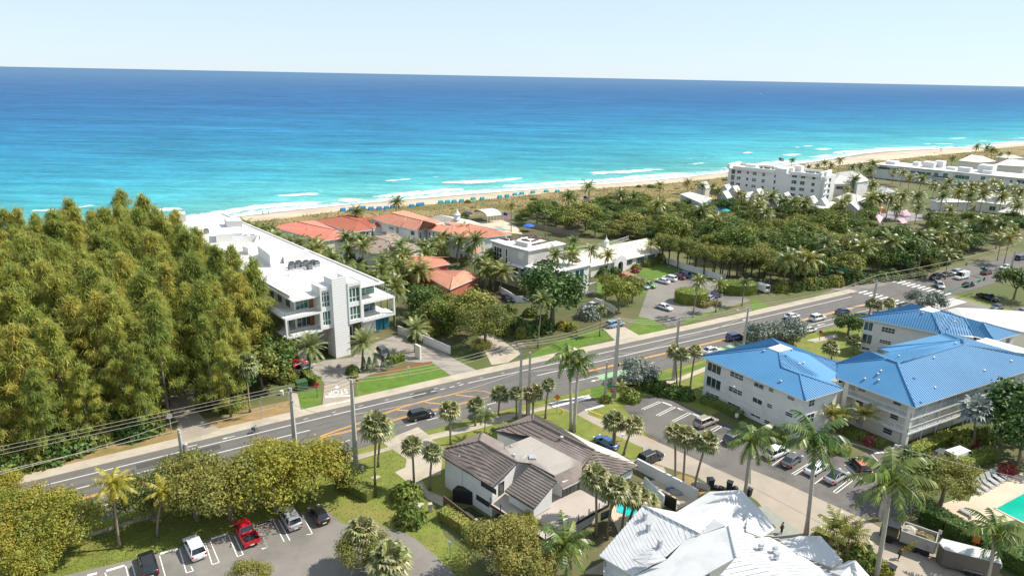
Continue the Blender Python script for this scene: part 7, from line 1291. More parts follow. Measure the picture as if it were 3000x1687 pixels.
def carparts(kind):
    if kind in _car: return _car[kind]
    L_, st, (x0, x1, x2, x3), zb, zr, wb, wr = CK[kind]; P = {}
    P['body'] = loft_body(st); mb = MB()
    rb = [(x0, -wb, zb-.02), (x3, -wb, zb-.02), (x3, wb, zb-.02), (x0, wb, zb-.02)]; rt = [(x1, -wr, zr-.05), (x2, -wr, zr-.05), (x2, wr, zr-.05), (x1, wr, zr-.05)]
    mb.face([rt[0], rt[1], rt[2], rt[3]]); 
    t = MB(); e = .05; t.grid([[(x1-e, -wr-e, zr-.06), (x2+e, -wr-e, zr-.06), (x2+e, wr+e, zr-.06), (x1-e, wr+e, zr-.06)], [(x1, -wr*.9, zr), (x2-.1, -wr*.9, zr), (x2-.1, wr*.9, zr), (x1, wr*.9, zr)]]); P['roof'] = t
    pl = MB()
    for a, b in zip(rb, rt): pl.bar(a, b, .09, .09)
    for f in ((.40, .45) if kind in ('sedan', 'hatch', 'pickup') else (.36, .40, .70)):
        for s in (-1, 1): pl.bar((x0+(x3-x0)*f, s*(wb+.005), zb-.02), (x1+(x2-x1)*f, s*(wr+.005), zr-.05), .07, .05)
    P['pillar'] = pl
    for nm, q in (('windshield', (rb[1], rb[2], rt[2], rt[1])), ('rear_window', (rb[3], rb[0], rt[0], rt[3])), ('side_window', (rb[0], rb[1], rt[1], rt[0])), ('side_window ', (rb[2], rb[3], rt[3], rt[2]))): g = MB(); g.face(q); P[nm] = g
    if kind == 'van':
        g = MB(); g.hexa([(x0+.02, -wb-.02, zb-.05), (.55, -wb-.02, zb-.05), (.55, wb+.02, zb-.05), (x0+.02, wb+.02, zb-.05)], [(x1, -wr-.03, zr-.04), (.5, -wr-.03, zr-.04), (.5, wr+.03, zr-.04), (x1, wr+.03, zr-.04)]); P['cargo_panel'] = g
    if kind == 'pickup':
        b = MB(); hw = .97
        for s in (-1, 1): b.hexa([(-2.8, s*hw-.07, .42), (-.75, s*hw-.07, .42), (-.75, s*hw+.0, .42), (-2.8, s*hw, .42)], [(-2.8, s*hw-.09, 1.08), (-.75, s*hw-.09, 1.08), (-.75, s*hw-.01, 1.08), (-2.8, s*hw-.01, 1.08)])
        b.hexa([(-2.85, -hw, .42), (-2.78, -hw, .42), (-2.78, hw, .42), (-2.85, hw, .42)], [(-2.85, -hw+.03, 1.05), (-2.78, -hw+.03, 1.05), (-2.78, hw-.03, 1.05), (-2.85, hw-.03, 1.05)]); P['bed'] = b
        f = MB(); f.hexa([(-2.78, -hw+.05, .45), (-.75, -hw+.05, .45), (-.75, hw-.05, .45), (-2.78, hw-.05, .45)], [(-2.78, -hw+.05, .55), (-.75, -hw+.05, .55), (-.75, hw-.05, .55), (-2.78, hw-.05, .55)]); P['bed_floor'] = f
    xr, xf = -L_/2, st[-1][0]; w_ = st[-2][1]
    for s in (-1, 1):
        g = MB(); g.box((xf-.10, s*w_*.78, .58), (.22, .34, .16)); P['headlight'+' '*(s+1)] = g
        g = MB(); g.box((xr+.06, s*w_*.86, .72 if kind != 'van' else .9), (.16, .24, .22)); P['taillight'+' '*(s+1)] = g
        g = MB(); g.box((x3-.35, s*(wb+.16), zb), (.14, .22, .15)); P['mirror'+' '*(s+1)] = g
    g = MB(); g.box((xr+.01, 0, .40), (.06, .5, .14)); P['number_plate'] = g
    R_ = .36 if kind in ('suv', 'van', 'pickup') else .33
    tm = MB(); c = [(R_*k, y) for k, y in ((.55, .115), (.98, .10), (1, 0), (.98, -.10), (.55, -.115))]
    tm.grid([[(r*math.cos(a*math.pi/7), y, r*math.sin(a*math.pi/7)) for a in range(14)] for r, y in c]); rm = MB(); rm.grid([[(R_*.58*math.cos(a*math.pi/7), y, R_*.58*math.sin(a*math.pi/7)) for a in range(14)] for y in (.122, -.122)])
    me = {}
    mm = {'windshield': m_cg, 'rear_window': m_cg, 'side_window': m_cg, 'headlight': m_hl, 'taillight': m_tl, 'mirror': m_trim, 'number_plate': m_wallc, 'bed_floor': m_trim}
    for k, v in P.items(): me[k] = (v.mesh(k.strip(), mm.get(k.strip(), PA['white']), k == 'body'), k.strip() in mm)
    ty = tm.mesh('tyre', m_tyre, True); ri = rm.mesh('rim', m_rim); xs = (xr+.95, xf-.9) if kind != 'pickup' else (-1.85, 1.85)
    _car[kind] = (me, ty, ri, [(x, s*(st[2][1]-.12), R_) for x in xs for s in (-1, 1)]); return _car[kind]
_paintmesh = {}
def car(kind, col, label, pts, cat='car', name=None, roofcol=None, z=0.03, back=None):
    r_, f_ = G(pts); d = (f_-r_).normalized(); c = (r_+f_)/2; c.z = z; T = thing(name or {'sedan': 'parked_car', 'suv': 'parked_suv', 'hatch': 'parked_car', 'minivan': 'minivan', 'van': 'van', 'pickup': 'pickup_truck'}[kind], label, cat, c, math.atan2(d.y, d.x))
    me, ty, ri, wp = carparts(kind)
    for k, (m, fixed) in me.items():
        if not fixed:
            cc = roofcol if (roofcol and k == 'roof') else col; key = (kind, k, cc)
            if key not in _paintmesh: q = m.copy(); q.materials[0] = PA[cc]; _paintmesh[key] = q
            m = _paintmesh[key]
        inst(m, k.strip(), parent=T)
    for p in wp: w_ = inst(ty, 'wheel', p, parent=T); inst(ri, 'rim', parent=w_)
    return T
def rcar(kind, col, label, t, o, sgn=1, **k):
    p = rp(t, o); q = rp(t+1, o); d = (q-p).normalized()*sgn; px = proj(p-d*1); py = proj(p+d*1); return car_at(kind, col, label, p, d, **k)
def car_at(kind, col, label, c, d, **k):
    global G; g0 = G; G = lambda s, z=0: [c-d, c+d]
    try: return car(kind, col, label, '', **k)
    finally: G = g0
# bottom-left parking lot
car('suv', 'black', 'black crossover cut by the bottom edge of the parking lot', 'B1 1330,1500 1262,1262'); car('suv', 'white', 'white crossover parked nose to the grass', 'B1 1745,1320 1655,1145')
t_ = car('pickup', 'red', 'red pickup truck with a load in its open bed', 'B1 2205,1205 2085,1000', 'pickup truck')
mb = MB(); mb.blob((-1.8, -.1, .62), (.75, .6, .28), 9, 6, .25); o = mb.build('load_bundle', mat('wrapped_load', (.42, .40, .36), .8, .25, 5), loc=t_.matrix_basis @ V((-1.8, -.1, .62))); tag(o, 'grey wrapped bundle lying in the bed of the red pickup', 'bundle')
car('minivan', 'silver', 'silver grey minivan under the golden tree', 'B2 505,1065 390,890', 'minivan'); car('hatch', 'black', 'black car with red tail lamps at the right end of the lot', 'B2 755,1020 645,870')
# forecourt
car('suv', 'grey', 'dark grey crossover behind the cone shrubs', 'M2 1240,700 1290,745'); car('sedan', 'silver', 'silver sedan at the left of the forecourt', 'M2 540,860 600,830'); car('hatch', 'red', 'red car at the far left of the forecourt', 'M2 480,825 530,805'); car('sedan', 'black', 'black car on the dark driveway left of the cubic house', 'M3 210,210 300,270'); car('pickup', 'white', 'white pickup by the porch frame of the cubic house', 'M3 1040,300 960,320', 'pickup truck'); car('suv', 'lblue', 'pale blue car on the paved path behind the big pole', 'M3 1150,475 1240,455')
# road
car_at('suv', 'black', 'dark estate car driving past the striped median', G1('M2 1590,1262'), RX, name='moving_car', cat='car'); car_at('suv', 'navy', 'dark blue car in the middle lane beside the silver trees', G1('M3 2240,580'), RX, name='moving_car'); car_at('sedan', 'white', 'white car with red markings beside the blue roof corner', G1('M3 2030,695'), RX, name='moving_car')
car_at('suv', 'black', 'black crossover waiting in the queue behind the white one', G1('M4 348,440'), RX, name='moving_car'); car_at('suv', 'white', 'large white sport utility waiting in the queue', G1('M4 578,410'), RX, name='moving_car'); car_at('sedan', 'navy', 'dark blue car at the head of the queue', G1('M4 800,352'), RX, name='moving_car'); car_at('hatch', 'white', 'white car half hidden by the silver tree at the green lane', G1('M4 500,515'), RX, name='moving_car'); car_at('sedan', 'white', 'white car tucked behind the black one in the queue', G1('M4 392,408')+RN*1.4, RX, name='moving_car')
car_at('suv', 'silver', 'pale car turning through the intersection', G1('M4 1640,125'), -RX.lerp(RN, .5).normalized(), name='moving_car'); car_at('suv', 'black', 'black car waiting left of the white van beyond the crossing', G1('U6 1135,1225'), -RX, name='moving_car'); car_at('sedan', 'grey', 'dark grey car behind the black car beyond the crossing', G1('U6 1290,1185'), -RX, name='moving_car'); car_at('suv', 'silver', 'silver car further back beyond the crossing', G1('U6 1410,1160'), -RX, name='moving_car')
car_at('van', 'white', 'tall white van facing the crossing', G1('U6 1500,1220'), -RX, cat='van'); car_at('sedan', 'black', 'black car crossing near the far zebra stripes', G1('U6 1600,1325'), RX, name='moving_car'); car_at('sedan', 'maroon', 'maroon car passing under the long signal arm', G1('U6 1850,1155'), RX, name='moving_car'); car_at('sedan', 'white', 'white car at the far end of the road', G1('U6 2110,1080'), -RX, name='moving_car'); car_at('suv', 'navy', 'dark blue car on the far driveway at the right edge', G1('U6 2320,955'), RX, name='moving_car')
car_at('pickup', 'black', 'black pickup beside the long zebra crossing', G1('M4 2060,230'), -RX.lerp(RN, .85), cat='pickup truck'); car_at('sedan', 'grey', 'dark sedan below the black pickup at the junction', G1('M4 2140,315'), -RX, name='moving_car'); car_at('sedan', 'silver', 'pale car at the right frame edge by the median', G1('M4 2370,350'), RX, name='moving_car')
# club car park
dC = (G1('U4 820,1240')-G1('U4 1010,1290')).normalized()
for k, c_, s, l in (('sedan', 'white', 'U4 905,1275', 'white sedan, front of the pair beside the club lawn'), ('suv', 'white', 'U4 1000,1240', 'white crossover behind the white sedan by the lawn'), ('sedan', 'maroon', 'U4 1125,1215', 'dark red car between the white and the blue car'), ('suv', 'blue', 'U4 1190,1190', 'blue crossover nearest the white fence')): car_at(k, PA and c_, l, G1(s), dC)
car_at('suv', 'green', 'bright green car at the left side of the club park', G1('U4 705,1335'), -dC.lerp(V((0, -1, 0)), .2)); car_at('sedan', 'lblue', 'pale blue car half hidden by the bright trees', G1('U4 620,1345'), -dC); car_at('sedan', 'white', 'white sedan in the middle of the club park', G1('M3 1625,315'), (G1('M3 1700,325')-G1('M3 1560,280')).normalized()); car_at('hatch', 'silver', 'silver car behind the left drum hedge', G1('M3 2020,235'), (G1('M3 2040,215')-G1('M3 2000,240')).normalized()); car_at('sedan', 'navy', 'dark blue car behind the left drum hedge', G1('M3 2065,215'), (G1('M3 2090,200')-G1('M3 2040,215')).normalized())
t_ = car_at('van', 'white', 'white lettered service van at the wood edge', G1('U4 2265,1385'), (G1('U4 2160,1330')-G1('U4 2340,1400')).normalized(), cat='van')
# side street and its car park
car('suv', 'black', 'black boxy off-roader on the side street driveway', 'B3 1450,470 1560,420'); car('sedan', 'blue', 'blue car tucked behind the white house roof', 'B3 1170,345 1060,275'); car('suv', 'tan', 'tan silver crossover alone by the flats', 'B3 1925,155 2040,110'); car('suv', 'grey', 'dark car under the royal palm by the flats', 'B3 2190,300 2290,250')
car('suv', 'white', 'white crossover with black rear glass in the flats car park', 'B4 150,430 290,370'); car('sedan', 'grey', 'dark grey sedan in the flats car park', 'B4 290,510 410,420'); car('sedan', 'white', 'white car behind the leaning royal palm', 'B4 510,570 620,500'); car('sedan', 'silver', 'grey silver sedan with a dark roof in the flats car park', 'B4 680,645 800,570', roofcol='black'); car('hatch', 'black', 'black hatchback with an orange reflection painted on its roof', 'B4 1000,575 880,450', roofcol='orange')  # orange reflection on the black roof is put in as its roof colour
t_ = car('van', 'white', 'white camper van roof behind the pool tree', 'B4 1730,480 1880,430', 'van', 'camper_van'); car('hatch', 'grey', 'dark car beside the white camper van', 'B4 1620,440 1700,400')
# dump truck and box trailer
r_, f_ = G('B4 1590,1260 1120,1090'); d = (f_-r_).normalized(); T = thing('dump_truck', 'grey dump truck loaded with garden waste on the side street', 'truck', r_, math.atan2(d.y, d.x)); LT_ = (f_-r_).length
mb = MB(); mb.hexa([(0, -1.15, .75), (LT_-2.2, -1.15, .75), (LT_-2.2, 1.15, .75), (0, 1.15, .75)], [(0, -1.15, .95), (LT_-2.2, -1.15, .95), (LT_-2.2, 1.15, .95), (0, 1.15, .95)]); mb.build('chassis', m_trim, T, world=False)
mb = MB(); LB_ = LT_-2.4
for s in (-1, 1):
    mb.hexa([(0, s*1.2-.05, .95), (LB_, s*1.2-.05, .95), (LB_, s*1.2+.05, .95), (0, s*1.2+.05, .95)], [(0, s*1.2-.05, 2.5), (LB_, s*1.2-.05, 2.5), (LB_, s*1.2+.05, 2.5), (0, s*1.2+.05, 2.5)])
    for k in range(9): x = .15+k*(LB_-.3)/8; mb.bar((x, s*1.28, .95), (x, s*1.28, 2.5), .12, .1)
    mb.bar((0, s*1.22, 2.5), (LB_, s*1.22, 2.5), .16, .14)
for x in (0.03, LB_-.03): mb.hexa([(x-.05, -1.15, .95), (x+.05, -1.15, .95), (x+.05, 1.15, .95), (x-.05, 1.15, .95)], [(x-.05, -1.15, 2.5), (x+.05, -1.15, 2.5), (x+.05, 1.15, 2.5), (x-.05, 1.15, 2.5)])
for k in range(5): y = -1+.5*k; mb.bar((-.06, y, .95), (-.06, y, 2.5), .1, .1)
mb.hexa([(0, -1.15, .95), (LB_, -1.15, .95), (LB_, 1.15, .95), (0, 1.15, .95)], [(0, -1.15, 1.05), (LB_, -1.15, 1.05), (LB_, 1.15, 1.05), (0, 1.15, 1.05)]); mb.build('tipper_body', m_truckg, T, world=False)
mb = MB(); mb.grid([[(LT_-2.1, -1.1, .6), (LT_-.1, -1.1, .6), (LT_-.1, 1.1, .6), (LT_-2.1, 1.1, .6)], [(LT_-2.1, -1.1, 1.5), (LT_, -1.1, 1.4), (LT_, 1.1, 1.4), (LT_-2.1, 1.1, 1.5)], [(LT_-2.1, -1.0, 2.5), (LT_-.5, -1.0, 2.45), (LT_-.5, 1.0, 2.45), (LT_-2.1, 1.0, 2.5)]]); mb.build('cab', PA['black'], T, world=False)
mb = MB(); mb.face([(LT_+.02, -.95, 1.45), (LT_+.02, .95, 1.45), (LT_-.42, .9, 2.35), (LT_-.42, -.9, 2.35)]); mb.build('windshield', m_cg, T, world=False)
for x in (.95, 2.1, LT_-1.2):
    for s in (-1, 1):
        mb = MB(); mb.grid([[(x+r*math.cos(a*math.pi/8), s*1.05+y, .5+r*math.sin(a*math.pi/8)) for a in range(16)] for r, y in ((.3, .16), (.5, .14), (.5, -.14), (.3, -.16))]); mb.build('wheel', m_tyre, T, world=False)
mb = MB(); mb.blob((0, 0, 0), (2.0, .95, .8), 12, 6, .16); o = mb.build('debris_pile', m_debris); o.location = T.matrix_basis @ V((LB_*.45, 0, 1.75)); o.rotation_euler = (0, 0, T.rotation_euler[2]); tag(o, 'heap of brown garden waste inside the dump truck bed', 'debris')
mb = MB(); mb.blob((0, 0, 0), (1.1, 1.0, .75), 10, 6, .12); o = mb.build('tarpaulin', mat('tarp_beige', (.40, .35, .28), .85, .12, 2)); o.location = T.matrix_basis @ V((LB_*.8, 0, 2.0)); o.rotation_euler = (0, 0, T.rotation_euler[2]); tag(o, 'beige tarpaulin bundled over the front of the dump truck load', 'tarpaulin')
r_, f_ = G('B4 2100,1449 1640,1330'); r_ = r_+(r_-f_)*.05; d = (f_-r_).normalized(); T = thing('box_trailer', 'long enclosed cargo trailer with a pale roof behind the dump truck', 'trailer', r_, math.atan2(d.y, d.x)); LT_ = (f_-r_).length
mb = MB(); mb.grid([[(0, -1.2, .5), (LT_, -1.2, .5), (LT_+.5, 0, .5), (LT_, 1.2, .5), (0, 1.2, .5)], [(0, -1.2, 2.8), (LT_, -1.2, 2.8), (LT_+.5, 0, 2.8), (LT_, 1.2, 2.8), (0, 1.2, 2.8)]]); mb.build('box', mat('trailer_side', (.115, .10, .085), .35, .08, 1, spec=.5), T, world=False)
mb = MB(); mb.grid([[(-.03, -1.23, 2.803), (LT_+.03, -1.23, 2.803), (LT_+.53, 0, 2.803), (LT_+.03, 1.23, 2.803), (-.03, 1.23, 2.803)], [(.02, -1.1, 2.88), (LT_-.05, -1.1, 2.88), (LT_+.4, 0, 2.88), (LT_-.05, 1.1, 2.88), (.02, 1.1, 2.88)]]); mb.build('roof', m_greym, T, world=False)
for x in (LT_*.35, LT_*.35+1.0):
    for s in (-1, 1): mb = MB(); mb.grid([[(x+r*math.cos(a*math.pi/8), s*1.18+y, .36+r*math.sin(a*math.pi/8)) for a in range(16)] for r, y in ((.2, .12), (.36, .1), (.36, -.1), (.2, -.12))]); mb.build('wheel', m_tyre, T, world=False); mb = MB(); mb.box((x, s*1.26, .72), (.95, .1, .1)); mb.build('mudguard', m_rim, T, world=False)
mb = MB(); mb.bar((LT_+.4, 0, .55), (LT_+1.6, 0, .5), .12, .1); mb.build('drawbar', m_trim, T, world=False)
# ================================================================== poles, wires, signals, signs
m_cpole = mat('concrete_pole', (.42, .395, .35), .9, .1, 1); m_wpole = mat('wood_pole', (.27, .20, .14), .9, .2, 2, stretch=(4, 4, .5)); m_wire = mat('cable', (.36, .32, .27), .6, .1, 2); m_gmast = mat('green_mast', (.012, .16, .105), .45, .08, 2); m_gsign = mat('green_sign', (.008, .20, .12), .5, .05, 2); m_post = mat('galvanised_post', (.38, .39, .39), .5, .1, 2, metal=.3)
def pole(label, top, base, r=.24, arm=0, lamp=None, m=None, drum=False, group=None, azd=None):
    b = G1(base); c = above(b, PX(top)[0]); h = c.z; T = thing('utility_pole', label, 'utility pole', b, 0, group); mb = MB(); q = lambda k, z: [(-k, -k, z), (k, -k, z), (k, k, z), (-k, k, z)]; mb.grid([q(r*1.15, -.05), q(r*.62, h)]); mb.build('pole', m or m_cpole, T, world=False); ends = []
    n = azd or RN
    if arm:
        for k in range(arm):
            z = h-.35-k*1.6; mb = MB(); mb.bar(n*-1.25+V((0, 0, z)), n*1.25+V((0, 0, z)), .12, .14); mb.bar(n*-.8+V((0, 0, z)), V((0, 0, z-.8)), .05, .05); mb.bar(n*.8+V((0, 0, z)), V((0, 0, z-.8)), .05, .05); a_ = mb.build('crossarm', m_cpole, T, world=False)
            for x in (-1.15, 0, 1.15):
                mb = MB(); mb.lathe(n*x+V((0, 0, z+.07)), [(.05, 0), (.09, .1), (.05, .15), (.09, .22), (.04, .32)], 7); i_ = mb.build('insulator', m_ac, None); i_.parent = a_
                if k == 0: ends.append(b+n*x+V((0, 0, z+.38)))
    if lamp:
        a = lamp*RN; mb = MB(); z0 = h-2.6; mb.tube([V((0, 0, z0)), a*1.2+V((0, 0, z0+1.0)), a*2.6+V((0, 0, z0+1.2))], .05, 5); mb.build('lamp_arm', m_post, T, world=False); mb = MB(); mb.blob(a*2.9+V((0, 0, z0+1.18)), (.35, .2, .09), 8, 5); mb.build('lamp_head', m_post, T, world=False)
    if drum: mb = MB(); mb.lathe(RX*.55+V((0, 0, h-3.4)), [(.28, 0), (.3, .05), (.3, 1.0), (.22, 1.1)], 10); mb.build('transformer', m_pipe, T, world=False)
    return T, b, h, ends
_, b1, h1, e1 = pole('concrete pole with a grey transformer drum, rising out of the golden tree clump', 'B1 1545,175', 'B1 1630,690', .26, 1, drum=True)
_, b2, h2, e2 = pole('concrete pole with doubled crossarms behind the golden tree crown', 'M2 458,1000', 'B2 497,395', .3, 2)
_, b3, h3, e3 = pole('tall concrete pole standing in the lawn beside the large fan palm', 'M2 985,925', 'B2 1021,500', .3, 1)
_, b4, h4, e4 = pole('taller of the two neighbouring concrete poles at the verge, with a lamp arm', 'M3 375,610', 'M3 365,1265', .28, 1, 1)
pole('shorter round pole right beside the taller lamp pole', 'M3 445,690', 'M3 440,1240', .26)
_, b6, h6, e6 = pole('tallest square concrete pole at the side street corner', 'M3 1215,395', 'M3 1183,1082', .36, 1, 1)
pole('short bare pole left of the corner stop sign', 'M3 1120,772', 'M3 1105,1100', .22)
_, b8, h8, e8 = pole('concrete pole with lamp arm behind the fan palms by the flats', 'M3 1755,385', 'M3 1703,930', .26, 1, 1)
_, b9, h9, e9 = pole('pole rising behind the silver trees at the queue of cars', 'M3 2340,298', 'M3 2308,690', .22, 1, 1)
_, b10, h10, e10 = pole('square pole before the intersection, above the fan palms', 'M4 1090,62', 'M4 1058,290', .26, 1)
pole('wooden pole at the far corner of the intersection', 'U6 955,695', 'U6 880,1185', .22, 0, m=m_wpole)
_, b12, h12, e12 = pole('grey pole at the far right beyond the intersection', 'U6 2220,830', 'U6 2190,1100', .22, 1)
_, b13, h13, e13 = pole('concrete pole with crossarm behind the tallest royal palm', 'B4 1255,300', 'B4 1130,960', .26, 1, azd=RX)
def wires(lab, chain, sag=.9):
    k = 0
    for A_, B_ in zip(chain, chain[1:]):
        for i in range(min(len(A_), len(B_))):
            pass
    for i in range(min(len(c) for c in chain)):
        mb = MB()
        for A_, B_ in zip(chain, chain[1:]):
            a, b = A_[i], B_[i]; n = 9; mb.tube([a.lerp(b, j/n)-V((0, 0, sag*4*(j/n)*(1-j/n))) for j in range(n+1)], .028, 4)
        tag(mb.build('power_line', m_wire, loc=chain[0][i]), '%s, %s wire' % (lab, ('first', 'middle', 'outer', 'fourth')[i]), 'power line', 'power lines along the road')
far0 = [rp(-190, -10.5+x)+V((0, 0, 13)) for x in (-1.15, 0, 1.15)]
wires('overhead line running along the road over the parked lot side', [far0, e2, e3, e4, e6, e8, e9, e10, e12])
lowc = lambda b, z: [b+V((0, 0, z))]
def cable(label, pts, r=.04, sag=.8, name='power_line'):
    mb = MB()
    for a, b in zip(pts, pts[1:]): n = 8; mb.tube([a.lerp(b, j/n)-V((0, 0, sag*4*(j/n)*(1-j/n))) for j in range(n+1)], r, 4)
    tag(mb.build(name, m_wire, loc=pts[0]), label, 'cable')
cable('thick lower cable slung between the roadside poles', [rp(-190, -10.5)+V((0, 0, 9))]+[b+V((0, 0, 9.0)) for b in (b2, b3, b4, b6, b8, b9, b10, b12)], .045)
cable('service cable crossing above the side street car park', [b6+V((0, 0, 9)), b13+V((0, 0, 10))]); cable('cable from the crossarm pole down to the pool house', [b13+V((0, 0, 11.5)), b13+V((38, -12, 9))]); cable('thin cable from the transformer pole along the grove front', [rp(-190, 7)+V((0, 0, 8.5)), rp(-60, -9)+V((0, 0, 9)), b1+V((0, 0, 11))])
def mast(label, base, top, arm, sign=None, heads=2, m=None):
    b = G1(base); c = above(b, PX(top)[0]); h = c.z; T = thing('signal_mast', label, 'traffic signal', b); e = None; d = ray(PX(arm)[0]); e = CAM+d*((h-.3-CAMH)/d.z)-b; e.z = 0; m = m or m_gmast
    mb = MB(); mb.tube([(0, 0, -.05), (0, 0, h)], [.2, .14], 8); mb.build('pole', m, T, world=False); mb = MB(); mb.tube([(0, 0, h-.4), e*.5+V((0, 0, h-.15)), e+V((0, 0, h))], [.14, .1, .07], 7); mb.build('arm', m, T, world=False); u = e.normalized(); n = V((-u.y, u.x, 0))
    for k in range(heads):
        q = e*(.62+.3*k)+V((0, 0, h-.75)); mb = MB(); mb.hexa([q-u*.18-n*.14, q+u*.18-n*.14, q+u*.18+n*.14, q-u*.18+n*.14], [q-u*.18-n*.14+V((0,0,1.05)), q+u*.18-n*.14+V((0,0,1.05)), q+u*.18+n*.14+V((0,0,1.05)), q-u*.18+n*.14+V((0,0,1.05))]); mb.build('signal_head', m_trim, T, world=False)
    if sign: q = e*sign+V((0, 0, h-.7)); mb = MB(); mb.hexa([q-u*1.1-n*.03, q+u*1.1-n*.03, q+u*1.1+n*.03, q-u*1.1+n*.03], [q-u*1.1-n*.03+V((0,0,.6)), q+u*1.1-n*.03+V((0,0,.6)), q+u*1.1+n*.03+V((0,0,.6)), q-u*1.1+n*.03+V((0,0,.6))]); mb.build('street_name_plate', m_gsign, T, world=False)
mast('green signal mast nearest the rear blue roof, arm over the junction', 'M4 1655,300', 'M4 1685,160', 'M4 2060,45', .8); mast('green signal mast at the wood edge, arm with a street name plate', 'U5 1045,1290', 'U5 1070,1025', 'U5 1680,1168', .35); mast('green signal mast further back at the wood edge', 'U5 1415,1230', 'U5 1440,972', 'U5 1670,930', 1.4, 1); mast('dark long signal arm crossing the far road at the right', 'U6 2330,1330', 'U6 2330,1195', 'U6 1510,1005', .62, 3, m=m_gmast)
def sign(label, top, base, kind, col, w_=.75, post=None, toward=None, cat='sign', name='road_sign', legend=None):
    b = G1(base); h = max(1.5, above(b, PX(top)[0]).z); T = thing(name, label, cat, b); mb = MB(); mb.bar((0, 0, -.05), (0, 0, h), .09, .09); mb.build('post', post or m_post, T, world=False); n = toward or V((CAM.x-b.x, CAM.y-b.y, 0)).normalized(); u = V((-n.y, n.x, 0)); c = V((0, 0, h-w_*.5))+n*.06
    k, a0 = {'oct': (8, math.pi/8), 'round': (18, 0), 'diamond': (4, 0), 'square': (4, math.pi/4), 'tall': (4, math.pi/4)}[kind]; s = w_*.5*(1.41 if kind in ('square', 'tall') else 1)
    pt = [u*(s*(.72 if kind == 'tall' else 1)*math.cos(a0+6.2832*j/k))+V((0, 0, s*math.sin(a0+6.2832*j/k))) for j in range(k)]; mb = MB(); mb.grid([[c+p-n*.015 for p in pt], [c+p+n*.015 for p in pt]]); pn = mb.build('plate', col, T, world=False)
    if legend:
        cu_ = bpy.data.curves.new('legend', 'FONT'); cu_.body = legend; cu_.size = w_*.36; cu_.align_x = 'CENTER'; cu_.align_y = 'CENTER'; ob = bpy.data.objects.new('legend', cu_); COL.objects.link(ob); dg = bpy.context.evaluated_depsgraph_get(); me = bpy.data.meshes.new_from_object(ob.evaluated_get(dg)); bpy.data.objects.remove(ob)
        M_ = Matrix((u, V((0, 0, 1)), n)).transposed().to_4x4(); M_.translation = c+n*.02; me.transform(M_); me.materials.clear(); me.materials.append(m_white); o = bpy.data.objects.new('legend', me); COL.objects.link(o); o.parent = pn
    return T
m_red = mat('sign_red', (.50, .02, .03), .5, .05, 2); m_orange = mat('sign_orange', (.75, .20, .04), .5, .05, 2); m_swhite = mat('sign_white', (.68, .68, .66), .5, .05, 2); m_sback = mat('sign_back', (.40, .41, .41), .5, .08, 2, metal=.3)
t_ = sign('red stop sign with a green street name plate at the side street', 'M3 1160,1000', 'M3 1160,1130', 'oct', m_red, .9, legend='STOP'); b = t_.location; mb = MB(); mb.hexa([(-.7, -.02, 3.3), (.7, -.25, 3.3), (.7, -.21, 3.3), (-.7, .02, 3.3)], [(-.7, -.02, 3.65), (.7, -.25, 3.65), (.7, -.21, 3.65), (-.7, .02, 3.65)]); mb.build('street_name_plate', m_gsign, t_, world=False)
sign('tall red sign on the verge beyond the side street corner', 'M3 1217,780', 'M3 1210,905', 'oct', m_red, .9, m_red); sign('orange diamond road works sign on the corner lawn', 'M3 692,1050', 'M3 687,1225', 'diamond', m_orange, 1.25); sign('round red no entry sign beside the exit drive', 'M2 680,950', 'M2 683,1080', 'round', m_red, .95, m_trim); sign('small reddish sign right of the exit drive', 'M2 1040,925', 'M2 1035,1055', 'square', m_red, .5); sign('small white sign on the lawn below the flower bed', 'M2 1485,808', 'M2 1482,920', 'square', m_swhite, .5)
sign('grey back of an octagonal sign by the park drive', 'B1 1492,30', 'B1 1497,205', 'oct', m_sback, .95); sign('dark wooden notice board at the park drive', 'B1 1438,50', 'B1 1440,195', 'tall', mat('notice_brown', (.10, .045, .025), .8, .2, 2), .9, m_barkd); sign('slim sign on a post at the verge before the sea grape', 'M1 2285,1112', 'M1 2283,1272', 'tall', m_sback, .5); sign('small white parking sign at the lot drive', 'B2 1843,1145', 'B2 1841,1300', 'tall', m_swhite, .55, legend='P'); sign('white sign on a pale post beside the dump truck', 'B4 1637,1040', 'B4 1620,1190', 'tall', m_swhite, .6); sign('small white sign by the trailer', 'B4 2165,1355', 'B4 2155,1430', 'tall', m_swhite, .5); sign('red stop sign at the exit beside the round green tree', 'M4 605,497', 'M4 594,592', 'oct', m_red, .8, m_red); sign('tall blue and white sign at the club entrance', 'M3 1808,345', 'M3 1805,400', 'tall', m_swhite, .7); sign('sign post at the club car park entrance', 'M3 1617,370', 'M3 1614,465', 'tall', m_sback, .4); sign('white notice on the flats hedge', 'B3 2252,30', 'B3 2250,95', 'tall', m_swhite, .8)
sign('bent orange red paddle sign leaning by the hedge', 'B4 1955,1085', 'B4 1935,1250', 'tall', m_orange, 1.1, m_wood); sign('dark square sign on a thin post before the paved path', 'M3 1120,485', 'M3 1080,560', 'tall', m_trim, .4); sign('thin post with small sign on the park verge', 'M1 1475,1190', 'M1 1480,1260', 'tall', m_swhite, .4)
sign('light pole with a small lamp in the club lawn', 'U4 1130,1020', 'U4 1125,1135', 'tall', m_swhite, .35, cat='lamp', name='lamp_post')
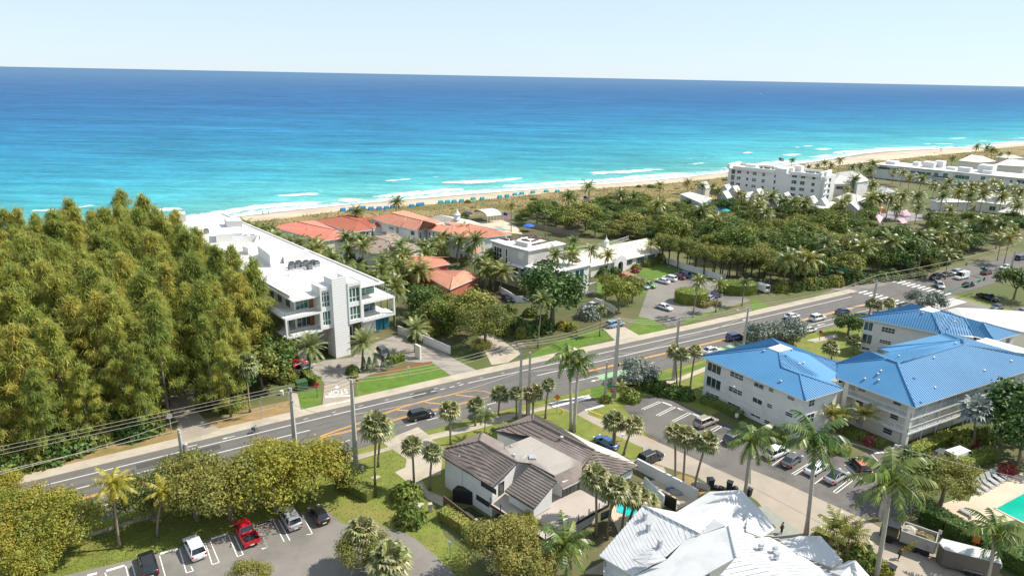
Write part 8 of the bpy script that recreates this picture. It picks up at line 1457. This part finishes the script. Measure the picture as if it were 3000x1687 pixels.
# painted STOP in the exit drive, upside down from here
dv = (G1('M2 985,1140')-G1('M2 965,940')); cu_ = bpy.data.curves.new('stop_word', 'FONT'); cu_.body = 'STOP'; cu_.size = 2.0; cu_.align_x = 'CENTER'; cu_.align_y = 'CENTER'; ob = bpy.data.objects.new('stop_word', cu_); COL.objects.link(ob); me = bpy.data.meshes.new_from_object(ob.evaluated_get(bpy.context.evaluated_depsgraph_get())); bpy.data.objects.remove(ob)
pL, pR = G1('M2 795,1045'), G1('M2 935,1028'); ux_ = (pL-pR).normalized(); uy_ = V((-ux_.y, ux_.x, 0)); M_ = Matrix((ux_*.75, uy_*1.5, V((0, 0, 1)))).transposed().to_4x4(); M_.translation = V(((pL+pR)/2).to_tuple())+V((0, 0, Z5)); me.transform(M_); me.materials.clear(); me.materials.append(m_white); o = bpy.data.objects.new('road_lettering', me); COL.objects.link(o); tag(o, kind='structure')
def hydrant(label, s, c):
    T = thing('fire_hydrant', label, 'hydrant', G1(s)); mb = MB(); mb.lathe((0, 0, 0), [(.2, 0), (.2, .06), (.14, .08), (.14, .55), (.18, .57), (.17, .62), (.1, .75), (.03, .8)], 10); mb.build('barrel', c, T, world=False)
    for s_ in (-1, 1): mb = MB(); mb.tube([(s_*.1, 0, .42), (s_*.26, 0, .42)], .07, 8); mb.build('outlet', c, T, world=False)
hydrant('yellow fire hydrant on the corner lawn', 'M3 735,1222', mat('hydrant_yellow', (.62, .40, .03), .5, .08, 3)); hydrant('red fire hydrant by the sea grape bush', 'M1 1912,1165', mat('hydrant_red', (.55, .05, .03), .5, .08, 3)); hydrant('small white capped hydrant left of the red one', 'M1 1882,1200', m_swhite); hydrant('white standpipe in the fan palm lawn', 'B2 1078,525', m_swhite)
def boxthing(name, label, cat, s, sz, rz, m, lid=None, z=0):
    p = G1(s, z); T = thing(name, label, cat, p, rz); mb = MB(); mb.box((0, 0, 0), sz); mb.build('body', m, T, world=False); mb = MB(); mb.box((0, 0, sz[2]), (sz[0]+.08, sz[1]+.08, .08)); mb.build('lid', lid or m, T, world=False); return T
m_gbox = mat('transformer_green', (.05, .10, .045), .6, .1, 2)
boxthing('transformer_box', 'dark green transformer box on the kerbside plot', 'transformer', 'M2 548,1010', (2.0, 1.7, 1.7), rad(33), m_gbox); boxthing('utility_box', 'small white utility box near the transformer', 'box', 'B2 1500,800' if 0 else 'M2 375,1060', (.5, .4, .8), 0, m_swhite)
T = thing('stone_bench', 'pale stone bench and table set between the two round bushes', 'bench', G1('B2 1530,860'), rad(-25)); mb = MB(); mb.box((0, 0, .7), (2.2, .9, .12)); mb.build('table_top', m_kerb, T, world=False)
for x in (-.7, .7): mb = MB(); mb.box((x, 0, 0), (.3, .6, .7)); mb.build('support', m_kerb, T, world=False)
for y in (-.9, .9): mb = MB(); mb.box((0, y, .36), (1.9, .4, .1)); mb.box((-.6, y, 0), (.2, .3, .36)); mb.box((.6, y, 0), (.2, .3, .36)); mb.build('seat', m_kerb, T, world=False)
boxthing('stone_pedestal', 'small stone pedestal beside the flagstone path', 'pedestal', 'B2 1668,890', (.5, .5, 1.3), .3, m_kerb)
T = thing('mailbox', 'white mailbox on a post beside the leaning fan palm', 'mailbox', G1('B3 1256,272')); mb = MB(); mb.bar((0, 0, 0), (0, 0, 1.1), .1, .1); mb.build('post', m_frame, T, world=False); mb = MB(); mb.grid([[(x, .2*math.cos(a*math.pi/6), 1.15+.22*math.sin(a*math.pi/6)) for a in range(7)] for x in (-.3, .3)]); mb.build('box', m_frame, T, world=False)
def bin_(label, s, m, sz=(.65, .75, 1.1), tilt=0):
    p = G1(s); T = thing('rubbish_bin', label, 'bin', p, U(0, 3), 'bins and bags beside the street' if 'dark' in label else None); mb = MB(); k = .82; mb.grid([[(-sz[0]/2*k, -sz[1]/2*k, 0), (sz[0]/2*k, -sz[1]/2*k, 0), (sz[0]/2*k, sz[1]/2*k, 0), (-sz[0]/2*k, sz[1]/2*k, 0)], [(-sz[0]/2, -sz[1]/2, sz[2]), (sz[0]/2, -sz[1]/2, sz[2]), (sz[0]/2, sz[1]/2, sz[2]), (-sz[0]/2, sz[1]/2, sz[2])]]); mb.build('tub', m, T, world=False); mb = MB(); mb.box((0, 0, sz[2]), (sz[0]+.08, sz[1]+.1, .1)); mb.build('lid', m, T, world=False)
m_bin = mat('bin_plastic', (.02, .024, .03), .5, .1, 2); m_bing = mat('bin_green', (.015, .05, .03), .5, .1, 2)
bin_('tall dark wheelie bin on the dry island by the street', 'B3 2020,690', m_bin, (.9, .9, 1.7)); bin_('dark wheelie bin right of the black bags', 'B3 2190,695', m_bin, (.8, .8, 1.3)); bin_('dark green bin beside the walkway corner column', 'B4 1348,390', m_bing, (.9, .9, 1.4)); bin_('black rubbish bin on the verge by the tall royal palm', 'B4 1215,1420', m_bin, (.9, .9, 1.0)); bin_('dark bin at the street near the leaning royal palm', 'B3 2360,745', m_bin)
for s, l in (('B3 2075,690', 'left'), ('B3 2115,695', 'middle'), ('B3 2240,697', 'right')): mb = MB(); mb.blob((0, 0, .3), (.5, .45, .35), 9, 6, .1); o = mb.build('rubbish_bag', m_bin); o.location = G1(s); tag(o, 'black rubbish bag on the street edge, %s of three' % l, 'bag', 'bags on the street edge')
T = thing('old_sofa', 'discarded grey sofa on the dry island under the palms', 'sofa', G1('B3 1955,670'), rad(-30)); mb = MB(); mb.box((0, 0, 0), (2.3, .9, .45)); mb.build('seat', m_wallg, T, world=False); mb = MB(); mb.box((0, -.45, 0), (2.3, .22, .95)); mb.build('backrest', m_wallg, T, world=False)
for x in (-1.15, 1.15): mb = MB(); mb.box((x, 0, 0), (.22, .95, .65)); mb.build('armrest', m_wallg, T, world=False)
for i, s in enumerate(('B3 1690,700', 'B3 1740,730', 'B3 1710,710')): mb = MB(); mb.blob((0, 0, .1), (1.0, .6, .3), 10, 6, .15); o = mb.build('debris_heap', m_slab if i else mat('blue_debris', (.10, .14, .22), .9, .3, 3)); o.location = G1(s); tag(o, '%s heap of rubble in the walled courtyard' % ('bluish', 'pale', 'flat grey')[i], 'rubble')
# pool terrace of the flats
flat([G('B4 1640,830 1780,780 1900,800 1960,650 2230,600 2380,540 2600,500 2700,1000 2450,1010 2300,960 2000,1010 1860,960')], 'pool_terrace', m_poolc, Z2+.004)
pp = G('B4 2120,860 2380,720 2700,600 2800,1000 2380,990'); flat([pp], 'swimming_pool', mat('pool_green', (.01, .36, .25), .08, .1, .4, bump=.2, bscale=1.2, spec=.6), Z4)
mb = MB()
for a, b in ((pp[0], pp[1]), (pp[0], pp[4])): mb.bar(a+V((0, 0, .05)), b+V((0, 0, .05)), .35, .1)
tag(mb.build('pool_coping', m_kerb), kind='structure')
lg = MB(); lg.box((0, 0, .32), (1.35, .66, .06)); lb = MB(); lb.hexa([(-.68, -.33, .36), (-.62, -.33, .36), (-.62, .33, .36), (-.68, .33, .36)], [(-1.15, -.33, .95), (-1.09, -.33, .98), (-1.09, .33, .98), (-1.15, .33, .95)]); lf = MB()
for x in (-.6, .6):
    for y in (-.28, .28): lf.bar((x, y, 0), (x, y, .33), .05, .05)
m_lgs = mat('lounger_sling', (.34, .345, .35), .7, .06, 3); ls, lbk, lfr = lg.mesh('seat', m_lgs), lb.mesh('backrest', m_lgs), lf.mesh('frame', m_frame)
la = G1('B4 2095,740'); 
for i, s in enumerate(('B4 2020,690', 'B4 2065,665', 'B4 2110,640', 'B4 2155,615', 'B4 2195,595', 'B4 1970,715')):
    p = G1(s); T = thing('sun_lounger', 'grey sun lounger on the pool terrace, %s from the pool tree' % ORD[(1, 2, 3, 4, 5, 0)[i]], 'sun lounger', p, math.atan2((G1('B4 2080,700')-G1('B4 1990,640')).y, (G1('B4 2080,700')-G1('B4 1990,640')).x), 'sun loungers by the pool', 1.25)
    for nm, me in (('seat', ls), ('backrest', lbk), ('frame', lfr)): inst(me, nm, parent=T)
T = thing('sun_lounger', 'white lounger alone near the pool corner', 'sun lounger', G1('B4 1870,905'), rad(120), None, 1.2)
for nm, me in (('seat', ls), ('backrest', lbk), ('frame', lfr)): inst(me, nm, parent=T)
# beach cabanas
hood = MB(); hood.grid([[(-.9+1.8*i/8*.75, y, .05+1.35*math.sin(math.pi*(i/8)**.7*.98)) for y in (-.85, -.8, .8, .85)] for i in range(9)], close=False, cap=False); hs = MB()
for y in (-.85, .85): hs.face([(-.9+1.8*i/8*.75, y, .05+1.35*math.sin(math.pi*(i/8)**.7*.98)) for i in range(9)])
hb_ = MB(); hb_.box((.1, 0, .1), (1.7, 1.5, .25)); HB = hb_.mesh('bench', m_wallc)
CAB = {c: (hood.mesh('hood', mat('canvas_'+c, col, .8, .06, 2)), hs.mesh('side', mat('canvas_'+c, col, .8, .06, 2))) for c, col in (('blue', (.05, .2, .38)), ('teal', (.05, .30, .33)))}
cab = [('U2 495,285', 'blue'), ('U2 620,278', 'blue'), ('U2 775,258', 'blue'), ('U2 885,268', 'blue'), ('U2 1000,265', 'blue'), ('U2 1100,258', 'blue'), ('U2 1190,240', 'blue'), ('U2 1450,232', 'blue'), ('U2 1550,212', 'blue'), ('U2 1590,208', 'blue'), ('U2 1855,178', 'teal'), ('U2 1950,172', 'teal'), ('U2 2040,168', 'teal'), ('U2 2145,158', 'teal'), ('U2 2305,132', 'teal'), ('U3 530,130', 'teal'), ('U3 775,105', 'teal'), ('U3 875,90', 'teal'), ('U3 985,70', 'teal'), ('U3 1080,55', 'teal'), ('U3 1235,38', 'teal'), ('U3 1420,25', 'teal'), ('U3 1575,25', 'teal')]
nb = {'blue': 0, 'teal': 0}
for s, c in cab:
    p = G1(s, -.25); T = thing('beach_cabana', '%s canvas beach cabana on the sand, %s of the %s ones from the left' % (c, ORD[nb[c]], c), 'cabana', p, rad(120), 'beach cabanas on the sand', 1.3); nb[c] += 1
    inst(CAB[c][0], 'hood', parent=T); inst(CAB[c][1], 'side', parent=T); inst(HB, 'bench', parent=T)
# flags
m_fr = mat('flag_red', (.55, .08, .12), .7, .05, 2); m_fw = mat('flag_white', (.75, .7, .72), .7, .05, 2); m_fb = mat('flag_blue', (.03, .05, .2), .7, .05, 2)
def flag(label, top, base=None, H=None, w_=2.6):
    if base: b = G1(base); h = above(b, PX(top)[0]).z
    else: c = at(PX(top)[0], H); b = V((c.x, c.y, 0)); h = H
    T = thing('flagpole', label, 'flag', b); mb = MB(); mb.tube([(0, 0, 0), (0, 0, h)], [.09, .05], 6); mb.build('pole', m_rail, T, world=False); mb = MB(); n = 6
    for r_ in range(13):
        for k in range(n):
            f = lambda i, z: V((i/n*w_*.9, math.sin(i*1.1)*.18, h-.2-z-.14*i/n*w_))
            z0, z1 = r_*w_*.6/13, (r_+1)*w_*.6/13; mb.face([f(k, z1), f(k+1, z1), f(k+1, z0), f(k, z0)], 2 if (r_ < 7 and k < 2.4) else (r_ % 2))
    fl = mb.build('flag_cloth', [m_fr, m_fw, m_fb], T, world=False); fl.rotation_euler = (0, 0, rad(-20))
flag('striped flag on a tall white pole by the beach club pool', 'U3 830,285', 'U3 825,495', w_=4.0); flag('striped flag above the dune palms', 'U3 1945,60', None, 9, 3.2); flag('striped flag on the beach side of the hotel roofline', 'U7 1105,290', None, 12, 3.4)
# people ------------------------------------------------------------
SK = {'skin': mat('skin', (.36, .20, .13), .6, .06, 3), 'hair': mat('dark_hair', (.02, .014, .01), .7, .1, 4)}
def skin_mesh(verts, edges, name, m, sub=1):
    me = bpy.data.meshes.new(name); me.from_pydata([v[:3] for v in verts], edges, []); o = bpy.data.objects.new(name, me); COL.objects.link(o); md = o.modifiers.new('skin', 'SKIN')
    for i, v in enumerate(verts): me.skin_vertices[0].data[i].radius = (v[3], v[3]*(v[4] if len(v) > 4 else 1)); me.skin_vertices[0].data[i].use_root = (i == 0)
    if sub: o.modifiers.new('sub', 'SUBSURF').levels = sub; o.modifiers['sub'].render_levels = sub
    bpy.context.view_layer.update(); r = bpy.data.meshes.new_from_object(o.evaluated_get(bpy.context.evaluated_depsgraph_get())); bpy.data.objects.remove(o); r.materials.clear(); r.materials.append(m); r.polygons.foreach_set('use_smooth', [True]*len(r.polygons)); return r
def person(label, loc, rz, top, trousers, pose='stand', s=1.0, cap=None):
    T = thing('person', label, 'person', loc, rz, None, s)
    if pose == 'stand': J = dict(pel=(0, 0, .95), ch=(.05, 0, 1.35), nk=(.08, 0, 1.52), hd=(.11, 0, 1.68), sL=(.05, .2, 1.42), eL=(.12, .27, 1.15), wL=(.30, .2, 1.05), sR=(.05, -.2, 1.42), eR=(.1, -.28, 1.15), wR=(.3, -.2, 1.02), hL=(0, .1, .9), kL=(.06, .13, .5), aL=(0, .14, .09), fL=(.16, .15, .05), hR=(0, -.1, .9), kR=(.03, -.14, .5), aR=(-.06, -.16, .09), fR=(.1, -.18, .05))
    elif pose == 'ride': J = dict(pel=(-.22, 0, 1.0), ch=(.18, 0, 1.28), nk=(.32, 0, 1.36), hd=(.46, 0, 1.44), sL=(.22, .18, 1.28), eL=(.38, .2, 1.08), wL=(.56, .18, 1.0), sR=(.22, -.18, 1.28), eR=(.38, -.2, 1.08), wR=(.56, -.18, 1.0), hL=(-.2, .09, .97), kL=(.22, .11, .82), aL=(.02, .11, .42), fL=(.16, .11, .37), hR=(-.2, -.09, .97), kR=(.16, -.11, .6), aR=(-.08, -.11, .2), fR=(.06, -.11, .16))
    else: J = dict(pel=(0, 0, .93), ch=(.10, 0, 1.32), nk=(.14, 0, 1.49), hd=(.18, 0, 1.65), sL=(.1, .2, 1.4), eL=(.3, .26, 1.2), wL=(.5, .16, 1.3), sR=(.1, -.2, 1.4), eR=(.28, -.26, 1.2), wR=(.48, -.1, 1.15), hL=(0, .1, .88), kL=(.2, .12, .5), aL=(.14, .13, .09), fL=(.3, .14, .05), hR=(0, -.1, .88), kR=(-.08, -.13, .5), aR=(-.28, -.14, .14), fR=(-.14, -.15, .06))
    vs = [J['pel']+(.15, 1), J['ch']+(.18, 1), J['nk']+(.065, 1), J['hd']+(.105, 1), tuple(V(J['hd'])+V((.01, 0, .1)))+(.085, 1)]; ed = [(0, 1), (1, 2), (2, 3), (3, 4)]
    for sd in 'LR':
        k = len(vs); vs += [J['s'+sd]+(.07, 1), J['e'+sd]+(.048, 1), J['w'+sd]+(.034, 1)]; w = V(J['w'+sd]); dr = (w-V(J['e'+sd])).normalized(); ct = V((-dr.y, dr.x, 0)); vs.append(tuple(w+dr*.08)+(.035, 1)); ed += [(1, k), (k, k+1), (k+1, k+2), (k+2, k+3)]
        for f in range(5): a = (f-2)*.022; q = len(vs); L_ = (.05, .085, .095, .088, .07)[f]; vs += [tuple(w+dr*(.10 if f else .05)+ct*a*(1 if f else 2.0))+(.011, 1), tuple(w+dr*(.10+L_*.6)+ct*a*1.2+V((0, 0, -.02)))+(.009, 1)]; ed += [(k+3, q), (q, q+1)]
        k = len(vs); vs += [J['h'+sd]+(.10, 1), J['k'+sd]+(.068, 1), J['a'+sd]+(.045, 1), J['f'+sd]+(.042, 1)]; ed += [(0, k), (k, k+1), (k+1, k+2), (k+2, k+3)]
    inst(skin_mesh(vs, ed, 'body', SK['skin']), 'body', parent=T)
    def cloth(nm, vv, ee, m): inst(skin_mesh(vv, ee, nm, m), nm, parent=T)
    c = [J['pel']+(.165, 1), J['ch']+(.20, 1), tuple(V(J['nk'])-V((0, 0, .05)))+(.09, 1)]; e = [(0, 1), (1, 2)]
    for sd in 'LR': k = len(c); c += [J['s'+sd]+(.085, 1), tuple(V(J['s'+sd]).lerp(V(J['e'+sd]), .85))+(.066, 1)]; e += [(1, k), (k, k+1)]
    cloth('shirt', c, e, top)
    c = [J['pel']+(.17, 1)]; e = []
    for sd in 'LR': k = len(c); c += [J['h'+sd]+(.115, 1), J['k'+sd]+(.085, 1), tuple(V(J['a'+sd]).lerp(V(J['k'+sd]), .1))+(.065, 1)]; e += [(0, k), (k, k+1), (k+1, k+2)]
    cloth('trousers', c, e, trousers); h = V(J['hd'])+V((-.015, 0, .055)); mb = MB(); mb.blob(h, (.125, .115, .10), 10, 6); mb.build('hair' if not cap else 'cap', cap or SK['hair'], T, world=False); mb = MB(); q = V(J['hd'])+V((.105, 0, .01)); mb.blob(q, (.03, .018, .03), 6, 4); mb.build('nose', SK['skin'], T, world=False)
    for s_ in (-1, 1): mb = MB(); mb.blob(V(J['hd'])+V((.09, s_*.04, .035)), (.018, .016, .012), 6, 4); mb.build('eye', SK['hair'], T, world=False)
    return T
def cl(n, c): return mat('cloth_'+n, c, .85, .1, 4)
person('person in a maroon patterned top and dark trousers standing on the pavers', G1('B4 262,1078'), rad(10), cl('maroon', (.17, .035, .05)), cl('dark', (.035, .035, .04)))
pw = person('person in dark clothes carrying a palm frond beside the dump truck', G1('B4 1285,1300'), rad(20), cl('brown', (.12, .06, .03)), cl('dark', (.035, .035, .04)), 'walk')
mb = MB(); frond(mb, (0, 0, 0), 0, 1.2, 2.3, 12, .7, .14, .9, .7); o = mb.build('cut_frond', m_palmy); o.location = V(pw.location)+V((.45, .15, 1.0)); tag(o, 'cut yellowing palm frond held by the person at the truck', 'palm frond')
# cyclist
bp = G1('B1 2215,205'); T = thing('bicycle', 'thin road bicycle under the rider in the roadside lane', 'bicycle', bp, math.atan2(RX.y, RX.x)); m_bk = mat('bike_frame', (.05, .12, .3), .4, .1, 3)
for x in (-.5, .5):
    mb = MB(); mb.tube([(x+.33*math.cos(a*math.pi/9), 0, .34+.33*math.sin(a*math.pi/9)) for a in range(19)], .022, 5, cap=False); 
    for a in range(6): mb.bar((x, 0, .34), (x+.32*math.cos(a*1.047), 0, .34+.32*math.sin(a*1.047)), .012, .012)
    mb.build('wheel', m_tyre, T, world=False)
mb = MB()
for a, b in (((-.5, 0, .34), (-.05, 0, .3)), ((-.05, 0, .3), (.38, 0, .78)), ((-.05, 0, .3), (-.2, 0, .88)), ((-.2, 0, .82), (.36, 0, .82)), ((-.5, 0, .34), (-.19, 0, .8)), ((.36, 0, .9), (.5, 0, .34))): mb.tube([a, b], .022, 5)
mb.build('frame', m_bk, T, world=False); mb = MB(); mb.box((-.22, 0, .9), (.26, .14, .06)); mb.build('saddle', m_trim, T, world=False); mb = MB(); mb.tube([(.4, -.21, .95), (.4, .21, .95)], .02, 5); mb.tube([(.4, -.21, .95), (.55, -.21, .97)], .02, 5); mb.tube([(.4, .21, .95), (.55, .21, .97)], .02, 5); mb.build('handlebar', m_trim, T, world=False)
person('cyclist in a teal jersey bent over the handlebars', bp, math.atan2(RX.y, RX.x), cl('teal', (.02, .38, .40)), cl('black', (.02, .02, .022)), 'ride', cap=cl('helmet', (.04, .36, .38)))
for i, (s, l, c) in enumerate((('U1 1285,330', 'person in red sitting out on the open sand left of the cabanas', (.3, .05, .05)), ('U1 1360,322', 'person in dark clothes on the sand beside the one in red', (.04, .04, .06)), ('U8 790,285', 'person at the waterline beyond the hotel', (.06, .08, .12)), ('U8 1125,345', 'person walking on the sand before the far dune', (.05, .05, .06)), ('U8 1220,310', 'person under the small dark umbrella on the far sand', (.05, .06, .1)))): person(l, G1(s, -1.0), U(0, 6), cl('b%d' % i, c), cl('dark', (.035, .035, .04)), 'stand')
T = thing('beach_umbrella', 'small dark umbrella open on the far sand', 'umbrella', G1('U8 1215,300', -1.0)); mb = MB(); mb.tube([(0, 0, 0), (0, 0, 2.4)], .03, 5); mb.build('pole', m_rail, T, world=False); mb = MB(); mb.lathe((0, 0, 2.0), [(1.5, 0), (1.0, .35), (.05, .6)], 10); mb.build('canopy', m_fb, T, world=False)
for s, l, k in (('F 1803,206', 'tiny white boat on the horizon', 24), ('F 1913,237', 'small white motor boat out on the blue water', 10)):
    p = G1(s, SEA); T = thing('boat', l, 'boat', p, rad(20), None, k/10); mb = MB(); mb.grid([[(-4, -1.2, 0), (2, -1.2, 0), (5, 0, 0), (2, 1.2, 0), (-4, 1.2, 0)], [(-4, -1.5, 1.2), (2, -1.6, 1.3), (6, 0, 1.7), (2, 1.6, 1.3), (-4, 1.5, 1.2)]]); mb.build('hull', m_frame, T, world=False); mb = MB(); mb.grid([[(-2, -1, 1.2), (1.5, -1, 1.2), (1.5, 1, 1.2), (-2, 1, 1.2)], [(-1.8, -.9, 2.8), (.6, -.9, 2.8), (.6, .9, 2.8), (-1.8, .9, 2.8)]]); mb.build('cabin', m_frame, T, world=False)
for s, l, c in (('U4 890,235', 'bright blue canvas shade under the palms', (.03, .22, .5)), ('U4 1680,320', 'blue umbrella under the dark trees', (.02, .09, .35)), ('U4 1780,340', 'turquoise umbrella under the dark trees', (.02, .35, .36)), ('U3 330,385', 'navy umbrella by the beach club', (.02, .03, .12)), ('U3 1180,560', 'blue umbrella on the lawn by the timber fence', (.03, .12, .45)), ('U5 660,700', 'teal car cover shape in the shaded wood clearing', (.02, .2, .22))):
    T = thing('sun_umbrella', l.replace('car cover shape', 'umbrella'), 'umbrella', G1(s)); mb = MB(); mb.tube([(0, 0, 0), (0, 0, 2.5)], .05, 5); mb.build('pole', m_rail, T, world=False); mb = MB(); mb.lathe((0, 0, 2.2), [(2.4, 0), (1.6, .5), (.05, .9)], 8); mb.build('canopy', cl('um%d' % int(c[2]*100+c[1]*37), c), T, world=False)
